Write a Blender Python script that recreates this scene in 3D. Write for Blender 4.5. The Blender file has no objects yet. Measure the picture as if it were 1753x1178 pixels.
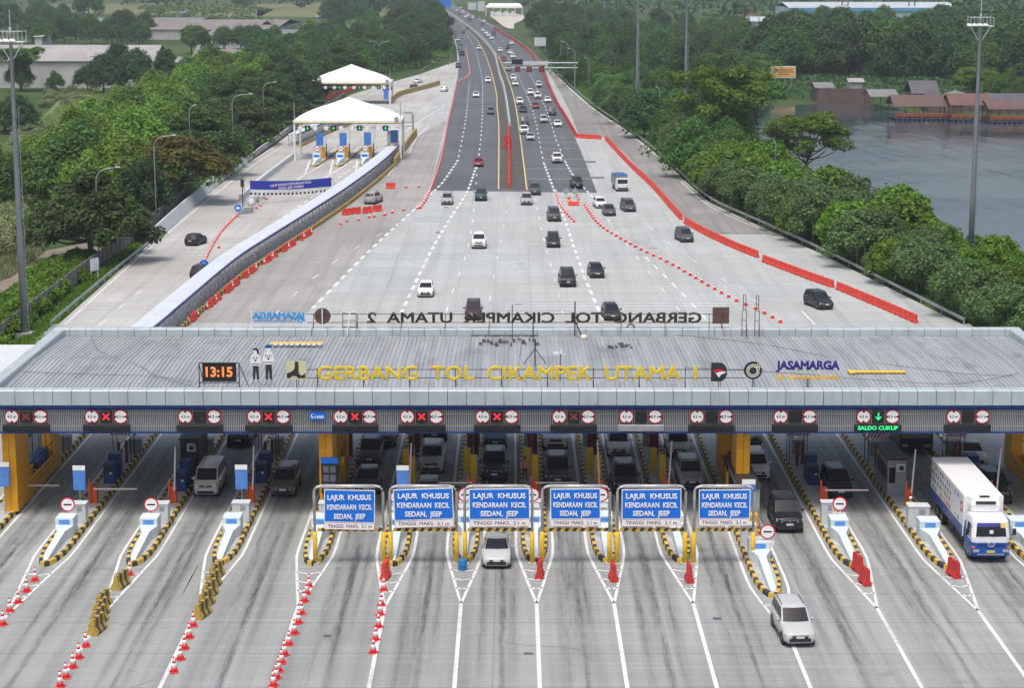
import bpy, math, random
from mathutils import Vector, Matrix
R = math.radians
rnd = random.Random(11)
scn = bpy.context.scene
col = scn.collection
# ------------------------------------------------------------ camera, sky, sun, exposure
FOC, CAMH = 3409.0, 36.0
TH = math.atan(659 / FOC)
cd = bpy.data.cameras.new('camera'); cam = bpy.data.objects.new('camera', cd); col.objects.link(cam)
cam.location = (0, 0, CAMH); cam.rotation_euler = (R(90) - TH, 0, 0)
cd.sensor_fit = 'HORIZONTAL'; cd.sensor_width = 36.0; cd.lens = 36.0 * FOC / 1753; cd.clip_start = 1; cd.clip_end = 20000
scn.camera = cam
SUN_EL, SUN_AZ = 70.0, 200.0           # high, a little behind the camera, under thin cloud
w = bpy.data.worlds.new('World'); scn.world = w; w.use_nodes = True
wn = w.node_tree.nodes; bg = wn['Background']
sky = wn.new('ShaderNodeTexSky'); sky.sky_type = 'NISHITA'; sky.sun_disc = False
sky.sun_elevation = R(SUN_EL); sky.sun_rotation = R(SUN_AZ); sky.air_density = 1.0; sky.dust_density = 5.5; sky.ozone_density = 0.6
w.node_tree.links.new(sky.outputs[0], bg.inputs[0]); bg.inputs[1].default_value = 0.15
sl = bpy.data.lights.new('sun', 'SUN'); sl.energy = 1.4; sl.angle = R(16); sl.color = (1, .98, .945)
so = bpy.data.objects.new('sun', sl); col.objects.link(so)
sv = Vector((math.sin(R(SUN_AZ)) * math.cos(R(SUN_EL)), math.cos(R(SUN_AZ)) * math.cos(R(SUN_EL)), math.sin(R(SUN_EL))))
so.rotation_euler = sv.to_track_quat('Z', 'Y').to_euler(); so.location = (0, 0, 120)
scn.view_settings.view_transform = 'Standard'; scn.view_settings.look = 'None'
scn.view_settings.exposure = 0.27; scn.view_settings.gamma = 1; scn.view_settings.use_curve_mapping = False
scn.cycles.max_bounces = 6; scn.cycles.diffuse_bounces = 3; scn.cycles.transparent_max_bounces = 8
scn.cycles.volume_bounces = 0; scn.cycles.use_denoising = True

def G(u, v, z=0.0):
    """point at height z that the survey photo shows at (u, v)"""
    a = (u - 876.5) / FOC; b = (v - 589) / FOC
    dy = math.cos(TH) - b * math.sin(TH); dz = -math.sin(TH) - b * math.cos(TH)
    t = (z - CAMH) / dz
    return Vector((a * t, dy * t, z))
def AT(u, v, y):
    """point in the upright plane at distance y"""
    a = (u - 876.5) / FOC; b = (v - 589) / FOC
    dy = math.cos(TH) - b * math.sin(TH); dz = -math.sin(TH) - b * math.cos(TH)
    t = y / dy
    return Vector((a * t, y, CAMH + dz * t))
# ------------------------------------------------------------ mesh helper
class MB:
    def __init__(s): s.v = []; s.f = []; s.mi = []; s.m = 0; s.sm = []; s.smooth = False; s.M = None
    def p(s, q):
        q = Vector(q)
        if s.M is not None: q = s.M @ q
        s.v.append(q); return len(s.v) - 1
    def face(s, idx): s.f.append(tuple(idx)); s.mi.append(s.m); s.sm.append(s.smooth)
    def poly(s, pts): s.face([s.p(q) for q in pts]); return s
    def box(s, x0, x1, y0, y1, z0, z1):
        i = [s.p(q) for q in ((x0,y0,z0),(x1,y0,z0),(x1,y1,z0),(x0,y1,z0),(x0,y0,z1),(x1,y0,z1),(x1,y1,z1),(x0,y1,z1))]
        for q in ((3,2,1,0),(4,5,6,7),(0,1,5,4),(1,2,6,5),(2,3,7,6),(3,0,4,7)): s.face([i[k] for k in q])
        return s
    def cbox(s, cx, cy, z0, dx, dy, dz): return s.box(cx-dx/2, cx+dx/2, cy-dy/2, cy+dy/2, z0, z0+dz)
    def bbox(s, x0, x1, y0, y1, z0, z1, b=.02):
        """box with bevelled upright and top edges"""
        def ring(d, z): return [(x0+d, y0+d+b, z),(x0+d+b, y0+d, z),(x1-d-b, y0+d, z),(x1-d, y0+d+b, z),(x1-d, y1-d-b, z),(x1-d-b, y1-d, z),(x0+d+b, y1-d, z),(x0+d, y1-d-b, z)]
        s.loft([ring(0, z0), ring(0, z1-b), ring(b*.7, z1)], cap=True); return s
    def loft(s, rings, closed=True, cap=False):
        ids = [[s.p(q) for q in r] for r in rings]
        n = len(ids[0])
        for a, b in zip(ids, ids[1:]):
            for k in range(n if closed else n-1):
                s.face((a[k], a[(k+1) % n], b[(k+1) % n], b[k]))
        if cap: s.face(ids[0][::-1]); s.face(ids[-1])
        return s
    def tube(s, pts, r, n=6, r2=None, cap=True):
        pts = [Vector(q) for q in pts]; rings = []
        for i, q in enumerate(pts):
            d = (pts[min(i+1, len(pts)-1)] - pts[max(i-1, 0)]).normalized()
            a = d.orthogonal().normalized() if abs(d.z) < .95 else (Vector((1,0,0)) - d*d.x).normalized()
            b = d.cross(a)
            rr = r if r2 is None else r + (r2-r)*i/(len(pts)-1)
            rings.append([q + a*math.cos(t)*rr + b*math.sin(t)*rr for t in [2*math.pi*k/n for k in range(n)]])
        return s.loft(rings, cap=cap)
    def lathe(s, prof, n=12, c=(0,0,0)):
        rings = [[(c[0]+r*math.cos(2*math.pi*k/n), c[1]+r*math.sin(2*math.pi*k/n), c[2]+z) for k in range(n)] for r, z in prof]
        return s.loft(rings, cap=True)
    def disc(s, c, r, axis='y', n=20, th=.03, sgn=-1):
        """thick disc in the xz (or yz) plane"""
        def ring(o, rr): return [((c[0]+rr*math.cos(t), c[1]+o, c[2]+rr*math.sin(t)) if axis == 'y' else (c[0]+o, c[1]+rr*math.cos(t), c[2]+rr*math.sin(t))) for t in [2*math.pi*k/n for k in range(n)]]
        return s.loft([ring(0, r), ring(sgn*th, r)], cap=True)
    def prism(s, pts, y0, y1):
        """outline in xz, extruded along y"""
        return s.loft([[(x, y0, z) for x, z in pts], [(x, y1, z) for x, z in pts]], cap=True)
    def prismx(s, pts, x0, x1):
        return s.loft([[(x0, y, z) for y, z in pts], [(x1, y, z) for y, z in pts]], cap=True)
    def sweep(s, path, prof, cap=True):
        """profile (offset to the right, z) along a ground path"""
        path = [Vector(q) for q in path]; rings = []
        for i, q in enumerate(path):
            d = (path[min(i+1, len(path)-1)] - path[max(i-1, 0)]); d.z = 0; d.normalize()
            r = Vector((d.y, -d.x, 0))
            rings.append([q + r*o + Vector((0,0,z)) for o, z in prof])
        return s.loft(rings, cap=cap)
    def build(s, name, mats, parent=None, loc=None, rz=0):
        me = bpy.data.meshes.new(name); me.from_pydata([tuple(q) for q in s.v], [], s.f)
        for m in (mats if isinstance(mats, (list, tuple)) else [mats]): me.materials.append(m)
        me.polygons.foreach_set('material_index', s.mi); me.polygons.foreach_set('use_smooth', s.sm)
        me.update()
        import bmesh
        bm = bmesh.new(); bm.from_mesh(me); bmesh.ops.recalc_face_normals(bm, faces=bm.faces); bm.to_mesh(me); bm.free()
        o = bpy.data.objects.new(name, me); col.objects.link(o)
        if parent: o.parent = parent
        if loc is not None: o.location = loc
        o.rotation_euler.z = rz
        return o
def tag(o, label=None, cat=None, group=None, kind=None):
    if label: o['label'] = label
    if cat: o['category'] = cat
    if group: o['group'] = group
    if kind: o['kind'] = kind
    return o
def empty(name, loc=(0,0,0), rz=0, label=None, cat=None, group=None):
    o = bpy.data.objects.new(name, None); col.objects.link(o); o.location = loc; o.rotation_euler.z = rz; o.empty_display_size = .2
    return tag(o, label, cat, group)
KIDS = {}
def kids(o):
    if o.name not in KIDS: KIDS[o.name] = list(o.children)
    return KIDS[o.name]
def dup(o, loc=None, rz=None, label=None, group=None, parent=None, paint=None):
    c = o.copy(); col.objects.link(c)
    if parent: c.parent = parent
    if loc is not None: c.location = loc
    if rz is not None: c.rotation_euler = (0, 0, rz)
    if label: c['label'] = label
    if group: c['group'] = group
    if paint and o.name.split('.')[0] in PAINTED: c.color = paint
    for ch in kids(o): dup(ch, parent=c, paint=paint)
    return c
PAINTED = {'body', 'car', 'van', 'truck', 'mirror', 'roof'}
_txt = {}
def text_mesh(s, size=1.0, bold=0.0, ext=.01, align='CENTER', sx=1.0, spacing=1.0):
    k = (s, size, bold, ext, align, sx, spacing)
    if k not in _txt:
        c = bpy.data.curves.new('lettering', 'FONT'); c.body = s; c.size = size; c.bevel_depth = bold; c.bevel_resolution = 0; c.extrude = ext
        c.align_x = align; c.align_y = 'CENTER'; c.space_character = spacing; c.space_line = 1.0; c.resolution_u = 3
        o = bpy.data.objects.new('lettering', c); col.objects.link(o)
        dg = bpy.context.evaluated_depsgraph_get(); me = bpy.data.meshes.new_from_object(o.evaluated_get(dg))
        bpy.data.objects.remove(o)
        for q in me.vertices: q.co.x *= sx
        _txt[k] = me
    return _txt[k]
def text(name, s, m, loc, size, parent=None, bold=0.0, ext=.01, width=None, back=False, spacing=1.0, tilt=0):
    """upright lettering facing -y (or +y)"""
    sx = 1.0
    if width:
        me = text_mesh(s, size, bold, ext, 'CENTER', 1.0, spacing); xs = [q.co.x for q in me.vertices]; sx = width / (max(xs) - min(xs))
    me = text_mesh(s, size, bold, ext, 'CENTER', sx, spacing).copy(); me.materials.clear(); me.materials.append(m)
    xs = [q.co.x for q in me.vertices]; mid = (max(xs) + min(xs)) / 2
    for q in me.vertices: q.co.x -= mid
    o = bpy.data.objects.new(name, me); col.objects.link(o)
    if parent: o.parent = parent
    o.location = loc; o.rotation_euler = (R(90), R(tilt), R(180) if back else 0)
    return o
# ------------------------------------------------------------ materials
MT = {}
class NT:
    def __init__(s, name):
        s.mat = bpy.data.materials.new(name); s.mat.use_nodes = True; s.t = s.mat.node_tree; s.b = s.t.nodes['Principled BSDF']
    def n(s, typ, ins=None, **at):
        x = s.t.nodes.new('ShaderNode' + typ)
        for k, q in at.items(): setattr(x, k, q)
        for k, q in (ins or {}).items():
            if isinstance(q, bpy.types.NodeSocket): s.t.links.new(q, x.inputs[k])
            else: x.inputs[k].default_value = q
        return x
    def math(s, op, a, b=0.0, clamp=False): return s.n('Math', {0: a, 1: b}, operation=op, use_clamp=clamp).outputs[0]
    def mix(s, f, a, b, typ='MIX'):
        x = s.n('Mix', {0: f}, data_type='RGBA', blend_type=typ)
        for k, q in ((6, a), (7, b)):
            if isinstance(q, bpy.types.NodeSocket): s.t.links.new(q, x.inputs[k])
            else: x.inputs[k].default_value = (*q[:3], 1)
        return x.outputs[2]
    def ramp(s, f, a, b):
        return s.n('MapRange', {0: f, 1: a, 2: b, 3: 0.0, 4: 1.0}, clamp=True).outputs[0]
    def obj(s): return s.n('TexCoord').outputs['Object']
    def scale(s, vec, x, y, z):
        return s.n('VectorMath', {0: vec, 1: (x, y, z)}, operation='MULTIPLY').outputs[0]
    def noise(s, vec, sc, det=4, rough=.55): return s.n('TexNoise', {'Vector': vec, 'Scale': sc, 'Detail': det, 'Roughness': rough}).outputs[0]
    def set(s, **k):
        for a, q in k.items():
            i = s.b.inputs[a.replace('_', ' ')]
            if isinstance(q, bpy.types.NodeSocket): s.t.links.new(q, i)
            else: i.default_value = (*q, 1) if isinstance(q, tuple) and len(q) == 3 else q
        return s.mat
def mat(name, c, rough=.6, metal=0.0, var=.15, sc=2.0, dirt=None, dirt_amt=.4, coat=0.0, spec=.4, emit=None, es=1.0, bump=0.0):
    if name in MT: return MT[name]
    t = NT(name); o = t.obj()
    n = t.noise(o, sc, 5)
    k = t.ramp(n, .3, .7)
    cc = t.mix(k, tuple(q*(1-var) for q in c), tuple(min(1, q*(1+var)) for q in c))
    if dirt:
        n2 = t.noise(t.scale(o, 1, 1, .35), sc*2.3, 6, .65)
        cc = t.mix(t.math('MULTIPLY', t.ramp(n2, .5, .75), dirt_amt), cc, dirt)
    t.set(Base_Color=cc, Roughness=rough, Metallic=metal, Coat_Weight=coat, Specular_IOR_Level=spec)
    if emit: t.set(Emission_Color=emit, Emission_Strength=es)
    if bump:
        b = t.n('Bump', {'Height': n, 'Strength': bump, 'Distance': .05}); t.t.links.new(b.outputs[0], t.b.inputs['Normal'])
    MT[name] = t.mat; return t.mat
# ground surfaces: metres in object space
def concrete(name, base, joint_x, joint_y, x_off=0.0, streak=.5, tint=.10, warm=(.30,.28,.25)):
    t = NT(name); o = t.obj(); s = t.n('SeparateXYZ', {0: o}); X, Y = s.outputs[0], s.outputs[1]
    ux = t.math('DIVIDE', t.math('ADD', X, x_off), joint_x); uy = t.math('DIVIDE', Y, joint_y)
    cell = t.n('CombineXYZ', {0: t.math('FLOOR', ux), 1: t.math('FLOOR', uy), 2: 0.0}).outputs[0]
    wn_ = t.n('TexWhiteNoise', {'Vector': cell}).outputs[0]
    c = t.mix(wn_, tuple(q*(1-tint) for q in base), tuple(q*(1+tint) for q in base))
    big = t.noise(o, .035, 4); c = t.mix(t.ramp(big, .42, .68), c, warm, 'MIX')
    st = t.noise(t.scale(o, .9, .018, 1), 1.0, 5, .6)
    c = t.mix(t.math('MULTIPLY', t.ramp(st, .45, .75), streak), c, tuple(q*.42 for q in base))
    tr = t.noise(t.scale(o, .05, 1.6, 1), 1.0, 4, .6)
    c = t.mix(t.math('MULTIPLY', t.ramp(tr, .5, .8), .35), c, tuple(q*.66 for q in base))
    tr2 = t.noise(t.scale(o, .03, 1.1, 1), 1.7, 4, .6)
    c = t.mix(t.math('MULTIPLY', t.ramp(tr2, .5, .8), .4), c, tuple(min(1, q*1.3) for q in base))
    sp = t.noise(o, 3.0, 6, .7); c = t.mix(t.math('MULTIPLY', t.ramp(sp, .35, .8), .3), c, tuple(q*.7 for q in base))
    spot = t.noise(o, .55, 3, .5); c = t.mix(t.math('MULTIPLY', t.ramp(spot, .66, .74), .35), c, tuple(q*.45 for q in base))
    jx = t.math('LESS_THAN', t.math('FRACT', ux), .045/joint_x); jy = t.math('LESS_THAN', t.math('FRACT', uy), .07/joint_y)
    j = t.math('MAXIMUM', jx, jy)
    c = t.mix(t.math('MULTIPLY', j, .55), c, tuple(q*.3 for q in base))
    return t.set(Base_Color=c, Roughness=.85, Specular_IOR_Level=.25)
M_plaza = concrete('plaza_concrete', (.335,.356,.345), 60.0, 5.0, 1.0, .75, .06, (.262,.272,.258))
M_mid = concrete('apron_concrete', (.405,.432,.422), 4.0, 6.0, 2.0, .35, .09, (.41,.415,.405))
M_old = concrete('apron_concrete_old', (.335,.33,.315), 4.0, 5.0, 2.0, .4, .09, (.28,.27,.245))
M_shoulder = concrete('shoulder_concrete', (.29,.285,.27), 4.0, 5.0, 2.0, .6, .10, (.20,.19,.175))
M_ramp = concrete('ramp_concrete', (.46,.46,.44), 3.8, 5.0, 0.0, .45, .09, (.36,.345,.31))
def asphalt():
    t = NT('asphalt'); o = t.obj()
    c = t.mix(t.ramp(t.noise(o, .06, 4), .35, .7), (.086,.097,.104), (.120,.131,.137))
    st = t.noise(t.scale(o, .8, .008, 1), 1.0, 4); c = t.mix(t.math('MULTIPLY', t.ramp(st, .45, .75), .5), c, (.145,.155,.158))
    c = t.mix(t.math('MULTIPLY', t.ramp(t.noise(o, 2.5, 6, .7), .4, .8), .4), c, (.06,.065,.074))
    return t.set(Base_Color=c, Roughness=.8, Specular_IOR_Level=.3)
M_asphalt = asphalt()
def paint_mat(name, c, worn=.55, under=(.3,.3,.3)):
    t = NT(name); o = t.obj()
    n = t.noise(o, 4.0, 6, .7); n2 = t.noise(t.scale(o, 1, .15, 1), 1.2, 4)
    f = t.math('MULTIPLY', t.ramp(t.math('ADD', n, t.math('MULTIPLY', n2, .8)), .85, 1.25), worn)
    return t.set(Base_Color=t.mix(f, c, under), Roughness=.7)
M_white = paint_mat('road_paint_white', (.70,.70,.69), .85); M_faint = paint_mat('road_paint_worn', (.74,.74,.73), .55, (.42,.42,.41)); M_yellow = paint_mat('road_paint_yellow', (.70,.52,.20))
def stain():
    t = NT('tyre_stain'); tc = t.n('TexCoord'); o = tc.outputs['Object']
    u = t.n('SeparateXYZ', {0: tc.outputs['Generated']}); gx = u.outputs[0]; gy = u.outputs[1]
    edge = t.math('SUBTRACT', 1.0, t.math('ABSOLUTE', t.math('MULTIPLY', t.math('SUBTRACT', gx, .5), 2.0)))
    ends = t.math('MULTIPLY', t.math('MULTIPLY', gy, t.math('SUBTRACT', 1.0, gy)), 4.0)
    n = t.noise(t.scale(o, 2.2, .10, 1), 1.0, 6, .65)
    a = t.math('MULTIPLY', t.math('MULTIPLY', t.ramp(edge, 0, .9), t.ramp(ends, 0, .8)), t.ramp(n, .3, .75))
    n3 = t.noise(t.scale(o, 3.5, .5, 1), 1.3, 5, .7)
    a = t.math('MULTIPLY', a, t.ramp(n3, .2, .6))
    t.set(Base_Color=(.07,.07,.072), Roughness=.7, Alpha=t.math('MULTIPLY', a, .66)); return t.mat
M_stain = stain()
# general palette
m_steel = mat('galvanised_steel', (.42,.44,.46), .45, .6, .12, 3, (.22,.2,.18), .4)
m_grey = mat('grey_paint', (.30,.32,.34), .55, 0, .12, 2, (.15,.14,.13), .4)
m_lgrey = mat('light_grey_paint', (.58,.61,.62), .55, 0, .06, 1.5, (.33,.33,.32), .35)
m_dark = mat('dark_metal', (.035,.036,.04), .5, .2, .2)
m_black = mat('black_rubber', (.02,.02,.021), .7, 0, .2)
m_yel = mat('yellow_paint', (.80,.50,.03), .5, 0, .1, 2, (.2,.15,.08), .45)
m_blk = mat('black_paint', (.03,.03,.032), .6, 0, .2, 3, (.2,.18,.15), .4)
m_kyel = mat('kerb_yellow', (.66,.43,.05), .65, 0, .2, 2, (.13,.11,.08), .8)
m_kblk = mat('kerb_black', (.035,.034,.034), .7, 0, .25, 3, (.22,.2,.17), .5)
m_block = mat('pale_blue_concrete', (.60,.69,.72), .65, 0, .05, 1.4, (.36,.38,.38), .45)
m_isl = mat('island_concrete', (.42,.43,.43), .8, 0, .12, 1.5, (.2,.19,.18), .5)
m_red = mat('red_plastic', (.52,.03,.025), .5, 0, .12, 3, (.28,.06,.05), .4)
m_orange = mat('orange_red_plastic', (.70,.055,.032), .55, 0, .16, 1.2, (.38,.05,.04), .5)
m_cone = mat('cone_red', (.70,.04,.04), .5, 0, .12, 3)
m_wht = mat('white_plastic', (.78,.78,.77), .5, 0, .05, 3, (.5,.48,.46), .3)
m_mach = mat('machine_blue', (.014,.055,.19), .45, 0, .15, 1.5, (.05,.06,.08), .3)
m_gate = mat('gate_machine_orange', (.62,.09,.02), .5, 0, .12, 2, (.25,.06,.03), .3)
m_maroon = mat('maroon_paint', (.16,.018,.02), .5, 0, .15, 2)
m_colyel = mat('amber_cladding', (.78,.36,.012), .4, 0, .05, .8, (.3,.16,.03), .25)
m_sblue = mat('sign_blue', (.004,.16,.68), .4, 0, .05, 1, (.02,.1,.4), .2)
m_swht = mat('sign_white', (.82,.82,.82), .45, 0, .03, 1)
m_sred = mat('sign_red', (.55,.015,.03), .45, 0, .06, 2)
m_screen = mat('display_black', (.013,.014,.016), .35, 0, .2, 3)
m_ledg = mat('led_green', (.02,.5,.18), .5, emit=(.03,1,.3), es=.65)
m_ledr = mat('led_red', (.5,.02,.03), .5, emit=(1,.02,.05), es=.5)
m_ledd = mat('led_dim_red', (.16,.03,.03), .6, emit=(.5,.02,.03), es=.12)
m_ledo = mat('led_orange', (.6,.16,.04), .5, emit=(1,.28,.07), es=.6)
m_skin = mat('skin', (.33,.18,.11), .6)
# ------------------------------------------------------------ ground, roads, markings
def sheet(name, pts, m, z, kind='structure', name2=None):
    b = MB(); b.poly([(q[0], q[1], z) for q in pts]); o = b.build(name, m)
    import bmesh
    bm = bmesh.new(); bm.from_mesh(o.data); bmesh.ops.triangulate(bm, faces=bm.faces)
    for f in bm.faces:
        if f.normal.z < 0: f.normal_flip()
    bm.to_mesh(o.data); bm.free()
    o['kind'] = kind; return o
def px(pts): return [G(u, v) for u, v in pts]
def ground_mat():
    t = NT('grassland'); o = t.obj()
    a = t.noise(o, .012, 4); c = t.mix(t.ramp(a, .4, .62), (.045,.08,.024), (.085,.12,.04))
    b = t.noise(o, .09, 5); c = t.mix(t.math('MULTIPLY', t.ramp(b, .45, .7), .7), c, (.045,.085,.02))
    d = t.noise(o, .03, 4); c = t.mix(t.math('MULTIPLY', t.ramp(d, .62, .72), .6), c, (.19,.16,.11))
    e = t.noise(o, 1.5, 6, .7); c = t.mix(t.math('MULTIPLY', t.ramp(e, .4, .75), .6), c, (.03,.055,.015))
    return t.set(Base_Color=c, Roughness=.95, Specular_IOR_Level=.1)
M_grass = ground_mat()
def simple_field(name, c1, c2, sc=.2, stripes=0):
    t = NT(name); o = t.obj(); c = t.mix(t.ramp(t.noise(o, sc, 5), .3, .7), c1, c2)
    c = t.mix(t.math('MULTIPLY', t.ramp(t.noise(o, sc*9, 5, .7), .4, .75), .55), c, tuple(q*.55 for q in c1))
    return t.set(Base_Color=c, Roughness=.95, Specular_IOR_Level=.1)
sheet('ground', [(-3000, -50), (3000, -50), (3000, 7000), (-3000, 7000)], M_grass, -.30)
M_soil = simple_field('bare_soil', (.20,.165,.13), (.28,.24,.19), .3)
M_meadow = simple_field('meadow', (.13,.19,.055), (.22,.25,.10), .08)
M_paddy = simple_field('paddy', (.07,.17,.03), (.10,.20,.05), .03)
M_dryf = simple_field('dry_field', (.15,.17,.07), (.20,.19,.10), .02)
sheet('field', px([(-90,300),(60,210),(150,120),(190,125),(150,190),(110,240),(20,330),(-90,420)]), M_meadow, -.27)
sheet('field', px([(600,70),(660,68),(670,45),(640,28),(575,42)]), M_paddy, -.27)
sheet('field', px([(60,18),(440,30),(470,14),(300,4),(60,6)]), M_dryf, -.27)
sheet('field', px([(440,26),(640,30),(690,14),(560,2),(440,6)]), M_dryf, -.27)
sheet('path', px([(-60,500),(20,470),(80,425),(150,412),(190,430),(120,450),(60,482),(-60,560)]), M_soil, -.27)
sheet('ground_bank', px([(1225,92),(1260,120),(1290,95),(1250,88)]), M_paddy, -.27)
# paved areas
sheet('toll_plaza', [(-46, 60), (46, 60), (46, 197), (-46, 197)], M_plaza, 0.0)
sheet('old_apron', px([(322,553),(412,474),(548,384),(666,296),(712,234),(764,205),(735,326),(700,368),(640,423),(540,520),(510,553)]), M_old, .007)
sheet('shoulder', px([(932,111),(952,145),(975,190),(992,232),(1040,236),(1075,268),(1120,315),(1172,374),(1215,401),(1333,401),(1300,389),(1215,349),(1165,305),(1120,264),(1068,224),(1010,182),(965,142)]), M_shoulder, .007)
LEFT_EDGE = [(72,592),(100,555),(262,412),(330,352),(420,282),(470,248),(505,222),(545,192),(600,162),(660,143),(720,126),(770,108)]
RIGHT_EDGE = [(1648,556),(1500,482),(1400,432),(1300,387),(1215,347),(1165,303),(1120,262),(1068,222),(1010,180),(965,140),(932,108)]
sheet('apron', [(-46,197),(46,197)] + px(RIGHT_EDGE + [(788,108)] + [(783,135),(766,215),(735,326),(690,266),(317,556)]), M_mid, .002) if 0 else None
apron = px([(317,553),(410,472),(546,382),(664,294),(712,232)]+[(752,150),(783,128),(800,108)]) + px(RIGHT_EDGE[::-1])
sheet('apron', [(-46,190),(-30,190)] + apron + [(46,190)], M_mid, .004)
sheet('ramp_road', px(LEFT_EDGE + [(800,100),(783,128),(752,150),(712,232),(664,294),(546,382),(410,472),(317,553),(270,610)]), M_ramp, .004)
YL = [(853.5,323.6),(854,215),(851,184),(850,161),(842,126),(830,90),(822,76),(812,63),(791,42),(771,25),(754,14),(738,3)]
YR = [(902,325),(889.4,225),(881,172),(873,144),(864,120.5),(856,102),(845.6,87),(829,68),(812,51),(788,32),(762,15),(744,3)]
AS_L = [(735,326),(766,215),(783,135),(784,115),(782,95),(777,65),(766,50),(752,30),(738,14),(722,2)]
AS_R = [(1022,330),(985,236),(940,140),(930,108),(905,80),(878,62),(840,40),(806,22),(778,8),(760,-4)]
def smooth(pts, n=4):
    out = []
    for i in range(len(pts)-1):
        p0, p1, p2, p3 = [Vector(pts[max(0, min(len(pts)-1, k))]) for k in (i-1, i, i+1, i+2)]
        for k in range(n):
            t = k/n
            out.append(.5*((2*p1)+(p2-p0)*t+(2*p0-5*p1+4*p2-p3)*t*t+(3*p1-p0-3*p2+p3)*t**3))
    out.append(Vector(pts[-1])); return out
def wpath(pts, n=4): return smooth(px(pts), n)
# asphalt as a strip with enough rungs to follow the bend
def strip(name, A, B, m, z):
    def resample(P, k):
        d = [0]
        for a, b in zip(P, P[1:]): d.append(d[-1]+(b-a).length)
        out = []
        for i in range(k):
            t = d[-1]*i/(k-1); j = 0
            while j < len(d)-2 and d[j+1] < t: j += 1
            f = (t-d[j])/max(1e-6, d[j+1]-d[j]); out.append(P[j].lerp(P[j+1], f))
        return out
    a, b = resample(A, 40), resample(B, 40); mb = MB()
    ia = [mb.p((q.x, q.y, z)) for q in a]; ib = [mb.p((q.x, q.y, z)) for q in b]
    for k in range(39): mb.face((ia[k], ib[k], ib[k+1], ia[k+1]))
    o = mb.build(name, m); o['kind'] = 'structure'; return o
strip('highway', wpath(AS_L), wpath(AS_R), M_asphalt, .010)
M_med = simple_field('median_asphalt', (.085,.085,.08), (.12,.115,.105), .2)
strip('median_strip', wpath(YL), wpath(YR), M_med, .016)
class Lines:
    def __init__(s, m, z): s.b = MB(); s.m = m; s.z = z
    def seg(s, a, b, wd):
        a, b = Vector(a), Vector(b); d = (b-a); d.z = 0
        if d.length < 1e-4: return
        d.normalize(); r = Vector((d.y, -d.x, 0))*wd/2
        s.b.poly([(q.x, q.y, s.z) for q in (a-r, a+r, b+r, b-r)])
    def path(s, P, wd):
        P = [Vector(q) for q in P]; L, Rr = [], []
        for i, q in enumerate(P):
            d = P[min(i+1, len(P)-1)]-P[max(i-1, 0)]; d.z = 0; d.normalize(); r = Vector((d.y, -d.x, 0))*wd/2
            L.append(s.b.p((q.x-r.x, q.y-r.y, s.z))); Rr.append(s.b.p((q.x+r.x, q.y+r.y, s.z)))
        for k in range(len(P)-1): s.b.face((L[k], Rr[k], Rr[k+1], L[k+1]))
    def dash(s, P, wd, on, off, start=0.0):
        t = -start; tot = 0
        for a, b in zip(P, P[1:]):
            Ls = (b-a).length; d = (b-a)/max(Ls, 1e-6); x = 0
            while x < Ls:
                ph = (tot+x+start) % (on+off)
                if ph < on: e = min(Ls, x+on-ph); s.seg(a+d*x, a+d*e, wd); x = e+1e-4
                else: x = min(Ls, x+(on+off)-ph)+1e-4
            tot += Ls
    def done(s, name='road_marking'):
        o = s.b.build(name, s.m)
        for p in o.data.polygons: pass
        o['kind'] = 'structure'; return o
YEL = Lines(M_yellow, .024)
YEL.path(wpath(YL), .21); YEL.path(wpath(YR), .21); YEL.done()
LM = Lines(M_white, .024)
LM.path(wpath([(785,118),(783.7,95),(777.7,64.5),(767.5,51),(752,31),(737,13)]), .25)
LM.path(wpath([(925,112),(900,80),(873,62),(836,40),(802,22),(775,8)]), .25)
LM.dash(wpath([(803.7,138.5),(798.6,193),(794,223),(789,249),(784,274)]), .22, 4, 6.5)
LM.dash(wpath([(784,274),(762,306.6),(746.8,323.6),(700,367),(640,422),(535,528)]), .38, 3, 2.2)
LM.dash(wpath([(790,45),(805,68),(814,85),(825,133),(826,172.5),(825,211.5),(820.7,259),(815,286)]), .22, 4, 6.5)
LM.dash(wpath([(815,286),(799.4,328.7),(770,375),(738,430),(686,538)]), .38, 3, 2.2)
LM.dash(wpath([(817,286),(814.7,318),(812,350),(806,400),(793,450),(775,500),(760,548)]), .16, 3, 9)
LM.dash(wpath([(838,62),(858,85),(875,105),(883,119),(889.4,133),(901,160.6),(910,182.6),(916.6,206),(925,250.6),(931,279.4)]), .22, 4, 6.5)
LM.dash(wpath([(931,279),(949,327),(968,380),(985,430),(1003,480),(1036,556)]), .38, 3, 2.2)
LM.dash(wpath([(852,60),(872,82),(890,103),(901.7,119),(910.6,133),(920,154),(932.7,181),(942,206),(952,238.7),(957,250.6),(967,275)]), .22, 4, 6.5)
LM.dash(wpath([(967.5,276),(981,300),(1005,327),(1022,345)]), .34, 3, 2.2)
LM.dash(wpath([(917,340),(925,383),(936,430),(950,480),(965,545)]), .16, 3, 8)
LM.dash(wpath([(1105,440),(1180,515),(1215,556)]), .25, 3.2, 3.5)
LM.dash(wpath([(1040,375),(1090,440),(1150,515),(1175,550)]), .15, 3, 9)
LM.dash(wpath([(1085,365),(1150,420),(1240,480),(1330,540)]), .15, 3, 12)
LM.dash(wpath([(870,340),(862,390),(850,450),(832,548)]), .12, 3, 12)
LM.dash(wpath([(690,380),(600,430),(520,490),(470,540)]), .15, 3, 9)
LM.dash(wpath([(720,120),(752,98)]), .2, 3, 5)
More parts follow.
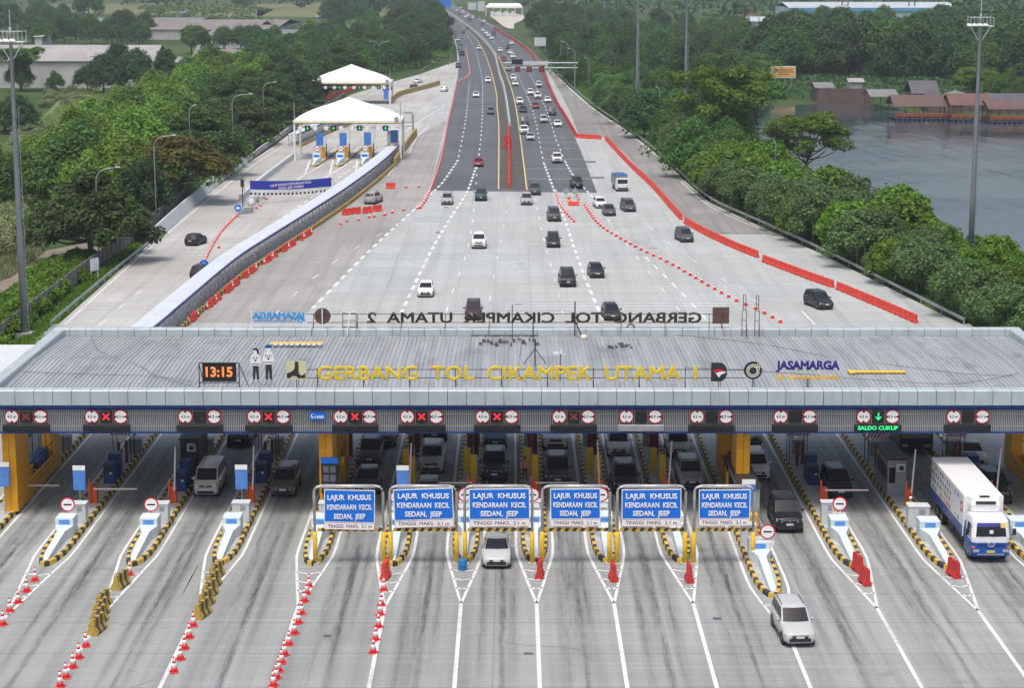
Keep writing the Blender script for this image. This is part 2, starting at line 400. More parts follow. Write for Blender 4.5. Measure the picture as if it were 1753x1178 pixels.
# ramp markings
LM.path(wpath([(110,557),(262,420),(420,292),(500,240),(560,198),(640,160),(770,118)]), .2)
LM.path(wpath([(684,232),(722,205),(760,182)]), .22); LM.path(wpath([(700,262),(716,232),(735,215)]), .22)
LM.path(wpath([(664,300),(690,268),(706,245)]), .18)
LM.path(wpath([(492,280),(448,310)]), .4)
LM.dash(wpath([(230,557),(300,500),(380,440),(480,375),(565,315),(620,275)]), .3, 3.5, 2.2)
LM.dash(wpath([(170,557),(250,490)]), .2, 3, 6)
LM.dash(wpath([(670,180),(700,165),(742,148)]), .2, 30, 1)
LM.path(wpath([(1162,300),(1120,262),(1070,222),(1013,184),(970,146)]), .2)
LM.path(wpath([(1300,392),(1215,353),(1165,310)]), .15)
# transverse bars on the ramp and on the carriageway
for v, u0, u1 in ((524,148,290),(528,146,288),(474,206,330),(480,200,325),(432,262,350),(436,258,346),(376,325,430),(378.5,322,426),(340,372,520),(342,370,516),(320,470,575),(298,420,470)):
    LM.seg(G(u0,v), G(u1,v), .18)
FN = Lines(M_faint, .0235)
for v, u0, u1 in ((235,925,988),(244,926,990),(254,928,1000),(272,932,1000),(289,898,1006),(306,900,1014),(354,884,1015),(357,884,1015),(383.5,885,1045),(418,886,1060),(421,886,1060),(440,887,1140),(443.5,887,1140),(447,887,1140),(465,887,1140),(468.5,887,1140),(472,887,1140),(491,888,1180),(495,888,1180),(499,888,1180),(520,866,1245),(524.5,866,1245),(529,866,1245)):
    FN.seg(G(u0,v), G(u1,v), .22)
for v, u0, u1 in ((503,1225,1285),(532,1290,1372),(448,1245,1300),(487,1340,1400),(533,1445,1510)): FN.seg(G(u0,v), G(u1,v), .16)
FN.seg(G(1372,532), G(1395,556), .16); FN.done()
# ------------------------------------------------------------ toll islands: positions used by several builders
ISL = [(-33.6,116.2),(-28.2,115.3),(-22.9,115.3),(-17.7,115.5),(-12.1,115.4),(-7.2,115.3),(-2.9,115.9),(1.4,115.9),(5.8,115.9),(10.3,115.9),(15.0,109.2),(20.6,115.0),(26.2,114.6),(31.9,114.8)]
for i, (x, y) in enumerate(ISL):
    hw = 1.15; n = 7.5
    if i in (1, 2): n = 9
    if i == 10: n = 6.5
    tip = Vector((x, y - n, 0))
    for sg in (-1, 1):
        LM.path([Vector((x+sg*hw, 168, 0)), Vector((x+sg*hw, y+4.0, 0)), Vector((x+sg*(hw-.05), y+2.0, 0)), Vector((x+sg*.85, y-.4, 0)), tip + Vector((sg*.02, 0, 0))], .17)
    LM.seg(tip + Vector((0, .15, 0)), Vector((x, 62, 0)), .22)
    for k in range(3):
        f = .12 + .25*k; yy = y-.6-(n-.6)*f; wv = .85*(1-f)+.02
        LM.seg((x-wv, yy+.25, 0), (x, yy-.15, 0), .17); LM.seg((x, yy-.15, 0), (x+wv, yy+.25, 0), .17)
LM.done()
# tyre rubber and oil down the toll lanes
for i in range(13):
    x0, x1 = ISL[i][0], ISL[i+1][0]; c = (x0+x1)/2
    for dx, wd, ya, yb in ((0, 1.15, 94, 152), (-.75, .8, 92, 150), (.75, .8, 95, 150), (.1, .5, 70, 128)):
        b = MB(); xx = c + dx + rnd.uniform(-.15, .15); a = ya + rnd.uniform(-4, 6)
        b.poly([(xx-wd/2, a, .008), (xx+wd/2, a, .008), (xx+wd/2, yb, .008), (xx-wd/2, yb, .008)])
        for q in b.v: q.z += .0011*(i % 3) + .003*abs(dx)
        tag(b.build('road_stain', M_stain), kind='structure')
# repairs, drain covers and slab marks
M_patch = mat('road_patch', (.10,.105,.11), .85, 0, .25, 2, (.2,.2,.2), .4)
for u, v, w_, d in ((1003,277,3.6,2.6),(1018,304,3.4,2.4),(752,398,.9,1.0),(764,355,.5,.8),(700,250,2.2,2.2),(887,521,.7,.5),(1118,425,1.2,.4),(330,985,.05,4),(322,1000,.05,3.5),(905,1120,.5,.3),(1228,1060,.5,.4),(560,1090,.4,.4)):
    q = G(u, v); sheet('road_patch', [(q.x-w_/2, q.y-d/2), (q.x+w_/2, q.y-d/2), (q.x+w_/2, q.y+d/2), (q.x-w_/2, q.y+d/2)], M_patch, .0205)
CR = Lines(M_patch, .0215)
for k in range(46):
    x, y = rnd.uniform(-26, 30), rnd.uniform(92, 113) if k < 8 else rnd.uniform(200, 300)
    P_ = [Vector((x, y, 0))]; a = rnd.choice((0, 1.57)) + rnd.uniform(-.3, .3)
    for j in range(rnd.randint(3, 7)): a += rnd.uniform(-.35, .35); P_.append(P_[-1] + Vector((math.cos(a), math.sin(a), 0))*rnd.uniform(.4, .9))
    CR.path(P_, rnd.uniform(.015, .03))
CR.done('road_crack')
# ------------------------------------------------------------ toll canopy
def roof_mat():
    t = NT('roof_sheet'); o = t.obj()
    c = t.mix(t.ramp(t.noise(t.scale(o, 2.2, .06, 1), 1.0, 5, .6), .3, .72), (.285,.305,.31), (.44,.462,.465))
    c = t.mix(t.math('MULTIPLY', t.ramp(t.noise(t.scale(o, .5, .22, 1), 1.0, 5, .6), .55, .75), .7), c, (.19,.195,.20))
    c = t.mix(t.math('MULTIPLY', t.ramp(t.noise(t.scale(o, .9, .5, 1), 1.3, 4, .6), .68, .74), .75), c, (.12,.118,.115))
    c = t.mix(t.math('MULTIPLY', t.ramp(t.noise(t.scale(o, 3, .1, 1), .6, 4, .6), .6, .72), .35), c, (.36,.27,.2))
    return t.set(Base_Color=c, Roughness=.5, Metallic=.25, Specular_IOR_Level=.4)
M_roof = roof_mat()
m_clad = mat('pale_cladding', (.43,.495,.515), .45, .1, .07, .4, (.26,.27,.27), .5)
m_beam = mat('navy_beam', (.012,.045,.20), .45, 0, .08, 1)
m_slat = mat('slat_grey', (.46,.47,.48), .5, .2, .06, 1)
m_back = mat('slat_backing', (.05,.052,.058), .7)
m_ceil = mat('ceiling_panel', (.80,.80,.79), .7)
CX0, CX1, CY0, CY1, CZ = -34.4, 38.2, 125.6, 147.7, 8.75
can = empty('toll_canopy', (2, 136, 0), label='long pale metal toll gate canopy with ribbed grey roof, slatted fascia and amber columns', cat='canopy')
def OFF(b): b.M = Matrix.Translation((-2, -136, 0)); return b
b = OFF(MB()); zf, zr = 8.2, 8.5
X = CX0 + .7; prof = []
while X < CX1 - .7: prof += [(X, 0), (X+.2, 0), (X+.228, .06), (X+.282, .06)]; X += .31
rows = [(CY0+.95, zf), (CY0+6, zf+.14), ((CY0+CY1)/2, zr), (CY1-6, zf+.14), (CY1-.9, zf)]
ids = [[b.p((x, y, z+h)) for x, h in prof] for y, z in rows]
for a, c in zip(ids, ids[1:]):
    for k in range(len(prof)-1): b.face((a[k], a[k+1], c[k+1], c[k]))
b.build('roof', M_roof, can)
b = OFF(MB()); b.poly([(CX0+.7,CY0+.9,7.6),(CX1-.7,CY0+.9,7.6),(CX1-.7,CY1-.9,7.6),(CX0+.7,CY1-.9,7.6)]); b.build('ceiling', m_ceil, can)
b = OFF(MB()); pr = [(0,0),(0,.92),(.06,.98),(.9,.98),(.95,.9),(.95,0)]
n = 60; wdt = (CX1-CX0)/n
for k in range(n):
    x0 = CX0+k*wdt+.018; x1 = CX0+(k+1)*wdt-.018
    b.prismx([(CY0-.45+y, 7.78+z) for y, z in pr], x0, x1); b.prismx([(CY1-y*.9, 8.0+z*.78) for y, z in pr], x0, x1)
n2 = 18; wy = (CY1-CY0-1.8)/n2
for k in range(n2):
    y0 = CY0+.9+k*wy+.018; y1 = y0+wy-.036
    b.prism([(CX0+y*.9, 7.78+z*.99) for y, z in pr], y0, y1); b.prism([(CX1-y*.9, 7.78+z*.99) for y, z in pr], y0, y1)
b.build('parapet', m_clad, can)
b = OFF(MB()); b.box(CX0+.02, CX1-.02, CY0-.4, CY0+.4, 7.62, 7.775); b.box(CX0+.02, CX1-.02, CY0-.12, CY0+.35, 7.4, 7.62); b.box(CX0, CX1, CY0-.16, CY0+.3, 5.84, 5.97)
b.box(CX0+.02, CX0+.5, CY0+.4, CY1-.3, 5.9, 7.775); b.box(CX1-.5, CX1-.02, CY0+.4, CY1-.3, 5.9, 7.775); b.box(CX0+.5, CX1-.5, CY1-.6, CY1-.1, 6.9, 7.99)
b.build('beam', m_beam, can)
b = OFF(MB()); x = CX0+.05
b.m = 0
while x < CX1: b.box(x, x+.05, CY0-.1, CY0-.02, 5.97, 7.4); x += .118
b.box(CX0, CX1, CY0-.03, CY0+.0, 7.1, 7.14); b.box(CX0, CX1, CY0-.03, CY0+.0, 6.3, 6.34)
b.m = 1; b.box(CX0, CX1, CY0+.08, CY0+.2, 5.97, 7.4); b.build('fascia', [m_slat, m_back], can)
for xc, dy in ((-32.95, 3.6), (-12.2, 3.6), (15.15, 3.0), (35.9, 3.6)):
    b = OFF(MB())
    for k in range(4):
        z0 = .25 + k*1.45
        b.bbox(xc-.44, xc-.012, 126.7, 126.7+dy, z0, z0+1.435, .015); b.bbox(xc+.012, xc+.44, 126.7, 126.7+dy, z0, z0+1.435, .015)
    b.box(xc-.4, xc+.4, 126.75, 126.65+dy, .25, 7.5)
    b.build('column', m_colyel, can)
    b = OFF(MB()); b.bbox(xc-.44, xc+.44, 137.5, 139.5, .25, 5.9, .015); b.build('column', m_colyel, can)
    b = OFF(MB()); b.box(xc-.42, xc-.36, 126.75+dy, 137.45, .3, 1.5); b.build('dado_panel', m_colyel, can); b = OFF(MB()); b.box(xc+.36, xc+.42, 126.75+dy, 137.45, .3, 1.5); b.build('dado_panel', m_colyel, can)
    b = OFF(MB())
    for yy in (131.4, 133.2, 135.2, 137.0): b.box(xc+.37, xc+.41, yy, yy+.09, 1.5, 4.4)
    for zz in (2.4, 4.3): b.box(xc+.375, xc+.405, 130.4, 137.45, zz, zz+.08)
    b.box(xc-.4, xc+.4, 130.4, 137.45, 4.4, 4.6); b.build('window_frame', m_dark, can)
# black cables across the roof: part of the canopy's upkeep, each one loose
m_cable = mat('cable_black', (.09,.09,.095), .6)
def cable(pts, label):
    P = smooth([G(u, v, 8.42) for u, v in pts], 5); b = MB(); b.tube([q+Vector((0,0,.05)) for q in P], .018, 5)
    tag(b.build('cable', m_cable), label, 'cable')
cable([(155,575),(168,600),(195,612),(240,628),(262,642),(300,655),(330,662)], 'black cable winding down the left end of the ribbed roof')
cable([(15,636),(90,640),(180,643),(260,645),(330,655)], 'black cable running along the front of the roof to the clock')
cable([(1160,575),(1300,590),(1420,612),(1520,625),(1640,640),(1735,645)], 'dark cable sagging across the right end of the ribbed roof')
cable([(1170,630),(1350,640),(1500,652),(1640,658),(1745,640)], 'thin dark cable along the front of the roof on the right')
cable([(895,580),(890,610),(888,640),(900,655)], 'dark cable beside the mast in the middle of the roof')
b = OFF(MB()); r2 = random.Random(3)
for k in range(34):
    q = G(806+k*3.4, 567, 8.3); b.box(q.x, q.x+.12, q.y-1.6-r2.uniform(0,.3), q.y, 8.28, 8.31)
b.build('torn_sheet', mat('torn_dark', (.06,.062,.066), .7, 0, .3, 2), can)
for k in range(16):
    b = OFF(MB()); q = G(820+k*6.5+r2.uniform(-2,2), 584+r2.uniform(-4,4), 8.4); b.box(q.x, q.x+r2.uniform(.1,.3), q.y-r2.uniform(.3,1.0), q.y, 8.40, 8.46); b.build('torn_sheet', MT['torn_dark'], can)
for k in range(12):
    b = OFF(MB()); q = G(1040+k*3.5+r2.uniform(-2,2), 592+r2.uniform(-5,5), 8.45); b.box(q.x, q.x+r2.uniform(.1,.25), q.y-r2.uniform(.2,.8), q.y, 8.45, 8.50); b.build('torn_sheet', MT['torn_dark'], can)
# ------------------------------------------------------------ signs on the fascia
LANES = [45,182,342,460,608,722,851,982,1097,1218,1361,1503,1657]
ORD = ['first','second','third','fourth','fifth','sixth','seventh','eighth','ninth','tenth','eleventh','twelfth','thirteenth']
NUM2 = ['3.5','3.5','3.5','3.5','2.9','2.9','2.9','2.9','2.9','2.9','3.5','3.5','3.5']
SIG = ['dim','x','dimspot','x','x','x','x','dim','off','off','off','green','off']
YF = CY0 - .2
def round_sign(name, x, z, s, vertical, label):
    o = empty(name, (x, YF, z), label=label, cat='sign', group='round clearance signs on the fascia')
    b = MB(); b.disc((0,0,0), .47, n=28, th=.05); b.build('rim', m_sred, o)
    b = MB(); b.disc((0,-.053,0), .40, n=28, th=.006); fc = b.build('face', m_swht, o)
    for sg in (-1, 1):
        b = MB(); tri = [(-.13, sg*.40),(.13, sg*.40),(0, sg*.24)] if vertical else [(sg*.40,-.13),(sg*.40,.13),(sg*.24,0)]
        b.prism(tri, -.066, -.0605); b.build('arrow_mark', m_screen, o)
    text('lettering', s + ' m', m_screen, (0,-.0625,0), .25, fc, .006, .003)
for i, u in enumerate(LANES):
    x = AT(u, 713, YF).x; nm = 'above the %s lane from the left' % ORD[i]
    round_sign('height_sign', x-.93, 7.0-.02, '4.2', True, 'round white red-rimmed 4.2 m sign ' + nm)
    round_sign('width_sign', x+.93, 7.0-.02, NUM2[i], False, 'round white red-rimmed %s m sign %s' % (NUM2[i], nm))
    st = SIG[i]
    lab = {'x':'lane signal showing a bright red cross ','green':'lane signal showing a green arrow ','dim':'lane signal with a dim red cross ','dimspot':'dark lane signal with a red spot ','off':'unlit black lane signal box '}[st] + nm
    o = empty('lane_signal', (x, YF, 7.0), label=lab, cat='signal', group='square lane signals on the fascia')
    b = MB(); b.bbox(-.37,.37,-.14,.04,-.38,.38,.02); b.build('housing', m_screen, o)
    b = MB()
    if st in ('x', 'dim'):
        for a in (45, -45):
            b.M = Matrix.Rotation(R(a), 4, 'Y'); b.box(-.30,.30,-.155,-.1415,-.06,.06)
            b.M = None
        # the two strokes cross: second one a hair further out
        for q in b.v[8:]: q.y -= .004
        b.build('cross_light', m_ledr if st == 'x' else m_ledd, o)
    elif st == 'green':
        b.prism([(0,-.25),(.22,-.02),(.13,-.02+.02),(.045,-.09),(.045,.26),(-.045,.26),(-.045,-.09),(-.13,0),(-.22,-.02)], -.155, -.1415); b.build('arrow_light', m_ledg, o)
    elif st == 'dimspot':
        b.box(.08,.2,-.15,-.1415,-.2,-.08); b.build('cross_light', m_ledd, o)
    wd = 1.5
    o = empty('message_board', (x, YF, 6.24), label=('message board with green letters ' if i == 11 else 'tilted grey message board ' if i == 8 else 'blank black message board ') + nm, cat='display', group='message boards on the fascia')
    b = MB(); b.bbox(-wd, wd, -.16, .06, -.2, .2, .02); b.build('housing', m_steel if i == 8 else m_screen, o)
    if i == 11: text('lettering', 'SALDO CUKUP', m_ledg, (0,-.167,0), .36, o, .012, .004, 2.6)
x = AT(544, 712, YF)
o = empty('service_sign', (x.x, YF, x.z), label='small blue sign with a white phone number on the fascia', cat='sign')
b = MB(); b.box(-.5,.5,-.06,.03,-.26,.26); b.build('panel', m_sblue, o); text('lettering', '14080', m_swht, (.12,-.064,-.08), .26, o, .006, .003, .55)
b = MB(); b.disc((-.3,-.062,0), .14, n=16, th=.006); b.build('emblem', m_swht, o)
b = MB(); b.disc((-.27,-.07,.02), .10, n=16, th=.003); b.build('emblem', m_sblue, o)
# ------------------------------------------------------------ things standing on the canopy roof
m_letyel = mat('letter_yellow', (.74,.53,.02), .45, 0, .06, 2); m_letnavy = mat('letter_navy', (.035,.02,.22), .5); m_letamb = mat('letter_amber', (.85,.50,.03), .5)
m_letblk = mat('letter_black', (.03,.028,.028), .6); m_letblue = mat('letter_blue', (.02,.30,.68), .5); m_rust = mat('rusty_brown', (.11,.065,.055), .8, 0, .3, 3)
m_cream = mat('cream_board', (.62,.60,.36), .55, 0, .05, 2, (.4,.38,.25), .3)
YS = 127.1
A0, A1 = AT(543, 640, YS), AT(1193, 640, YS)
zb, zt = AT(800, 652, YS).z, AT(800, 628, YS).z
o = empty('gate_name_sign', ((A0.x+A1.x)/2, YS, 8.3), label='row of big yellow capital letters on a steel frame along the roof front', cat='sign')
text('lettering', 'GERBANG  TOL  CIKAMPEK  UTAMA  I', m_letyel, (0,-.03,(zb+zt)/2-8.3), (zt-zb)*1.38, o, .027, .06, A1.x-A0.x)
b = MB(); W = (A1.x-A0.x)/2
for z in (zb+.18, zt-.2): b.tube([(-W-.8,.08,z-8.3),(W+3.2,.08,z-8.3)], .028, 5)
k = -W
while k < W+.1: b.tube([(k,.08,0),(k,.08,zt-8.4)], .03, 5); b.tube([(k,.08,.9),(k+.1,.75,0)], .02, 4); k += 3.0
b.build('frame', m_dark, o)
# clock
c0, c1 = AT(347, 653, 126.9), AT(404, 622, 126.9)
o = empty('digital_clock', ((c0.x+c1.x)/2, 126.9, 8.3), label='black electronic clock reading 13:15 in orange digits', cat='clock')
hw = (c1.x-c0.x)/2; z0, z1 = c0.z-8.3, c1.z-8.3
b = MB(); b.bbox(-hw, hw, -.08, .1, z0, z1, .02); sc_ = b.build('screen', m_screen, o)
text('digits', '13:15', m_ledo, (0,-.09,(z0+z1)/2), .9, sc_, .03, .004, hw*1.6)
b = MB()
for sx in (-1, 1): b.tube([(sx*(hw+.2),-.1,0),(sx*(hw+.2),-.1,z1+.05)], .035, 5); b.tube([(sx*(hw+.2),-.1,z1),(sx*(hw+.35)+.25,1.3,.1)], .03, 5)
for z in (z0-.06, z1+.05): b.tube([(-hw-.2,-.1,z),(hw+.2,-.1,z)], .035, 5)
b.build('frame', m_dark, o)
# two flat painted officers
def cutout(u, vt, vb, cap, label):
    p, q = AT(u, vt, 126.6), AT(u, vb, 126.6); h = p.z-q.z
    o = empty('officer_cutout', (p.x, 126.6, 8.3), label=label, cat='figure board', group='flat painted officer boards on the roof')
    zz = q.z-8.3; S = h/2.2
    b = MB(); b.M = Matrix.Translation((0,0,zz)) @ Matrix.Scale(S, 4)
    b.prism([(-.30,1.55),(-.24,1.72),(-.1,1.78),(.1,1.78),(.24,1.72),(.30,1.55),(.36,1.25),(.28,1.12),(.22,1.2),(.2,.98),(-.2,.98),(-.22,1.2),(-.28,1.12),(-.36,1.25)], -.025, .025); b.build('shirt', m_swht, o)
    b = MB(); b.M = Matrix.Translation((0,0,zz)) @ Matrix.Scale(S, 4)
    b.disc((0,.02,1.93), .15, n=14, th=.045); b.build('head', m_swht, o)
    b = MB(); b.M = Matrix.Translation((0,0,zz)) @ Matrix.Scale(S, 4)
    b.prism([(-.19,.975),(.19,.975),(.2,.05),(.06,.05),(.0,.7),(-.06,.05),(-.2,.05)], -.025, .025); b.build('trousers', m_letblk, o)
    b = MB(); b.M = Matrix.Translation((0,0,zz)) @ Matrix.Scale(S, 4)
    for x in (-.16,-.07,.07,.16): b.prism([(x-.02,1.42),(x+.02,1.42),(x+.015,1.6),(x-.015,1.6)], -.033, -.027)
    b.disc((0,-.027,1.33), .07, n=8, th=.006); b.prism([(-.21,1.08),(.21,1.08),(.22,1.13),(-.22,1.13)], -.033, -.027); b.build('badge', m_letblk, o)
    b = MB(); b.M = Matrix.Translation((0,0,zz)) @ Matrix.Scale(S, 4)
    if cap: b.prism([(-.22,1.99),(.22,1.99),(.2,2.09),(.1,2.17),(0,2.2),(-.1,2.17),(-.2,2.09)], -.035, .035); b.build('cap', mat('cap_blue', (.02,.09,.27), .5), o)
    else: b.prism([(-.17,1.97),(-.05,2.05),(.08,1.98),(.12,1.8),(.2,1.72),(.24,1.8),(.2,2.05),(.08,2.16),(-.08,2.16),(-.17,2.08)], -.035, .035); b.build('hair', m_letblk, o)
    b = MB()
    for x in (-.12, .12): b.tube([(x,.03,0),(x,.03,zz+.5)], .02, 4); b.tube([(x,.03,zz),(x+.3*(1 if x>0 else -1),.3,.3)], .02, 4)
    b.build('stand', m_steel, o)
cutout(437, 595, 651, False, 'flat board of an officer with dark hair beside the roof clock')
cutout(459, 590, 651, True, 'flat board of an officer in a blue cap on the roof')
def board_on_roof(name, u0, u1, v0, v1, y, label, cat, m):
    p, q = AT(u0, v1, y), AT(u1, v0, y)
    o = empty(name, ((p.x+q.x)/2, y, 8.3), label=label, cat=cat)
    hw = (q.x-p.x)/2; z0, z1 = p.z-8.3, q.z-8.3
    b = MB(); b.tube([(0,.09,0),(0,.09,z0+.1)], .03, 5); b.tube([(.15,.3,0),(.1,.09,z0+.2)], .02, 4); b.build('stand', m_dark, o)
    return o, hw, z0, z1
o, hw, z0, z1 = board_on_roof('ministry_emblem', 490, 524, 619, 650, YS, 'cream square emblem with black curved shapes left of the yellow letters', 'emblem', None)
zc = (z0+z1)/2; S = hw
b = MB(); b.box(-hw, hw, -.04, .04, z0, z1); b.build('board', m_cream, o)
b = MB(); a = [(-.12,.92),(.25,.92),(.25,-.05),(.32,-.35),(.5,-.5),(.7,-.42),(.9,-.2),(.9,-.75),(.15,-.75),(.05,-.6),(-.15,-.52),(-.4,-.55),(-.6,-.75),(-.92,-.75),(-.92,-.28),(-.5,-.12),(-.22,.1),(-.12,.4)]
b.prism([(x*S, zc+z*S) for x, z in a], -.052, -.0405); b.build('emblem', m_letblk, o)
o, hw, z0, z1 = board_on_roof('ring_emblem', 1273, 1305, 618, 650, YS, 'round navy emblem with cream rings right of the black D', 'emblem', None)
zc = (z0+z1)/2; b = MB(); b.disc((0,0,zc), hw, n=32, th=.06); b.build('board', mat('emblem_navy', (.02,.025,.06), .5), o)
b = MB()
def arc(cx, cz, r0, r1, a0, a1, y0, y1, n=18):
    for k in range(n):
        t0, t1 = R(a0+(a1-a0)*k/n), R(a0+(a1-a0)*(k+1)/n)
        b.prism([(cx+r0*math.cos(t0), cz+r0*math.sin(t0)),(cx+r1*math.cos(t0), cz+r1*math.sin(t0)),(cx+r1*math.cos(t1), cz+r1*math.sin(t1)),(cx+r0*math.cos(t1), cz+r0*math.sin(t1))], y0, y1)
arc(0, zc-.02, hw*.42, hw*.54, 0, 360, -.072, -.061); arc(0, zc-.02, hw*.62, hw*.74, 60, 350, -.072, -.061)
for dx in (.4, .62): b.box(hw*dx, hw*(dx+.1), -.0725, -.0615, zc-.02, zc+hw*.8)
b.box(hw*.3, hw*1.0, -.0728, -.0618, zc+hw*.35, zc+hw*.45); b.build('emblem', mat('emblem_cream', (.68,.66,.45), .5), o)
o, hw, z0, z1 = board_on_roof('letter_emblem', 1217, 1245, 621, 653, YS, 'black letter D emblem with a red and white sweep beside the yellow letters', 'emblem', None)
zc = (z0+z1)/2; hz = (z1-z0)/2
b = MB(); b.prism([(-hw, zc-hz),(hw*.1, zc-hz)] + [(hw*.1+hw*.9*math.cos(R(a)), zc+hz*math.sin(R(a))) for a in range(-80, 81, 16)] + [(hw*.1, zc+hz),(-hw, zc+hz)], -.05, .05); b.build('board', m_letblk, o)
b = MB(); b.prism([(-hw*.85, zc+.08*hz),(-hw*.5, zc+.3*hz),(hw*.1, zc+.34*hz),(hw*.9, zc+.12*hz),(hw*.3, zc+.12*hz),(-hw*.2, zc+.0*hz),(-hw*.45,zc-.08*hz)], -.062, -.051); b.build('red_sweep', m_sred, o)
b = MB(); b.prism([(-hw*.45, zc-.1*hz),(-hw*.1,zc-.02*hz),(hw*.3, zc+.08*hz),(hw*.92, zc+.05*hz),(hw*.6,zc-.15*hz),(hw*.25, zc-.25*hz),(0, zc-.6*hz)], -.062, -.051); b.build('white_sweep', m_swht, o)
o, hw, z0, z1 = board_on_roof('operator_sign', 1328, 1438, 618, 651, YS, 'navy and amber operator lettering right of the round emblem', 'sign', None)
text('lettering', 'JASAMARGA', m_letnavy, (0,0,z1-.32), .78, o, .035, .05, 2*hw)
text('lettering', 'Connecting Indonesia', m_letamb, (.28,0,z0+.2), .42, o, .014, .04, 2*hw-.7)
b = MB()
for a in (0, 72, 144, 216, 288): b.disc((-hw+.25+.14*math.cos(R(a)), -.01, z0+.2+.14*math.sin(R(a))), .085, n=8, th=.05)
b.build('emblem', m_letamb, o)
# lettering fallen flat on the roof
p, q = G(1452, 637, 8.46), G(1549, 637, 8.46)
o = empty('fallen_sign', ((p.x+q.x)/2, p.y, 8.46), label='yellow lettering strip lying on the roof at the far right', cat='sign')
b = MB(); b.box(-(q.x-p.x)/2, (q.x-p.x)/2, -.3, .25, 0, .06); b.box(-(q.x-p.x)/2, -(q.x-p.x)/2+.35, -.5, .5, .0, .05); b.build('backing', m_letamb, o)
p, q = G(462, 590, 8.5), G(552, 590, 8.5)
o = empty('fallen_sign', ((p.x+q.x)/2, p.y, 8.5), label='amber and grey lettering strip lying on the roof behind the officer boards', cat='sign')
b = MB(); b.box(-(q.x-p.x)/2, (q.x-p.x)/2, .1, .7, 0, .06); b.build('backing', m_letamb, o)
b = MB()
for k in range(9): b.box(-(q.x-p.x)/2+.3+k*.4, -(q.x-p.x)/2+.58+k*.4, -.5, .09, 0, .07)
b.build('letters', mat('letter_grey', (.5,.53,.6), .5), o)
# signs along the back edge, seen from behind
YB = 147.2
A0, A1 = AT(628, 545, YB), AT(1201, 545, YB); zb, zt = AT(800, 554, YB).z, AT(800, 536, YB).z
o = empty('rear_name_sign', ((A0.x+A1.x)/2, YB, 8.3), label='row of black capital letters seen from behind along the back of the roof', cat='sign')
text('lettering', 'GERBANG  TOL  CIKAMPEK  UTAMA  2', m_letblk, (0,0,(zb+zt)/2-8.3), (zt-zb)*1.38, o, .028, .05, A1.x-A0.x, back=True)
b = MB(); W = (A1.x-A0.x)/2
for z in (zb+.1, zt-.05): b.tube([(-W-4.5,-.1,z-8.3),(W+1,-.1,z-8.3)], .03, 5)
k = -W-4
while k < W+.8: b.tube([(k,-.1,.0),(k,-.1,zt-8.35)], .03, 5); b.tube([(k,-.1,1.0),(k-.1,-.9,0)], .022, 4); k += 3.3
b.build('frame', m_rust, o)
p0, p1 = AT(432, 551, YB), AT(523, 533, YB)
o = empty('rear_operator_sign', ((p0.x+p1.x)/2, YB, 8.3), label='blue operator lettering seen from behind at the back left of the roof', cat='sign')
text('lettering', 'JASAMARGA', m_letblue, (0,0,p1.z-8.3-.35), .72, o, .03, .04, p1.x-p0.x, back=True); text('lettering', 'Connecting Indonesia', m_letblue, (-.3,0,p0.z-8.3+.1), .34, o, .004, .03, p1.x-p0.x-.9, back=True)
b = MB()
for a in (0, 72, 144, 216, 288): b.disc((1.6+.16*math.cos(R(a)), -.01, p0.z-8.3+.12+.16*math.sin(R(a))), .09, n=8, th=.05)
b.build('emblem', m_letblue, o)
b = MB(); b.tube([(-2.05,-.1,-.1),(-2.05,-.1,p1.z-8.25)], .05, 6); b.tube([(.6,-.1,0),(.6,-.1,1)], .025, 5); b.build('post', m_wht, o)
p = AT(552, 541, YB); o = empty('disc_sign', (p.x, YB, 8.3), label='brown disc seen from behind on a white pole at the back of the roof', cat='sign')
b = MB(); b.disc((0,0,p.z-8.3), .62, n=28, th=.05); b.build('disc', m_rust, o); b = MB(); b.tube([(0,-.15,-.1),(0,-.15,p.z-8.3+.6)], .045, 6); b.build('pole', m_wht, o)
p = AT(1234, 540, YB); o = empty('square_board', (p.x, YB, 8.3), label='brown square board seen from behind at the back right of the roof', cat='sign')
b = MB(); b.box(-.62,.62,-.06,.06,p.z-8.3-.62,p.z-8.3+.62); b.build('panel', m_rust, o); b = MB(); b.tube([(.05,-.12,0),(.05,-.12,p.z-8.3+.1)], .035, 5); b.tube([(.05,-.12,1),(.2,-.9,0)], .025, 5); b.build('stand', m_rust, o)
p = AT(598, 540, YB); o = empty('empty_frame', (p.x, YB, 8.3), label='empty steel sign frame with a leaning white pole at the back of the roof', cat='frame')
b = MB()
for sx in (-.5, .5): b.tube([(sx,0,0),(sx,0,1.6)], .03, 5)
for z in (.55, 1.05, 1.6): b.tube([(-.5,0,z),(.5,0,z)], .03, 5)
b.build('frame', m_rust, o); b = MB(); b.tube([(-.15,-.6,0),(.05,-.1,1.65)], .04, 6); b.tube([(-.25,-.1,1.66),(.6,-.1,1.7)], .035, 6); b.build('pole', m_wht, o)
def lattice(u, vt, label):
    p = AT(u, vt, 146.4); o = empty('lattice_pole', (p.x, 146.4, 8.3), label=label, cat='pole', group='lattice poles on the back of the roof'); H = p.z-8.3
    b = MB()
    for sx in (-.16, .16): b.tube([(sx,0,0),(sx,0,H*.62)], .03, 5)
    for sx in (-.09, .09): b.tube([(sx,0,H*.62),(sx,0,H)], .03, 5)
    for z in (.1, .38, .62, .8, 1): b.tube([(-.16 if z<.63 else -.09,0,z*H),(.16 if z<.63 else .09,0,z*H)], .025, 4)
    b.tube([(.12,-.9,0),(.16,0,H*.4)], .025, 5); b.build('truss', m_rust, o)
lattice(1275, 504, 'left one of two rusty lattice poles at the back of the roof'); lattice(1297, 506, 'right one of two rusty lattice poles at the back of the roof')
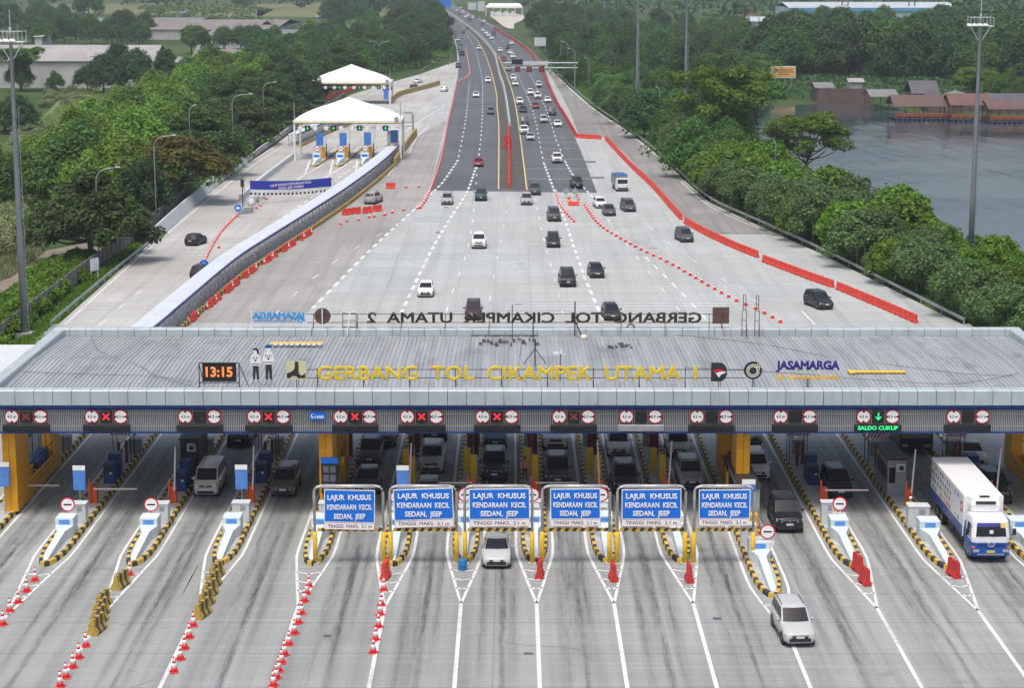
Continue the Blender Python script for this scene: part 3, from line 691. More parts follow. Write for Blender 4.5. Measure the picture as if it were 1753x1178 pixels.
def rod(name, u, vb, vt, z, r, label, cat, extra=None, m=None):
    p = G(u, vb, z); q = AT(u, vt, p.y); o = empty(name, (p.x, p.y, z), label=label, cat=cat)
    b = MB(); b.tube([(0,0,0),(0,0,q.z-z)], r, 6); b.build('pole', m or m_dark, o)
    if extra: extra(o, q.z-z)
    return o
def tripod(o, h):
    b = MB()
    for a in (30, 150, 270): b.tube([(0,0,1.25),(.95*math.cos(R(a)),.95*math.sin(R(a)),0)], .03, 5)
    b.build('leg', m_dark, o)
rod('antenna_mast', 916, 627, 580, 8.4, .05, 'black tripod antenna mast in the middle of the roof', 'mast', tripod)
rod('antenna_rod', 877, 583, 522, 8.4, .03, 'thin dark rod behind the mast standing through the rear letters', 'mast')
rod('antenna_rod', 913, 583, 537, 8.4, .03, 'thin dark rod just right of the middle of the rear letters', 'mast')
def floodl(o, h):
    b = MB(); b.tube([(0,0,h*.45),(.55,-.3,-.1)], .05, 6); b.build('arm', m_dark, o)
    b = MB(); b.smooth = True; b.lathe([(.0,0),(.22,.05),(.27,.25),(.2,.42),(0,.45)], 12, (.65,-.5,-.25)); b.build('lamp', mat('lamp_cream', (.66,.6,.5), .5), o)
rod('floodlight', 984, 575, 516, 8.4, .05, 'cream floodlight on a bent dark pole at the back of the roof', 'light', floodl)
def cam_head(o, h):
    b = MB(); b.tube([(-.25,0,h),(.35,0,h-.05)], .03, 5); b.bbox(-.45,-.15,-.1,.1,h-.06,h+.12,.02); b.bbox(.0,.15,-.1,.1,h+.0,h+.24,.02); b.build('camera_head', m_wht, o)
rod('camera_pole', 959, 652, 606, 8.4, .03, 'small white cameras on a pole behind the yellow letters', 'camera', cam_head)
p = G(1080, 568, 8.45); b = MB(); b.smooth = True
b.tube([(.26*math.cos(t), .1, .3+.26*math.sin(t)) for t in [2*math.pi*k/20 for k in range(21)]], .06, 6); tag(b.build('tyre_ring', m_black, loc=p), 'small black ring standing at the back edge of the roof', 'ring')
# ------------------------------------------------------------ islands and what stands on them
def island(i, x, y):
    o = empty('toll_island', (x, y, 0), label='raised toll island with yellow and black kerb, %s from the left' % (ORD+['fourteenth'])[i], cat='traffic island', group='toll islands')
    path = [(-.85, 50), (-.85, 4.5), (-.78, 2.6), (-.55, 1.0), (-.3, .25), (0, .0), (.3, .25), (.55, 1.0), (.78, 2.6), (.85, 4.5), (.85, 50)]
    P = [Vector((a, c, 0)) for a, c in path]; pts = []; acc = 0; 
    for a, c in zip(P, P[1:]):
        n = max(1, round((c-a).length/.62))
        for k in range(n): pts.append(a.lerp(c, k/n))
    pts.append(P[-1])
    b = MB()
    pr = [(0,0),(.03,.27),(.05,.30),(.23,.30),(.25,.27),(.25,0)]
    rings = []
    for k, q in enumerate(pts):
        d = pts[min(k+1,len(pts)-1)]-pts[max(k-1,0)]; d.normalize(); r = Vector((-d.y, d.x, 0))
        rings.append([q + r*off + Vector((0,0,z)) for off, z in pr])
    ids = [[b.p(q) for q in rg] for rg in rings]
    for k in range(len(ids)-1):
        b.m = k % 2
        for j in range(len(pr)-1): b.face((ids[k][j], ids[k][j+1], ids[k+1][j+1], ids[k+1][j]))
    b.build('kerb', [m_kyel, m_kblk], o)
    b = MB(); b.poly([(a*.8, .22 + c*.99, .24) for a, c in path]); b.build('deck', m_isl, o)
    return o
BLOCK_DY = 5.7
def block(i, x, y, y2=None, w=1.15):
    yb = (y2 or y + BLOCK_DY); L = yb - y - .25
    o = empty('crash_block', (x, yb, .24), label='pale blue-grey concrete crash block with blue label on the %s island' % (ORD+['fourteenth'])[i], cat='crash block', group='crash blocks on the island noses')
    h = w/2; b = MB()
    b.bbox(-h, h, 0, 1.25, .5, 1.18, .03); b.box(-h+.02, h-.02, .02, 1.22, 0, .5)
    def sec(yy, hw, z0, z1): return [(-hw, yy, z0), (hw, yy, z0), (hw, yy, z1), (-hw, yy, z1)]
    b.loft([sec(.03, h-.005, 0, .72), sec(-1.0, .24, 0, .60), sec(-L+.5, .19, 0, .26), sec(-L+.1, .12, 0, .1)], cap=True)
    b.build('body', m_block, o)
    b = MB(); b.box(-.33, .33, -.014, .01, .78, 1.06); lp = b.build('label_plate', mat('label_blue', (.02,.22,.66), .5), o)
    text('lettering', 'HATI - HATI\nGERBANG TOL', mat('label_pale', (.35,.55,.8), .5), (0,-.018,.92), .11, lp, 0, .002)
    return o
def noentry(x, y, z, lab):
    o = empty('no_entry_sign', (x, y, .24), label=lab, cat='sign', group='round no entry signs on the islands')
    b = MB(); b.disc((0,-.03,z), .47, n=28, th=.03); b.build('rim', m_sred, o); b = MB(); b.disc((0,-.062,z), .385, n=28, th=.004); b.build('face', m_swht, o)
    b = MB(); b.box(-.25,.25,-.072,-.067,z-.05,z+.05); b.build('bar', m_screen, o)
    b = MB(); b.box(-.42,.42,-.05,-.02,z-.86,z-.56); b.build('plate', m_swht, o); b = MB(); b.tube([(0,0,0),(0,0,z+.1)], .035, 6); b.build('pole', m_steel, o)
    return o
def cabinet(x, y, w, d, h, lab, m=None):
    o = empty('control_cabinet', (x, y, .24), label=lab, cat='cabinet', group='grey control cabinets on the islands')
    b = MB(); b.bbox(-w/2, w/2, 0, d, 0, h-.06, .02); b.bbox(-w/2-.04, w/2+.04, -.04, d+.04, h-.06, h, .01); b.build('body', m or m_lgrey, o)
    b = MB(); b.box(w*.02, w*.3, -.008, .0, h*.62, h*.86); b.box(-w*.012,w*.012,-.006,0,.08,h-.1); b.build('door_seam', m_grey, o)
    return o
def bluebd(x, y, z0, z1, lab, w=.8):
    o = empty('tariff_board', (x, y, .24), label=lab, cat='board', group='blue tariff boards on poles')
    b = MB(); b.box(-w/2, w/2, -.04, .0, z0, z1-.32); b.build('panel', mat('tariff_blue', (.06,.20,.58), .5), o)
    b = MB(); b.box(-w/2, w/2, -.042, .002, z1-.318, z1); b.build('header', m_swht, o)
    b = MB()
    for k in range(6): b.box(-w/2+.08+k*w*.145, -w/2+.10+k*w*.145, -.046, -.041, z0+.1, z1-.42)
    b.build('ruling', mat('tariff_line', (.25,.42,.75), .5), o)
    b = MB(); b.tube([(0,.03,0),(0,.03,z1)], .035, 6); b.build('pole', m_steel, o)
def gate(x, y, side, arm, lab):
    o = empty('barrier_gate', (x, y, .24), label=lab, cat='barrier gate', group='orange barrier gates on the islands')
    b = MB(); b.bbox(-.2, .2, 0, .45, 0, 1.15, .03); b.bbox(-.32, -.2, -.1, .02, 0, 1.7, .02); b.build('housing', m_gate, o)
    b = MB()
    sx = 1 if side == 'r' else -1
    if arm == 'down': b.M = Matrix.Translation((0,-.06,1.0)); b.box(min(0,sx*2.9), max(0,sx*2.9), -.03, .03, -.05, .05)
    elif arm == 'up': b.M = Matrix.Translation((.1*sx,-.06,1.0)) @ Matrix.Rotation(R(3*sx), 4, 'Y'); b.box(-.05,.05,-.03,.03,-.1,2.9)
    if arm: b.build('arm', mat('arm_pink_white', (.72,.62,.62), .5, 0, .1, 2), o)
def bluemach(x, y, lab, w=.75):
    o = empty('card_machine', (x, y, .24), label=lab, cat='card machine', group='blue card machines on the islands')
    b = MB(); b.bbox(-w/2, w/2, 0, .9, 0, 1.45, .04); b.bbox(-w/2+.05, w/2+.08, 1.5, 2.6, 0, 1.75, .04); b.build('body', m_mach, o)
    b = MB(); b.box(-w/2+.08, w/2-.1, -.012, 0, .85, 1.3); b.build('screen', m_screen, o)
    b = MB(); b.smooth = True; b.lathe([(.0,.0),(.09,.02),(.1,.1),(.04,.16),(0,.17)], 8, (.15,-.1,.7)); b.tube([(.15,0,.75),(.15,-.1,.78)], .03, 5); b.build('button', m_wht, o)
def bollard(x, y, h, r, m, lab, grp, square=False):
    o = MB()
    if square: o.bbox(-r, r, -r*.7, r*.7, 0, h, .03)
    else: o.smooth = True; o.lathe([(r*1.3,0),(r*1.3,.05),(r,.06),(r,h-.08),(r*.8,h-.02),(0.01,h)], 10)
    tag(o.build('bollard', m, loc=(x, y, .24)), lab, 'bollard', grp)
def awning(x, y, lab):
    o = empty('striped_awning', (x, y, .24), label=lab, cat='awning', group='red and white striped awnings on the islands')
    b = MB(); w = 1.5; n = 12
    for k in range(n):
        b.m = k % 2; a = -w/2 + k*w/n; c = a + w/n; s = .12
        b.loft([[(a-s,0,2.05),(c-s,0,2.05),(c-s,.02,2.05),(a-s,.02,2.05)],[(a+s,.02,2.42),(c+s,.02,2.42),(c+s,.05,2.42),(a+s,.05,2.42)]], cap=True)
        b.poly([(a+s,.03,2.42),(c+s,.03,2.42),(c+s,1.6,2.6),(a+s,1.6,2.6)])
    b.build('canopy', [m_sred, m_swht], o)
    b = MB()
    for sx in (-.7, .55): b.tube([(sx,.06,0),(sx,.06,2.2)], .035, 5); b.tube([(sx,1.5,0),(sx,1.5,2.5)], .035, 5)
    b.build('post', m_dark, o)
def booth(x, y, w, d, h, lab, m=None, ac=True, win=True):
    o = empty('toll_booth', (x, y, .24), label=lab, cat='toll booth', group='toll booths on the islands')
    b = MB(); b.bbox(-w/2, w/2, 0, d, 0, h, .03); b.build('cabin', m or m_grey, o)
    b = MB(); b.bbox(-w/2-.08, w/2+.08, -.1, d+.1, h+.005, h+.13, .02); b.build('roof', m_dark, o)
    if ac:
        b = MB(); b.bbox(-.1, w/2-.12, -.3, -.005, h-.75, h-.2, .02); b.build('air_conditioner', m_lgrey, o)
        b = MB(); b.disc((w/2-.4,-.305,h-.47), .18, n=14, th=.01); b.build('fan', m_dark, o)
    if win:
        b = MB(); b.box(-w/2+.08, -.12, -.012, .0, .9, h-.5); b.box(-w/2-.012, -w/2, .4, d-.6, 1.0, h-.5); b.box(w/2, w/2+.012, .4, d-.6, 1.0, h-.5); b.build('window', m_screen, o)
for i, (x, y) in enumerate(ISL):
    island(i, x, y); od = ORD + ['fourteenth']; on = 'on the %s island from the left' % od[i]
    block(i, x, y, (y+6.6 if i == 10 else None), 1.3 if i in (10, 12, 13) else 1.15)
    if i in (1, 2): noentry(x+.0, y+6.9, 1.75, 'red-rimmed no entry sign on the crash block, ' + on)
    if i in (5,6,7,8,9): noentry(x-.1, y+7.2, 2.15, 'red-rimmed no entry sign standing between two blue portals, ' + on)
    if i == 10: noentry(x+.45, y+6.9, 1.75, 'red-rimmed no entry sign above the silver minivan, ' + on)
    if i == 11: noentry(x+.2, y+7.2, 1.8, 'red-rimmed no entry sign near the black SUV, ' + on)
    if i in (1,2,3,4): cabinet(x+.2, y+8.5, 1.1, .8, 1.35, 'light grey control cabinet behind the crash block ' + on)
    elif i == 12: cabinet(x-.2, y+8.2, 1.35, .9, 1.45, 'wide light grey control cabinet near the lorry ' + on)
    elif i == 11: cabinet(x-.3, y+8.6, .8, .7, 1.5, 'narrow light grey control cabinet ' + on)
    elif i == 10: cabinet(x-.35, y+9.6, .9, .7, 1.4, 'light grey control cabinet under the blue board ' + on)
    elif i in (5,6,7,8,9): cabinet(x, y+8.6, 1.0, .7, 1.3, 'grey control cabinet hidden behind the portals ' + on)
    if i in (0, 1, 3, 5): bluebd(x+(.1 if i else .35), y+10, 1.85, 3.5, 'blue tariff board with white header ' + on)
    if i == 10: bluebd(x-.1, y+12.2, 1.9, 3.6, 'blue tariff board at the end of the portals ' + on, .85)
    if i in (0, 1, 2, 3, 11, 12, 13):
        arm = {0:'down',1:'down',2:'up',3:'up',11:'down',12:'up',13:'up'}[i]
        gate(x+.25, y+13.5, 'r', arm, 'orange barrier gate with its arm %s ' % ('lowered' if arm == 'down' else 'raised') + on)
        bluemach(x+.25, y+18.5 - (2 if i == 2 else 0), 'dark blue card machine ' + on)
        for k, dx in enumerate((-.1, .35)): bollard(x+dx, y+24+k*.5, 1.65, .11, m_maroon, 'maroon post %s %s' % (('on the lane side', 'on the inner side')[k], on), 'maroon posts on the islands')
        cabinet(x+.45, y+27, .9, .8, 1.1, 'dark grey rear cabinet behind the maroon posts ' + on, m_grey)
        awning(x+.1, y+24.4, 'red and white striped awning ' + on)
    else:
        for k, (dx, dy) in enumerate(((-.28, 21.2), (.22, 19.2))): bollard(x+dx, y+dy, 1.75, .24, m_yel, 'tall yellow box post, %s one, %s' % (('rear', 'front')[k], on), 'tall yellow posts on the islands', True)
        for k, dx in enumerate((-.12, .28)): bollard(x+dx, y+25+k*1.2, 1.9, .17, m_maroon, 'maroon post %s %s' % (('left', 'right')[k], on), 'maroon posts on the islands', True)
        gate(x+.2, y+14.5, 'r' if i % 2 else 'l', {6:'down',7:'down',5:'up',8:'up',9:'up',4:None,10:None}[i], 'orange-red barrier gate behind the blue portals ' + on)
        if i not in (4, 10): cabinet(x, y+29, 1.0, .8, 1.1, 'dark grey rear cabinet behind the maroon posts ' + on, m_grey)
for i, col_ in ((2, m_dark), (12, m_grey)):
    x, y = ISL[i]; booth(x+(.15 if i == 2 else -.15), y+(21 if i == 2 else 16), 1.25, 4.5, 2.5, 'dark narrow toll booth behind the %s island machine' % ORD[i], col_)
x, y = ISL[10]; booth(x+.25, y+14.3, 1.3, 7.0, 2.45, 'grey flat-roofed toll booth below the amber column', m_grey, False)
o = empty('yellow_housing', (x-.1, y+10.8, .24), label='amber box at the foot of the blue board beside the black SUV', cat='box')
b = MB(); b.bbox(-.45,.45,0,.6,0,1.7,.03); b.build('body', m_colyel, o); b = MB(); b.box(-.3,.3,-.01,0,.2,.7); b.build('door', m_yel, o)
x, y = ISL[4]; o = empty('price_display', (x+.15, y+11.2, .24), label='tall dark price board with a blue header at the amber column', cat='board')
b = MB(); b.bbox(-.55,.55,-.08,.08,1.3,3.3,.02); b.build('panel', m_screen, o); b = MB(); b.box(-.56,.56,-.1,.1,3.305,3.7); b.build('header', m_sblue, o)
b = MB()
for r_ in range(3):
    for c_ in range(2): b.box(-.42+c_*.45, -.06+c_*.45, -.092, -.081, 1.5+r_*.6, 1.95+r_*.6)
b.build('price_panel', mat('display_grey', (.12,.13,.17), .4), o); b = MB(); b.tube([(-.4,.0,0),(-.4,.0,1.3)], .05, 6); b.tube([(.4,.0,0),(.4,.0,1.3)], .05, 6); b.build('leg', m_dark, o)
# ------------------------------------------------------------ blue portals
PORT = [(540,657,555,642,838,894),(669,782,674,776,836,889.5),(796,911,803,907,836,888.5),(928,1043,942,1028,836,888),(1056,1172,1064,1166,837,888),(1187,1288,1196,1284,837.5,887.5)]
PY = 115.75
for i, (ua, ub, s0, s1, va, vb) in enumerate(PORT):
    xa, xb = AT(ua, 965, PY).x, AT(ub, 965, PY).x; xm = (xa+xb)/2; hw = (xb-xa)/2; zt = AT(600, 833, PY).z
    o = empty('height_portal', (xm, PY, 0), label='steel portal carrying a blue small vehicle lane sign, %s from the left' % ORD[i], cat='portal', group='blue lane portals in front of the islands')
    r = .35; b = MB(); b.smooth = True
    top = [(-hw,0,2.0),(-hw,0,zt-r)] + [(-hw+r-r*math.cos(R(a)),0,zt-r+r*math.sin(R(a))) for a in (30,60,90)] + [(hw-r+r*math.sin(R(a)),0,zt-r+r*math.cos(R(a))) for a in (0,30,60,90)] + [(hw,0,2.0)]
    b.tube(top, .085, 10); b.tube([(-hw+r+.1,0,zt),(hw-r-.1,0,zt)], .115, 10); b.build('pipe_frame', mat('pipe_grey', (.50,.50,.49), .5, .35, .15, 2, (.2,.19,.18), .4), o)
    for sx in (-1, 1):
        b = MB(); b.smooth = True; b.lathe([(.14,.1),(.14,2.05),(.09,2.08)], 12, (sx*hw,0,0)); b.m = 1; b.smooth = False; b.box(sx*hw-.24, sx*hw+.24, -.24, .24, 0, .14); b.build('post_sleeve', [m_yel, m_isl], o)
    x0, x1 = AT(s0, 860, PY).x-xm, AT(s1, 860, PY).x-xm; z1, z0 = AT(600, va, PY).z, AT(600, vb, PY).z; zc = (z0+z1)/2; c = (x0+x1)/2; wd = x1-x0
    tl = (-1.2, 2.0, 0.8, .6, .5, .4)[i]
    def rot(bm): bm.M = Matrix.Translation((c,0,zc)) @ Matrix.Rotation(R(-tl), 4, 'Y') @ Matrix.Translation((-c,0,-zc)); return bm
    b = rot(MB()); b.box(x0, x1, -.15, -.1, z0, z1); b.build('board_edge', m_swht, o)
    b = rot(MB()); b.box(x0+.05, x1-.05, -.156, -.1505, z0+.05, z1-.05); bd = b.build('board', m_sblue, o)
    for k, (s, fz, fw) in enumerate((('LAJUR  KHUSUS', .76, .86), ('KENDARAAN  KECIL', .46, .88), ('SEDAN,  JEEP', .18, .62))):
        text('lettering', s, m_swht, (c, -.172, z0+(z1-z0)*fz), .44, bd, .014, .004, wd*fw, tilt=0)
    b = rot(MB()); b.box(x0+.02, x1-.02, -.14, -.11, z0-.44, z0-.04); b.m = 1; b.box(x0, x1, -.13, -.1, z0-.46, z0-.03); lp = b.build('limit_plate', [m_swht, m_sred], o)
    text('lettering', 'TINGGI  MAKS.  2.1 m', mat('plate_ink', (.18,.03,.04), .6), (c, -.143, z0-.24), .30, lp, .004, .002, wd*.86)
    b = MB(); n = 16; zz = 2.12; W2 = hw-.12
    for k in range(n):
        b.m = k % 2; a = -W2+2*W2*k/n; e = -W2+2*W2*(k+1)/n; s = .1; fa = 2*W2/n*tl*.02
        b.loft([[(a,-.05,zz),(e,-.05,zz),(e,.05,zz),(a,.05,zz)],[(a+s,-.05,zz+.2),(e+s,-.05,zz+.2),(e+s,.05,zz+.2),(a+s,.05,zz+.2)]], cap=True)
    b.build('striped_bar', [m_kyel, m_kblk], o)
    b = MB()
    for sx in (x0+.25, x1-.25): b.tube([(sx,-.06,z1),(sx,0,zt)], .025, 5); b.tube([(sx,-.06,z0),(sx,0,zz+.2)], .02, 5)
    b.build('hanger', m_steel, o)
# low pale building to the left of the canopy
p = G(0, 620); o = empty('side_building', (-41, 148, 0), label='low building with a white flat roof beside the left end of the canopy', cat='building')
b = MB(); b.box(-5.5,5.5,-12,8.5,0,5.2); b.build('wall', m_lgrey, o); b = MB(); b.bbox(-6,6,-12.5,9,5.205,5.6,.05); b.build('roof', m_lgrey, o)
# ------------------------------------------------------------ vehicles
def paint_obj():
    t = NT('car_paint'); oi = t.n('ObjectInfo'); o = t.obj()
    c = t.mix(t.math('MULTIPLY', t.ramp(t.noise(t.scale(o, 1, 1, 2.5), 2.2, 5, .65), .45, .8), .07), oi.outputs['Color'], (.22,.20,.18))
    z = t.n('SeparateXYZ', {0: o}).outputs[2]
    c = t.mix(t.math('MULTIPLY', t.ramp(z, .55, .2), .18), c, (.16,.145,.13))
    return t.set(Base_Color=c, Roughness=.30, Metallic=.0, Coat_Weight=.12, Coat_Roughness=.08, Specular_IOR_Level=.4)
m_car = paint_obj()
m_glass = mat('car_glass', (.008,.010,.013), .08, 0, .2, 2, None, 0, 0, .5)
m_lens = mat('headlight_lens', (.40,.42,.45), .15, .1, .15, 9, None, 0, .6)
m_tail = mat('tail_light', (.35,.01,.012), .2, 0, .2, 9)
m_trim = mat('car_trim', (.022,.023,.025), .5, 0, .2, 4)
m_rim = mat('wheel_rim', (.38,.39,.40), .35, .7, .15, 6)
m_chrome = mat('chrome', (.7,.71,.72), .2, .9, .1, 6)
m_plate = mat('number_plate', (.6,.6,.58), .5, 0, .1, 6)
SPEC = { # L W H clearance, hood length, hood height, belt, roof front (from cowl), roof rear margin, deck length
 'sedan': (4.5,1.72,1.46,.20,1.15,.93,.94,.85,.75,.85), 'hatch': (3.75,1.68,1.50,.20,.85,.98,.98,.80,.40,.02),
 'mpv': (4.4,1.70,1.69,.22,.95,1.03,1.04,.75,.32,.02), 'suv': (4.65,1.82,1.78,.26,1.15,1.12,1.14,.72,.40,.03),
 'van': (4.5,1.70,1.95,.22,.42,1.12,1.15,.62,.15,.02), 'minivan': (4.45,1.73,1.72,.24,1.25,1.02,1.04,.70,.22,.03),
 'jeep': (4.3,1.80,1.82,.30,1.35,1.12,1.14,.25,.12,.02), 'pickup': (5.2,1.82,1.78,.30,1.2,1.14,1.14,.70,.30,1.6)}
def wheel_mb(cx, cy, r, wd, b, mt, mr):
    b.rim = MB(); b.smooth = True
    def ring(x, rr): return [(x, cy+rr*math.cos(t), r+rr*math.sin(t)) for t in [2*math.pi*k/18 for k in range(18)]]
    s = 1 if cx > 0 else -1
    xo = cx; xi = cx - s*wd
    b.m = mt; b.loft([ring(xi, r*.9), ring(xi+s*.03, r), ring(xo-s*.03, r), ring(xo, r*.9), ring(xo-s*.005, r*.66)])
    w_ = b; b = b.rim; b.loft([ring(xo-s*.02, r*.66), ring(xo-s*.03, r*.5), ring(xo-s*.005, r*.2), ring(xo-s*.0, .01)])
    b.m = 1
    for k in range(5):
        a = 2*math.pi*k/5; q = lambda rr, da: (xo-s*.008, cy+rr*math.cos(a+da), r+rr*math.sin(a+da))
        b.poly([q(r*.28,-.35), q(r*.6,-.28), q(r*.6,.28), q(r*.28,.35)])
def car_parts(kind):
    L, W, H, cl, hl, hh, belt, rf, rr, deck = SPEC[kind]; w = W/2; f = -L/2; e = L/2; P = []
    b = MB(); b.smooth = True
    def sec(y, ww, zb, zs, zt): return [(-ww*.84, y, zb), (-ww*.985, y, zb+.10), (-ww, y, (zb+zs)/2+.04), (-ww*.985, y, zs), (-ww*.90, y, zt-.015), (-ww*.5, y, zt+.015), (ww*.5, y, zt+.015), (ww*.90, y, zt-.015), (ww*.985, y, zs), (ww, y, (zb+zs)/2+.04), (ww*.985, y, zb+.10), (ww*.84, y, zb)]
    fz = hh - .24 if kind not in ('jeep', 'van') else hh-.10
    if kind in ('suv', 'pickup'): fz = hh - .12
    S = [sec(f+.02, w*.80, cl+.12, fz-.28, fz-.12), sec(f+.06, w*.88, cl+.02, fz-.2, fz-.02), sec(f+.22, w*.965, cl, fz-.14, fz+.02), sec(f+.6, w, cl, hh-.14, hh-.05 if hl > .6 else hh), sec(f+hl, w, cl, hh-.10, hh)]
    y0 = f+hl; yd = e-deck
    S += [sec(y0+.3, w, cl, belt-.10, belt), sec((y0+yd)/2, w, cl, belt-.10, belt+.01)]
    if deck > .5: S += [sec(yd+.05, w, cl, belt-.1, belt), sec(e-.3, w*.985, cl+.02, belt-.12, belt-.01), sec(e-.05, w*.93, cl+.06, belt-.16, belt-.06), sec(e, w*.86, cl+.16, belt-.28, belt-.2)]
    else: S += [sec(e-.35, w*.985, cl+.02, belt-.1, belt), sec(e-.06, w*.94, cl+.05, belt-.12, belt-.02), sec(e, w*.88, cl+.15, belt-.2, belt-.12)]
    b.loft(S, cap=True)
    # cabin
    yb0, yb1 = y0-.05, yd-.02; yr0, yr1 = y0+rf, yd-rr
    ws = w*.90; wr = w*(.74 if kind in ('sedan','hatch') else .78) if kind not in ('van','jeep') else w*.84
    zr = H-.09
    def ring(ya, yb, ww, z, bow): return [(-ww, ya+bow, z), (0, ya, z), (ww, ya+bow, z), (ww, (ya+yb)/2, z), (ww, yb-bow*.6, z), (0, yb, z), (-ww, yb-bow*.6, z), (-ww, (ya+yb)/2, z)]
    r0 = ring(yb0, yb1, ws, belt-.03, .10); r1 = ring(yr0, yr1, wr, zr, .07)
    b.smooth = False; b.loft([r0, r1]); b.smooth = True
    r2 = ring(yr0+.10, yr1-.08, wr*.93, H-.025, .06); r3 = ring(yr0+.35, yr1-.3, wr*.5, H, .02)
    b.loft([r1, r2, r3]); b.face([b.p(q) for q in r3])
    b.m = 1
    wy0, wy1 = f+.80 if hl > .6 else f+.72, e-.80; wr_ = .33 if kind not in ('suv','jeep','pickup') else .38
    for sx in (-1, 1):
        for yy in (wy0, wy1):
            def rg(x, rr2): return [(x, yy+rr2*math.cos(t), wr_+rr2*math.sin(t)) for t in [2*math.pi*k/16 for k in range(16)]]
            b.smooth = False; b.loft([rg(sx*(w-.12), wr_+.07), rg(sx*(w+.006), wr_+.07)], cap=True)
    b.box(-w*.8, w*.8, f+.15, e-.15, cl-.06, cl+.05)
    for sx in (-1, 1): b.box(sx*w*.995-.012, sx*w*.995+.012, wy0+.4, wy1-.4, cl+.01, cl+.09)
    P.append(('body', b, [m_car, m_trim]))
    def panel(a, b_, c, d, mx, my0, my1, off=.010):
        a, b_, c, d = [Vector(q) for q in (a, b_, c, d)]; n = (b_-a).cross(d-a).normalized()
        def bl(s, t): return (a.lerp(b_, s)).lerp(d.lerp(c, s), t) + n*off
        return [bl(mx, my0), bl(1-mx, my0), bl(1-mx, my1), bl(mx, my1)]
    b = MB()
    q = panel(r0[0], r0[1], r1[1], r1[0], 0, .06, .97); q2 = panel(r0[1], r0[2], r1[2], r1[1], 0, .06, .97)
    a0 = q[0].lerp(q[1], .09); a1 = q[3].lerp(q[2], .09); c0 = q2[1].lerp(q2[0], .09); c1 = q2[2].lerp(q2[3], .09)
    m0 = (q[1]+q2[0])/2; m1 = (q[2]+q2[3])/2
    b.smooth = True; b.loft([[a0, m0, c0], [a1, m1, c1]], closed=False); P.append(('windscreen', b, m_glass))
    b = MB(); q = panel(r0[4], r0[5], r1[5], r1[4], 0, .1, .93); q2 = panel(r0[5], r0[6], r1[6], r1[5], 0, .1, .93)
    b.poly([q[0].lerp(q[1], .12), q[1], q[2], q[3].lerp(q[2], .12)]); b.poly([q2[0], q2[1].lerp(q2[0], .12), q2[2].lerp(q2[3], .12), q2[3]]); P.append(('rear_window', b, m_glass))
    for sx in (0, 1):
        b = MB()
        for (i0, i1) in (((2,3),(3,4)) if sx else ((6,7),(7,0))):
            A, B, C, D = r0[i0], r0[i1], r1[i1], r1[i0]
            if kind in ('sedan', 'hatch', 'pickup'): b.poly(panel(A, B, C, D, .04, .16, .93))
            else:
                A, B, C, D = [Vector(t) for t in (A, B, C, D)]
                rear = (i0 == 3) or (i0 == 6)
                if rear: b.poly(panel(A, A.lerp(B,.52) if sx else A.lerp(B,.48), D.lerp(C,.52) if sx else D.lerp(C,.48), D, .05, .16, .93)); b.poly(panel(A.lerp(B,.52), B, C, D.lerp(C,.52), .05, .16, .93))
                else: b.poly(panel(A, B, C, D, .04, .16, .93))
        P.append(('side_window', b, m_glass))
    zl = fz-.16
    for sx in (-1, 1):
        b = MB(); xa, xb = sorted((sx*w*.52, sx*w*.935))
        i0, o0 = f-.004, f+.10
        b.loft([[(xa, i0 if sx>0 else o0, zl-.07), (xb, o0 if sx>0 else i0, zl-.07), (xb, (o0 if sx>0 else i0)+.03, zl+.10), (xa, (i0 if sx>0 else o0)+.03, zl+.10)], [(xa, f+.34, zl-.05), (xb, f+.34, zl-.05), (xb, f+.34, zl+.125), (xa, f+.34, zl+.125)]], cap=True)
        P.append(('headlight', b, m_lens))
    b = MB(); b.box(-w*.49, w*.49, f-.006, f+.1, zl-.10, zl+.08); b.box(-w*.66, w*.66, f-.002, f+.12, cl+.10, cl+.29)
    for sx in (-1, 1): b.box(sx*w*.72-.1, sx*w*.72+.1, f+.035, f+.15, cl+.16, cl+.28)
    b.m = 1; b.box(-w*.46, w*.46, f-.014, f+.05, zl+.03, zl+.055); b.box(-.07,.07, f-.02, f+.05, zl-.04, zl+.05)
    P.append(('grille', b, [m_trim, m_chrome]))
    b = MB(); b.box(-.22, .22, f-.022, f+.02, cl+.30, cl+.42); P.append(('number_plate', b, m_plate))
    b = MB(); b.box(-.22, .22, e-.02, e+.012, cl+.42, cl+.54); P.append(('number_plate', b, m_plate))
    for sx in (-1, 1):
        b = MB(); xa, xb = sorted((sx*w*.62, sx*w*.90)); zt = belt-.16
        b.box(xa, xb, e-.12, e-.005, zt-.14, zt+.10); P.append(('tail_light', b, m_tail))
        b = MB(); b.smooth = True; xm = sx*(w+.07); ym = y0+.32; b.loft([[(xm+dx*.11, ym+dy*.06, belt+.07+z) for dx, dy in ((-1,-.6),(0,-1),(1,-.6),(1,.6),(0,.8),(-1,.6))] for z in (-.075, 0, .07)], cap=True)
        P.append(('mirror', b, m_car))
        for yy in (wy0, wy1):
            b = MB(); wheel_mb(sx*(w+.012), yy, wr_, .2, b, 0, 1); P.append(('wheel', b, m_black))
    if kind in ('mpv', 'suv', 'minivan'):
        for sx in (-1, 1):
            b = MB(); b.tube([(sx*wr*.9, yr0+.3, H-.02), (sx*wr*.9, yr0+.45, H+.03), (sx*wr*.9, yr1-.45, H+.03), (sx*wr*.9, yr1-.3, H-.02)], .018, 5); P.append(('roof_rail', b, m_trim))
    if kind == 'pickup':
        b = MB(); b.box(-w*.84, w*.84, yd+.1, e-.1, belt+.018, belt+.024); P.append(('load_bed', b, m_trim))
    return P
PROTO = {}
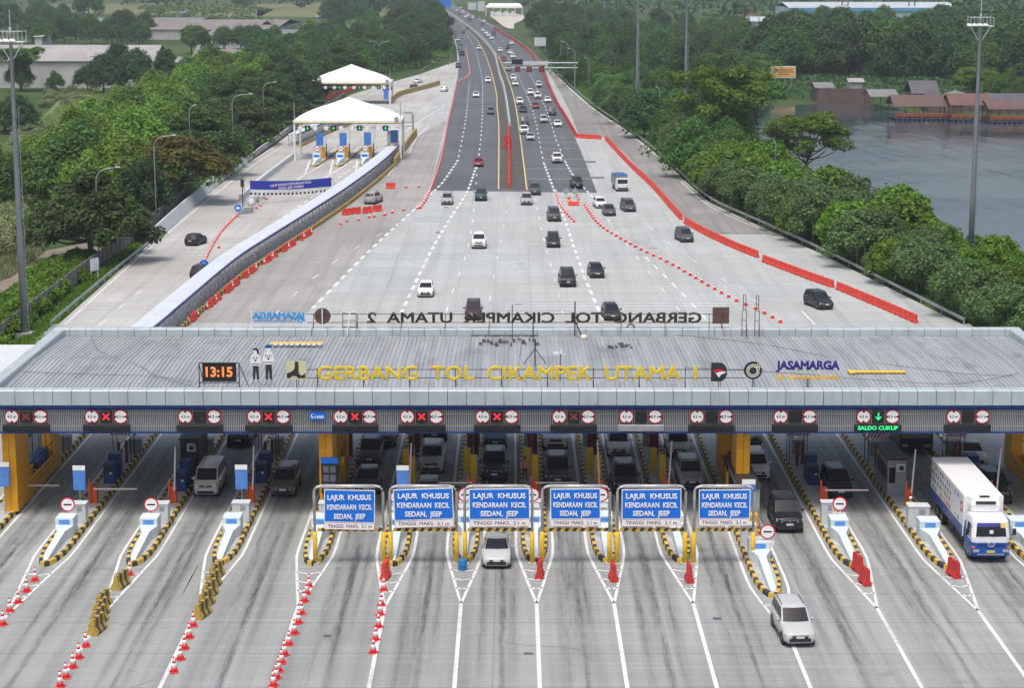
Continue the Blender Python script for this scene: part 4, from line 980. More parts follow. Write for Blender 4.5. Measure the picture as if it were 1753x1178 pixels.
def proto(kind, small):
    k = (kind, small)
    if k not in PROTO:
        PR = car_parts(kind)
        if not small:
            o = empty('car' if kind != 'van' else 'van'); 
            for n, b, m in PR:
                c = b.build(n, m, o)
                if hasattr(b, 'rim'): b.rim.build('rim', [m_rim, m_black], c)
        else:
            mats = []; B = MB()
            for n, b, m in PR + [('rim', q.rim, [m_rim, m_black]) for _, q, _ in PR if hasattr(q, 'rim')]:
                ml = m if isinstance(m, list) else [m]; off = len(B.v)
                for mm in ml:
                    if mm not in mats: mats.append(mm)
                B.v += b.v; B.f += [tuple(i+off for i in q) for q in b.f]; B.mi += [mats.index(ml[i]) for i in b.mi]; B.sm += b.sm
            o = B.build('car' if kind != 'van' else 'van', mats)
        PROTO[k] = [o, False]
    return PROTO[k]
def car(kind, paint, u, v, label, rz=0, small=False, cat='car', group='cars on the road'):
    pr = proto(kind, small); L = SPEC[kind][0]
    q = G(u, v, .2); a = R(rz); s = -1 if abs(rz) < 90 else 1
    loc = Vector((q.x, q.y, .012)) + Vector((-math.sin(a), math.cos(a), 0))*(L/2 if abs(rz) < 90 else -L/2)
    if not pr[1]:
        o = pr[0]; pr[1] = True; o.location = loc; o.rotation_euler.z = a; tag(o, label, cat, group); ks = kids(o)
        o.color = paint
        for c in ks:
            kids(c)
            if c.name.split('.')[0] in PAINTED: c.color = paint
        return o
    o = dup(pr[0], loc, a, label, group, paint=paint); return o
WH = (.78,.79,.775,1); SI = (.47,.485,.475,1); GY = (.20,.20,.205,1); DG = (.065,.068,.075,1); BK = (.016,.017,.020,1); BR = (.115,.10,.085,1); RD = (.28,.018,.022,1); NB = (.025,.035,.06,1); TL = (.03,.07,.09,1); MR = (.05,.03,.035,1); LG = (.34,.35,.36,1)
# near cars
CARS = [
 ('minivan', SI, 1370, 1105, 3, 'silver minivan driving away from the toll islands, nearest to the camera'),
 ('sedan', SI, 850, 971, 0, 'silver sedan leaving the lane under the third blue portal'),
 ('van', (.60,.58,.54,1), 352, 849, 0, 'beige white van stopped beside the blue card machine'),
 ('mpv', BR, 484, 849, 0, 'grey brown minivan with a striped roof in the lane beside the white van lane'),
 ('suv', BK, 408, 764, 0, 'black car half hidden by the fascia behind the white van lane'),
 ('mpv', DG, 632, 796, 0, 'dark car with a grey roof in the lane beside the price board'),
 ('hatch', DG, 627, 846, 0, 'small dark car at the head of the queue behind the first blue portal'),
 ('suv', GY, 656, 764, 0, 'grey car under the fascia at the back of the queue beside the amber column'),
 ('suv', LG, 738, 810, 0, 'grey crossover with a black grille in the lane behind the second blue portal'),
 ('hatch', GY, 732, 866, 0, 'grey car whose roof shows just above the second blue portal'),
 ('suv', BK, 744, 754, 0, 'black car half hidden by the fascia behind the grey crossover'),
 ('suv', BK, 846, 823, 0, 'black sport utility car waiting behind the third blue portal'),
 ('mpv', NB, 848, 766, 0, 'dark blue grey car behind the black one in the third portal lane'),
 ('suv', WH, 951, 769, 0, 'white car under the fascia with a dark grille in the fourth portal lane'),
 ('suv', MR, 955, 832, 0, 'dark brown car waiting behind the fourth blue portal'),
 ('mpv', WH, 1060, 781, 0, 'white car with a black windscreen in the fifth portal lane'),
 ('suv', BK, 1072, 846, 0, 'black car just behind the fifth blue portal'),
 ('mpv', SI, 1163, 782, 0, 'silver car under the fascia behind the grey minivan'),
 ('minivan', LG, 1185, 836, 0, 'grey minivan waiting behind the sixth blue portal'),
 ('mpv', WH, 1299, 821, 0, 'white car beside the amber column and the flat-roofed booth'),
 ('sedan', SI, 1286, 758, 0, 'silver car glimpsed right of the amber column'),
 ('suv', BK, 1352, 910, 0, 'black sport utility car leaving the lane beside the sixth portal'),
 ('mpv', BK, 1440, 852, 0, 'black minivan at the lowered barrier arm'),
 ('sedan', WH, 1672, 797, 0, 'white sedan beside the lorry, behind a dark car'),
 ('suv', BK, 1712, 862, 0, 'dark car at the barrier arm on the right of the lorry'),
 # on the apron behind the gate
 ('hatch', WH, 728, 507, 0, 'white hatchback on the dashed line left of the roof letters'),
 ('mpv', MR, 810, 546, 0, 'dark maroon minivan behind the rear roof letters'),
 ('suv', WH, 819.5, 424, 0, 'white sport utility car alone in the middle of the apron'),
 ('mpv', LG, 765, 349, 0, 'silver minivan just off the end of the asphalt on the left'),
 ('suv', TL, 823, 342.5, 0, 'dark teal car just off the end of the asphalt'),
 ('sedan', RD, 819, 284, 0, 'dark red car on the left carriageway'),
 ('mpv', LG, 901.5, 349.5, 0, 'light silver minivan at the right edge of the median end'),
 ('suv', DG, 915.5, 332.5, 0, 'dark car beside the silver minivan at the asphalt end'),
 ('pickup', WH, 954, 278, 0, 'white pickup truck on the right carriageway'),
 ('jeep', BK, 989, 321.5, 4, 'boxy black jeep at the end of the asphalt on the right'),
 ('hatch', WH, 1030, 355, 6, 'white hatchback between the two rows of cones'),
 ('hatch', DG, 1045, 368, 4, 'dark hatchback in front of the white hatchback'),
 ('mpv', DG, 1080, 361, 8, 'dark grey minivan below the small lorry'),
 ('suv', DG, 949.5, 377.5, 2, 'dark grey car beside the short row of cones'),
 ('mpv', BK, 948, 422, 1, 'black minivan in the middle of the right apron'),
 ('suv', BK, 973, 489.5, 2, 'black sport utility car left of the black hatchback on the apron'),
 ('hatch', BK, 1023.5, 474, 5, 'black hatchback right of the bold dashed line'),
 ('hatch', BK, 1050, 547, 5, 'black hatchback behind the rear roof letters on the right'),
 ('mpv', DG, 1178, 413, 9, 'dark minivan beside the red barriers on the far right'),
 ('mpv', BK, 1416, 528, 16, 'black minivan close to the red barriers, nearest to the roof on the right'),
 ('suv', LG, 632, 348, 168, 'silver grey car beside the covered walkway'),
 ('hatch', BK, 325, 419, 164, 'black car seen from behind on the ramp beside the left cone row'),
 ('suv', BK, 336, 480, 164, 'dark car partly hidden behind the covered walkway'),
]
for k, c, u, v, rz, lab in CARS: car(k, c, u, v, lab, rz, group='cars near the toll gate')
MID = [
 ('sedan', WH, 815, 165.5, 1, 'white sedan in the middle lane of the left carriageway'), ('mpv', BR, 840, 194.5, 1, 'grey brown car near the left yellow line'),
 ('mpv', WH, 835.5, 140.5, 2, 'white car at the left yellow line level with the cone bend'), ('hatch', WH, 758, 155.5, 170, 'white car on the ramp beside the ochre wall'),
 ('mpv', WH, 882.5, 146, 2, 'white car next to the right yellow line, front one of a pair'), ('mpv', WH, 879.5, 136, 2, 'white car next to the right yellow line, rear one of a pair'),
 ('mpv', WH, 908.6, 161.5, 2, 'white minivan left of another white minivan on the right carriageway'), ('suv', WH, 921, 168, 2, 'white minivan right of another white minivan on the right carriageway'),
 ('hatch', WH, 938, 174.5, 2, 'white hatchback close to the red barrier line'), ('mpv', WH, 923, 148, 2, 'white car alone in the outer right lane'),
 ('mpv', WH, 890, 177.5, 2, 'white car right behind the dark blue car'), ('sedan', NB, 896, 191, 2, 'dark blue car beside the right yellow line'),
 ('sedan', RD, 917.5, 184.5, 2, 'red car in the middle lane of the right carriageway'), ('van', DG, 946, 196, 2, 'dark van in the outer right lane'),
 ('mpv', SI, 931.5, 209, 2, 'silver minivan beside a white sedan on the right carriageway'), ('sedan', WH, 955.5, 216, 2, 'white sedan beside the silver minivan'),
 ('suv', WH, 898, 228.5, 2, 'white sport utility car right behind the silver sedan'), ('van', DG, 899, 213, 2, 'dark van behind the white sport utility car'),
 ('sedan', SI, 908.5, 239, 2, 'silver sedan in front of the white sport utility car'),
 ('mpv', BK, 705.5, 153.5, 166, 'black car on the ramp right of the rear tent'), ('sedan', WH, 711.5, 141, 166, 'white car ahead of the black car on the ramp'),
 ('sedan', BR, 659, 153.5, 165, 'brown car at the right post of the rear tent'),
]
for k, c, u, v, rz, lab in MID: car(k, c, u, v, lab, rz, True, group='cars on the highway')
FAR = [('mpv',WH,820,84),('suv',BK,791,94),('suv',DG,784.5,115),('mpv',SI,784.5,69.5),('sedan',DG,793.5,56),('sedan',DG,800.6,49.5),('sedan',GY,781,35),('mpv',WH,766.7,25.5),('mpv',WH,842,66.5),('mpv',WH,836,61.5),('mpv',WH,832,57.5),('mpv',WH,827,53),('sedan',DG,826,43.5),('mpv',WH,829,37.5),('sedan',DG,805,35.5),('mpv',GY,801.5,32.3),('mpv',WH,797,29.7),('sedan',WH,800.6,26.8),('mpv',WH,810,30.6),('sedan',DG,815,29.5),('sedan',DG,787,24.6),('mpv',WH,793,21.7),('mpv',SI,789,13.6),('mpv',WH,775,14.4),('sedan',SI,765,12.7),('mpv',WH,876,75.5),('suv',DG,870,83),('mpv',WH,873.7,91.5),('mpv',WH,856.7,88),('mpv',WH,878,98.5),('sedan',RD,862.6,102.5),('mpv',DG,871.6,120.5),('mpv',WH,806,9),('sedan',RD,799,16.5),('mpv',WH,782,18)]
CN = {WH:'white', BK:'black', DG:'dark grey', SI:'silver', GY:'grey', RD:'dark red'}
YLv = [(v, u) for u, v in YL]
def med_u(v):
    for (v1, u1), (v0, u0) in zip(YLv, YLv[1:]):
        if v0 <= v <= v1: return u0 + (u1-u0)*(v-v0)/(v1-v0)
    return 750
for k, c, u, v in FAR:
    left = u < med_u(v)+8; a, b_ = G(med_u(v), v), G(med_u(min(320, v*1.04)), min(320, v*1.04)); rz = math.degrees(math.atan2((a-b_).x, -(a-b_).y))
    rz = -math.degrees(math.atan2(a.x-b_.x, a.y-b_.y)) if (a-b_).length > .5 else 3
    lab = 'small distant %s car %s the median, %s' % (CN[c], 'left of' if left else 'right of', 'far up the bend' if v < 45 else 'around the sign gantry' if v > 70 else 'along the start of the bend')
    if lab.startswith('small distant white car right of the median, along'): lab = 'one of the white cars queuing nose to tail at the start of the bend'
    car(k, c, u, v, lab, rz, True, group='distant ' + lab[14:])
# lorries
def truck_big():
    q = G(1695, 960, .2); W, L = 2.4, 12.0; w = W/2; y0 = 0
    o = empty('lorry', (q.x, q.y, .012), 0, 'white and blue refrigerated lorry with coloured dots on its side, leaving the toll lane', 'lorry')
    m_w = mat('lorry_white', (.80,.81,.82), .35, 0, .03, 1, (.5,.5,.48), .25, .3); m_b = mat('lorry_blue', (.012,.08,.36), .35, 0, .05, 1, None, 0, .3)
    b = MB(); b.smooth = False
    # cab
    def s(z, yf, ww, yr): return [(-ww, yf+.16, z), (-ww+.2, yf, z), (ww-.2, yf, z), (ww, yf+.16, z), (ww, yr, z), (-ww, yr, z)]
    b.loft([s(1.30, 0, w-.06, 2.0), s(1.62, 0, w-.05, 2.0), s(2.55, .22, w-.12, 2.0), s(2.72, .42, w-.2, 1.95)], cap=True); b.build('cab', m_w, o)
    b = MB(); b.loft([s(.42, .02, w-.05, 2.0), s(.62, -.05, w-.03, 2.0), s(1.0, -.04, w-.03, 2.0), s(1.295, -.003, w-.06, 2.0)], cap=True)
    for sx in (-1, 1): b.prismx([(.35,1.35),(1.5,1.35),(1.8,2.2),(1.95,2.2),(1.95,1.0),(.35,1.0)], sx*(w-.03)-.02, sx*(w-.03)+.02)
    b.build('front_bumper', m_b, o)
    b = MB(); b.loft([[(-.92,-.006,1.68),(.92,-.006,1.68),(.92,.3,1.68),(-.92,.3,1.68)],[(-.86,.135,2.28),(.86,.135,2.28),(.86,.4,2.28),(-.86,.4,2.28)]], cap=True); b.build('windscreen', m_glass, o)
    b = MB(); b.loft([[(-.86,.125,2.26),(.58,.125,2.26),(.58,.4,2.26),(-.86,.4,2.26)],[(-.84,.176,2.48),(.56,.176,2.48),(.56,.4,2.48),(-.84,.4,2.48)]], cap=True); b.m = 1
    b.loft([[(.585,.11,2.2),(.86,.11,2.2),(.86,.4,2.2),(.585,.4,2.2)],[(.57,.176,2.48),(.84,.176,2.48),(.84,.4,2.48),(.57,.4,2.48)]], cap=True); b.build('sun_visor', [mat('visor_blue', (.05,.06,.28), .5), mat('visor_amber', (.75,.5,.1), .5)], o)
    b = MB(); b.box(-.1,.12,.015,.3,1.86,2.06); b.build('permit_sticker', m_swht, o)
    for sx in (-1, 1):
        b = MB(); b.poly([(sx*(w-.052),.45,1.72),(sx*(w-.052),1.45,1.72),(sx*(w-.095),1.45,2.3),(sx*(w-.095),.62,2.3)]); b.build('side_window', m_glass, o)
        b = MB(); xx = sorted((sx*.72, sx*1.08)); b.box(xx[0], xx[1], -.085, 0, .72, .9); b.build('headlight', m_lens, o)
        b = MB(); xx = sorted((sx*.98, sx*1.15)); b.box(xx[0], xx[1], -.05, .1, .96, 1.08); b.build('indicator', mat('indicator_orange', (.7,.15,.03), .3), o)
        b = MB(); b.bbox(sx*(w+.22)-.1, sx*(w+.22)+.1, .1, .18, 1.75, 2.15, .02); b.tube([(sx*(w+.2),.15,2.1),(sx*(w-.1),.25,2.3)], .02, 5); b.tube([(sx*(w+.2),.15,1.8),(sx*(w-.1),.25,1.7)], .02, 5); b.build('mirror', m_trim, o)
    b = MB(); b.box(-.85,.85,-.06,0,1.06,1.24); b.m = 1; b.box(-.8,.8,-.1,-.05,.55,.62); b.build('grille', [mat('grille_blue', (.008,.04,.2), .4), m_chrome], o)
    b = MB(); arc2 = [2*math.pi*k/20 for k in range(20)]
    b.tube([(.2*math.cos(t), -.075, 1.2+.13*math.sin(t)) for t in arc2 + [0]], .028, 5); b.tube([(-.12,-.075,1.26),(-.04,-.075,1.14),(.04,-.075,1.26),(.12,-.075,1.14)], .022, 5); b.build('emblem', m_chrome, o)
    b = MB(); b.box(-.24,.24,-.09,0,.68,.82); b.build('number_plate', mat('plate_yellow', (.7,.55,.1), .5), o)
    for x0, x1 in ((-.6,-.1),(.05,.55)):
        b = MB(); b.tube([(x0,-.03,1.66),(x1,.01,1.82)], .012, 4); b.build('wiper', m_trim, o)
    # box body
    y1, y2, zb, zt = 2.35, L, 1.02, 3.62
    b = MB(); b.bbox(-w, w, y1, y2, zb+.62, zt, .04); b.box(-w-.02, -w+.05, y1-.02, y1+.08, zb, zt-.03); b.box(w-.05, w+.02, y1-.02, y1+.08, zb, zt-.03); b.build('box_body', m_w, o)
    b = MB(); b.box(-w-.003, w+.003, y1+.02, y2+.003, zb, zb+.62); b.build('box_skirt', m_b, o)
    rr2 = random.Random(5); cs = [(.02,.12,.4),(.55,.04,.05),(.05,.3,.25),(.7,.45,.05),(.25,.08,.3),(.04,.06,.15),(.05,.35,.12),(.7,.15,.3)]
    mats = [mat('dot_%d' % k if 0 else 'dot_paint_' + n, c, .5) for k, (n, c) in enumerate(zip(('blue','red','teal','amber','purple','navy','green','pink'), cs))]
    b = MB()
    for gi, yc in enumerate((3.7, 4.5, 5.4, 6.1, 6.8, 7.5, 8.2, 8.9, 9.6, 10.3, 11.0, 11.6)):
        for r_ in range(4):
            if gi < 3 and r_ in (1, 2): continue
            if rr2.random() < .12: continue
            b.m = rr2.randrange(8); b.disc((-w-.006, yc + (.2 if r_ % 2 else 0), zb+.85+r_*.46), .155, 'x', 14, .004, -1)
    b.build('dot_pattern', mats, o)
    b = MB(); b.box(-w-.01, -w-.004, 2.62, 3.2, zb+1.45, zb+2.05); b.m = 1; b.disc((-w-.012, 2.91, zb+1.75), .17, 'x', 14, .004, -1); b.build('logo', [m_sred, m_swht], o)
    # refrigeration unit on the front wall
    b = MB(); b.smooth = False
    b.loft([[(-.85,1.75,2.75),(.85,1.75,2.75),(.95,2.34,2.75),(-.95,2.34,2.75)],[(-.9,1.7,3.2),(.9,1.7,3.2),(1.0,2.34,3.2),(-1.0,2.34,3.2)],[(-.8,1.85,3.55),(.8,1.85,3.55),(.95,2.34,3.6),(-.95,2.34,3.6)]], cap=True); b.build('cooling_unit', m_w, o)
    b = MB(); b.tube([(-.6,1.7,3.33),(.6,1.7,3.33)], .1, 8); b.box(-.3,.3,2.0,2.28,3.59,3.64); b.build('vent', m_trim, o)
    b = MB(); b.box(-.45,.45,2.0,L-.2,.75,1.0)
    for yy in (3.0, 5.2): b.box(-w+.1,-w+.2,yy,yy+1.8,.55,.95); b.box(w-.2,w-.1,yy,yy+1.8,.55,.95)
    b.build('chassis', m_trim, o)
    for sx in (-1, 1):
        for yy in (1.05, 8.6, 9.9):
            b = MB(); wheel_mb(sx*(w-.04), yy, .48, .3 if yy < 2 else .55, b, 0, 1); b.rim.build('rim', [m_rim, m_black], b.build('wheel', m_black, o))
truck_big()
def lorry_small(u, v, rz, label, tarp, cab, small):
    q = G(u, v, .2); a = R(rz)
    o = empty('truck', (q.x, q.y, .012), a, label, 'truck'); w = .95
    b = MB(); b.loft([[(-w,0,.4),(w,0,.4),(w,1.5,.4),(-w,1.5,.4)],[(-w,-.02,1.2),(w,-.02,1.2),(w,1.5,1.2),(-w,1.5,1.2)],[(-w*.9,.35,2.0),(w*.9,.35,2.0),(w*.92,1.5,2.0),(-w*.92,1.5,2.0)]], cap=True); b.build('cab', cab, o)
    b = MB(); b.poly([(-w*.88,-.005,1.26),(w*.88,-.005,1.26),(w*.82,.29,1.92),(-w*.82,.29,1.92)]); b.build('windscreen', m_glass, o)
    b = MB(); b.box(-w*.85,w*.85,-.035,0,.42,.62); b.build('grille', m_trim, o)
    for sx in (-1, 1):
        b = MB(); xx = sorted((sx*w*.6, sx*w*.9)); b.box(xx[0], xx[1], -.04, 0, .7, .85); b.build('headlight', m_lens, o)
        for yy in (.75, 4.2): b = MB(); wheel_mb(sx*w, yy, .4, .25, b, 0, 1); b.rim.build('rim', [m_rim, m_black], b.build('wheel', m_black, o))
    b = MB(); b.box(-1.0, 1.0, 1.65, 5.6, .85, 1.0)
    for k in range(9): b.box(-1.0,-.95,1.65+k*.45,1.85+k*.45,1.0,2.5); b.box(.95,1.0,1.65+k*.45,1.85+k*.45,1.0,2.5)
    b.box(-.97,-.955,1.65,5.6,1.0,2.45); b.box(.955,.97,1.65,5.6,1.0,2.45); b.box(-1,1,1.65,1.7,1.0,2.5); b.box(-1,1,5.55,5.6,1.0,2.5); b.build('cargo_bed', m_grey, o)
    b = MB(); b.loft([[(-1.02,1.55,2.42),(1.02,1.55,2.42),(1.02,3.2,2.42),(-1.02,3.2,2.42)],[(-.9,1.62,2.62),(.9,1.62,2.62),(.9,3.1,2.6),(-.9,3.1,2.6)]], cap=True); b.build('tarpaulin', tarp, o)
    b = MB(); b.box(-.95,.95,3.2,5.55,2.3,2.36); b.build('load', m_trim, o)
lorry_small(1066, 326, 6, 'small white truck with a blue tarpaulin beside the red barriers', mat('tarp_blue', (.03,.12,.42), .6), mat('truck_cab_white', (.72,.73,.74), .4), False)
lorry_small(780, 62, 2, 'dark distant truck at the left edge of the highway bend', m_trim, m_grey, True)
lorry_small(846, 59.5, 3, 'distant truck with a reddish load beside the white queue', mat('load_rust', (.22,.08,.07), .7), mat('cab_rust', (.25,.1,.1), .5), True)
def bus():
    x = (ISL[12][0]+ISL[13][0])/2-.5; q = G(1563, 782, .2)
    o = empty('bus', (G(1570,782).x, q.y+1.2, .012), 0, 'dark bus half hidden by the fascia behind the lorry', 'bus'); w = 1.22
    b = MB(); b.loft([[(-w,.1,.35),(w,.1,.35),(w,11,.35),(-w,11,.35)],[(-w,0,1.2),(w,0,1.2),(w,11,1.2),(-w,11,1.2)],[(-w*.97,.3,2.95),(w*.97,.3,2.95),(w*.97,10.9,2.95),(-w*.97,10.9,2.95)],[(-w*.85,.5,3.1),(w*.85,.5,3.1),(w*.85,10.7,3.1),(-w*.85,10.7,3.1)]], cap=True); b.build('body', m_trim, o)
    b = MB(); b.poly([(-w*.9,-.005,1.3),(w*.9,-.005,1.3),(w*.88,.22,2.6),(-w*.88,.22,2.6)]); b.build('windscreen', m_glass, o)
    b = MB(); b.loft([[(-w*.9,.12,2.62),(w*.9,.12,2.62),(w*.9,.3,2.62),(-w*.9,.3,2.62)],[(-w*.8,.1,2.85),(w*.8,.1,2.85),(w*.8,.35,2.85),(-w*.8,.35,2.85)]], cap=True); b.build('sun_visor', mat('visor_pale', (.45,.55,.62), .3), o)
    for sx in (-1, 1):
        b = MB(); xx = sorted((sx*.6, sx*1.05)); b.box(xx[0], xx[1], .0, .09, .6, .8); b.build('headlight', m_lens, o)
        for yy in (2.2, 8): b = MB(); wheel_mb(sx*w, yy, .48, .3, b, 0, 1); b.rim.build('rim', [m_rim, m_black], b.build('wheel', m_black, o))
bus()
# ------------------------------------------------------------ people
def person(x, y, z, rz, label, top, trousers, hat=None, vest=None):
    o = empty('person', (x, y, z), R(rz), label, 'person')
    J = {'pelvis':(0,0,.92,.135),'waist':(0,0,1.08,.125),'chest':(0,0,1.30,.15),'neck':(0,-.01,1.48,.06),'head':(0,-.02,1.62,.098),'crown':(0,-.01,1.70,.085),
         'hipl':(-.1,0,.88,.10),'kneel':(-.11,-.02,.48,.065),'anklel':(-.11,.02,.09,.045),'toel':(-.12,-.12,.04,.04),'hipr':(.1,0,.88,.10),'kneer':(.11,-.02,.48,.065),'ankler':(.11,.02,.09,.045),'toer':(.12,-.12,.04,.04),
         'shl':(-.19,0,1.38,.07),'ell':(-.26,.0,1.10,.048),'wrl':(-.25,-.14,.90,.036),'hal':(-.25,-.2,.84,.035),'shr':(.19,0,1.38,.07),'elr':(.26,.0,1.10,.048),'wrr':(.25,-.12,.90,.036),'har':(.25,-.18,.84,.035)}
    E = [('pelvis','waist'),('waist','chest'),('chest','neck'),('neck','head'),('head','crown'),('pelvis','hipl'),('hipl','kneel'),('kneel','anklel'),('anklel','toel'),('pelvis','hipr'),('hipr','kneer'),('kneer','ankler'),('ankler','toer'),('chest','shl'),('shl','ell'),('ell','wrl'),('wrl','hal'),('chest','shr'),('shr','elr'),('elr','wrr'),('wrr','har')]
    ks = list(J); me = bpy.data.meshes.new('person_body'); me.from_pydata([J[k][:3] for k in ks], [(ks.index(a), ks.index(b)) for a, b in E], [])
    t = bpy.data.objects.new('person_body', me); col.objects.link(t)
    t.modifiers.new('Skin', 'SKIN'); s = t.modifiers.new('Sub', 'SUBSURF'); s.levels = 1; s.render_levels = 1
    for k, d in zip(ks, me.skin_vertices[0].data): d.radius = (J[k][3], J[k][3]*(.75 if k in ('chest','waist','pelvis') else 1)); d.use_root = k == 'pelvis'
    dg = bpy.context.evaluated_depsgraph_get(); m2 = bpy.data.meshes.new_from_object(t.evaluated_get(dg)); bpy.data.objects.remove(t)
    m2.materials.clear()
    for m in (m_skin, top, trousers, m_trim, vest or top): m2.materials.append(m)
    for p in m2.polygons:
        c = p.center; p.use_smooth = True
        p.material_index = 0 if c.z > 1.44 or (abs(c.x) > .2 and c.z < .95) else 1 if c.z > .95 else 3 if c.z < .08 else 2
        if vest and .98 < c.z < 1.43 and abs(c.x) < .2: p.material_index = 4
    b = bpy.data.objects.new('body', m2); col.objects.link(b); b.parent = o
    h = MB(); h.smooth = True; h.lathe([(.105,.0),(.115,.06),(.09,.12),(.03,.15),(.005,.152)], 12, (0,-.005,1.63)); h.build('hat' if hat else 'hair', hat or m_trim, o)
    h = MB(); h.smooth = True; h.lathe([(.012,-.03),(.02,0),(.005,.03)], 6, (0,-.118,1.6)); h.build('nose', m_skin, o)
m_stripe = mat('vest_red_white', (.6,.22,.22), .7, 0, .6, 9); m_hiv = mat('vest_lime', (.45,.75,.1), .6); m_navy = mat('cloth_navy', (.02,.025,.05), .8)
q = G(897, 826, .24); person(ISL[7][0]-.5, 134.5, .24, 10, 'person in a red and white shirt standing beside the yellow posts on an island', m_stripe, m_navy, m_trim)
q = G(1549, 880, .24); person(ISL[12][0]-.5, 124.15, .20, 170, 'person in a lime vest and white cap standing behind the wide cabinet', m_hiv, m_navy, m_wht)
q = G(674, 272); person(q.x, q.y, .24, 0, 'person in a dark uniform standing at the right post of the front tent', m_navy, m_navy, m_trim)
# ------------------------------------------------------------ cones
def cone_mb():
    b = MB(); b.smooth = False
    b.m = 2; b.bbox(-.2,.2,-.2,.2,0,.05,.02); b.smooth = True
    b.m = 0; b.lathe([(.17,.05),(.125,.25)], 12)
    b.m = 1; b.lathe([(.126,.25),(.09,.44)], 12)
    b.m = 0; b.lathe([(.089,.44),(.072,.53)], 12); b.m = 1; b.lathe([(.073,.53),(.05,.66)], 12); b.m = 0; b.lathe([(.05,.66),(.035,.74),(.005,.745)], 12)
    return b
_cone = []
def cone(p, label, group, s=1.1):
    if not _cone: o = cone_mb().build('traffic_cone', [m_cone, m_swht, m_cone]); _cone.append(o)
    else: o = _cone[0].copy(); col.objects.link(o)
    o.location = (p.x, p.y, .012); o.rotation_euler.z = rnd.uniform(0, 1.5); o.scale = (s, s, s*rnd.uniform(.95, 1.05)); tag(o, label, 'traffic cone', group)
def along(P, step):
    out = [P[0].copy()]; need = step
    for a, b in zip(P, P[1:]):
        L = (b-a).length; x = need
        while x <= L: out.append(a.lerp(b, x/L)); x += step
        need = x-L
    return out
for (lab, pts) in (('first', [(60,995),(46,1014),(31,1033),(17,1048),(5,1071)]), ('second', [(222,985)]), ('second line end', [(147,1108),(135,1128),(125,1144),(113,1162),(103,1177)]),
    ('third', [(376,983)]), ('third line end', [(331,1073),(324,1093),(316,1112),(309,1130),(298,1152)]),
    ('fourth', [(529,1006),(525,1018),(521,1031),(516,1052),(511,1068),(504,1086),(495,1105),(487,1123),(482,1137),(477,1151),(473,1163),(468,1176)]),
    ('fifth', [(657,1012),(653,1038),(651,1054),(648,1075),(643,1097),(639,1119)])):
    for u, v in pts:
        txt = {'first':'red and white cone on the leftmost white lane line','second':'red and white cone at the island tip above the single striped block','second line end':'red and white cone in the row below the left striped concrete barrier','third':'red and white cone between an island tip and the right striped barriers','third line end':'red and white cone in the row below the right striped concrete barrier','fourth':'red and white cone in the long row in front of the first blue portal','fifth':'red and white cone in the row before the gap between portals one and two'}[lab]
        cone(G(u, v), txt, 'cones ' + lab, 1.15)
def cones(pts, step, lab, s=1.0):
    for p in along(wpath(pts), step): cone(p, lab, lab.replace('red and white cone', 'cones'), s)
cones([(1001,352),(1025,385),(1060,408),(1100,430),(1135,446),(1165,462),(1200,483),(1228,499),(1262,517),(1300,533),(1340,555)], 2.6, 'red and white cone in the long curving row on the right apron', 1.15)
cones([(952,332),(958,350),(968,365),(985,382)], 2.6, 'red and white cone in the short row right of the bold dashed line', 1.1)
cones([(985,328),(992,345)], 2.8, 'red and white cone beside the round grey drums', 1.0)
cones([(720,357),(733,335),(748,296),(757,262),(766,215)], 3.1, 'red and white cone in the row along the left edge of the asphalt', 1.3)
cones([(766,213),(776,170),(782,142)], 5.5, 'red and white cone in the far row along the left edge of the asphalt', 1.5)
cones([(786,140),(798,134),(804,128),(803,115),(800,98),(797,82)], 6.5, 'red and white cone in the far row bending across the left carriageway', 1.4)
cones([(716,358),(702,360),(685,362),(668,366),(657,370)], 3.0, 'red and white cone in the row turning left at the asphalt corner', 1.2)
for u, v in ((594,380),(614,378),(632,373),(641,372),(659,368),(695,322),(717,321),(583,385)): cone(G(u, v), 'red and white cone scattered around the red barriers on the left apron', 'cones scattered on the left apron', 1.15)
cones([(408,368),(398,378),(384,392),(372,408),(362,425),(352,445),(346,462)], 1.9, 'red and white cone in the close row on the left ramp', 1.0)
for u, v in ((375,425),(395,432),(399,440),(391,446),(386,452),(380,462),(371,468)): cone(G(u, v), 'red and white cone beside the covered walkway on the left ramp', 'cones beside the covered walkway', 1.1)
for u, v in ((429,363),(439,357),(456,342),(446,353)): cone(G(u, v), 'red cone beside the sacks under the banner', 'cones under the banner', 1.1)
# ------------------------------------------------------------ plastic water barriers
def barrier_mb(L=1.4, h=.85):
    b = MB(); s = L/2
    def sec(x, k=1): return [(x,-.24*k,0),(x,-.24*k,.14),(x,-.13*k,.38),(x,-.10*k,h),(x,.10*k,h),(x,.13*k,.38),(x,.24*k,.14),(x,.24*k,0)]
    b.loft([sec(-s+.02,.92), sec(-s+.07), sec(-s*.35), sec(-s*.33,.8), sec(s*.33,.8), sec(s*.35), sec(s-.07), sec(s-.02,.92)], cap=True)
    b.box(-s*.6,-s*.25,-.2,.2,.03,.16); b.box(s*.25,s*.6,-.2,.2,.03,.16)
    b.cbox(-s*.62, 0, h, .16, .12, .06); b.cbox(s*.62, 0, h, .16, .12, .06)
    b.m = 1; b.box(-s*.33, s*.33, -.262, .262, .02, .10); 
    return b
_bar = {}
def barrier(p, rz, label, group, m=None, L=1.4, h=.85):
    k = (m.name if m else '', L, h)
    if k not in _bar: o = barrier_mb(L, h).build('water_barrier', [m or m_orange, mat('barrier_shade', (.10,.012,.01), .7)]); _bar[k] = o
    else: o = _bar[k].copy(); col.objects.link(o)
    o.location = (p.x, p.y, .012); o.rotation_euler.z = rz; tag(o, label, 'barrier', group); return o
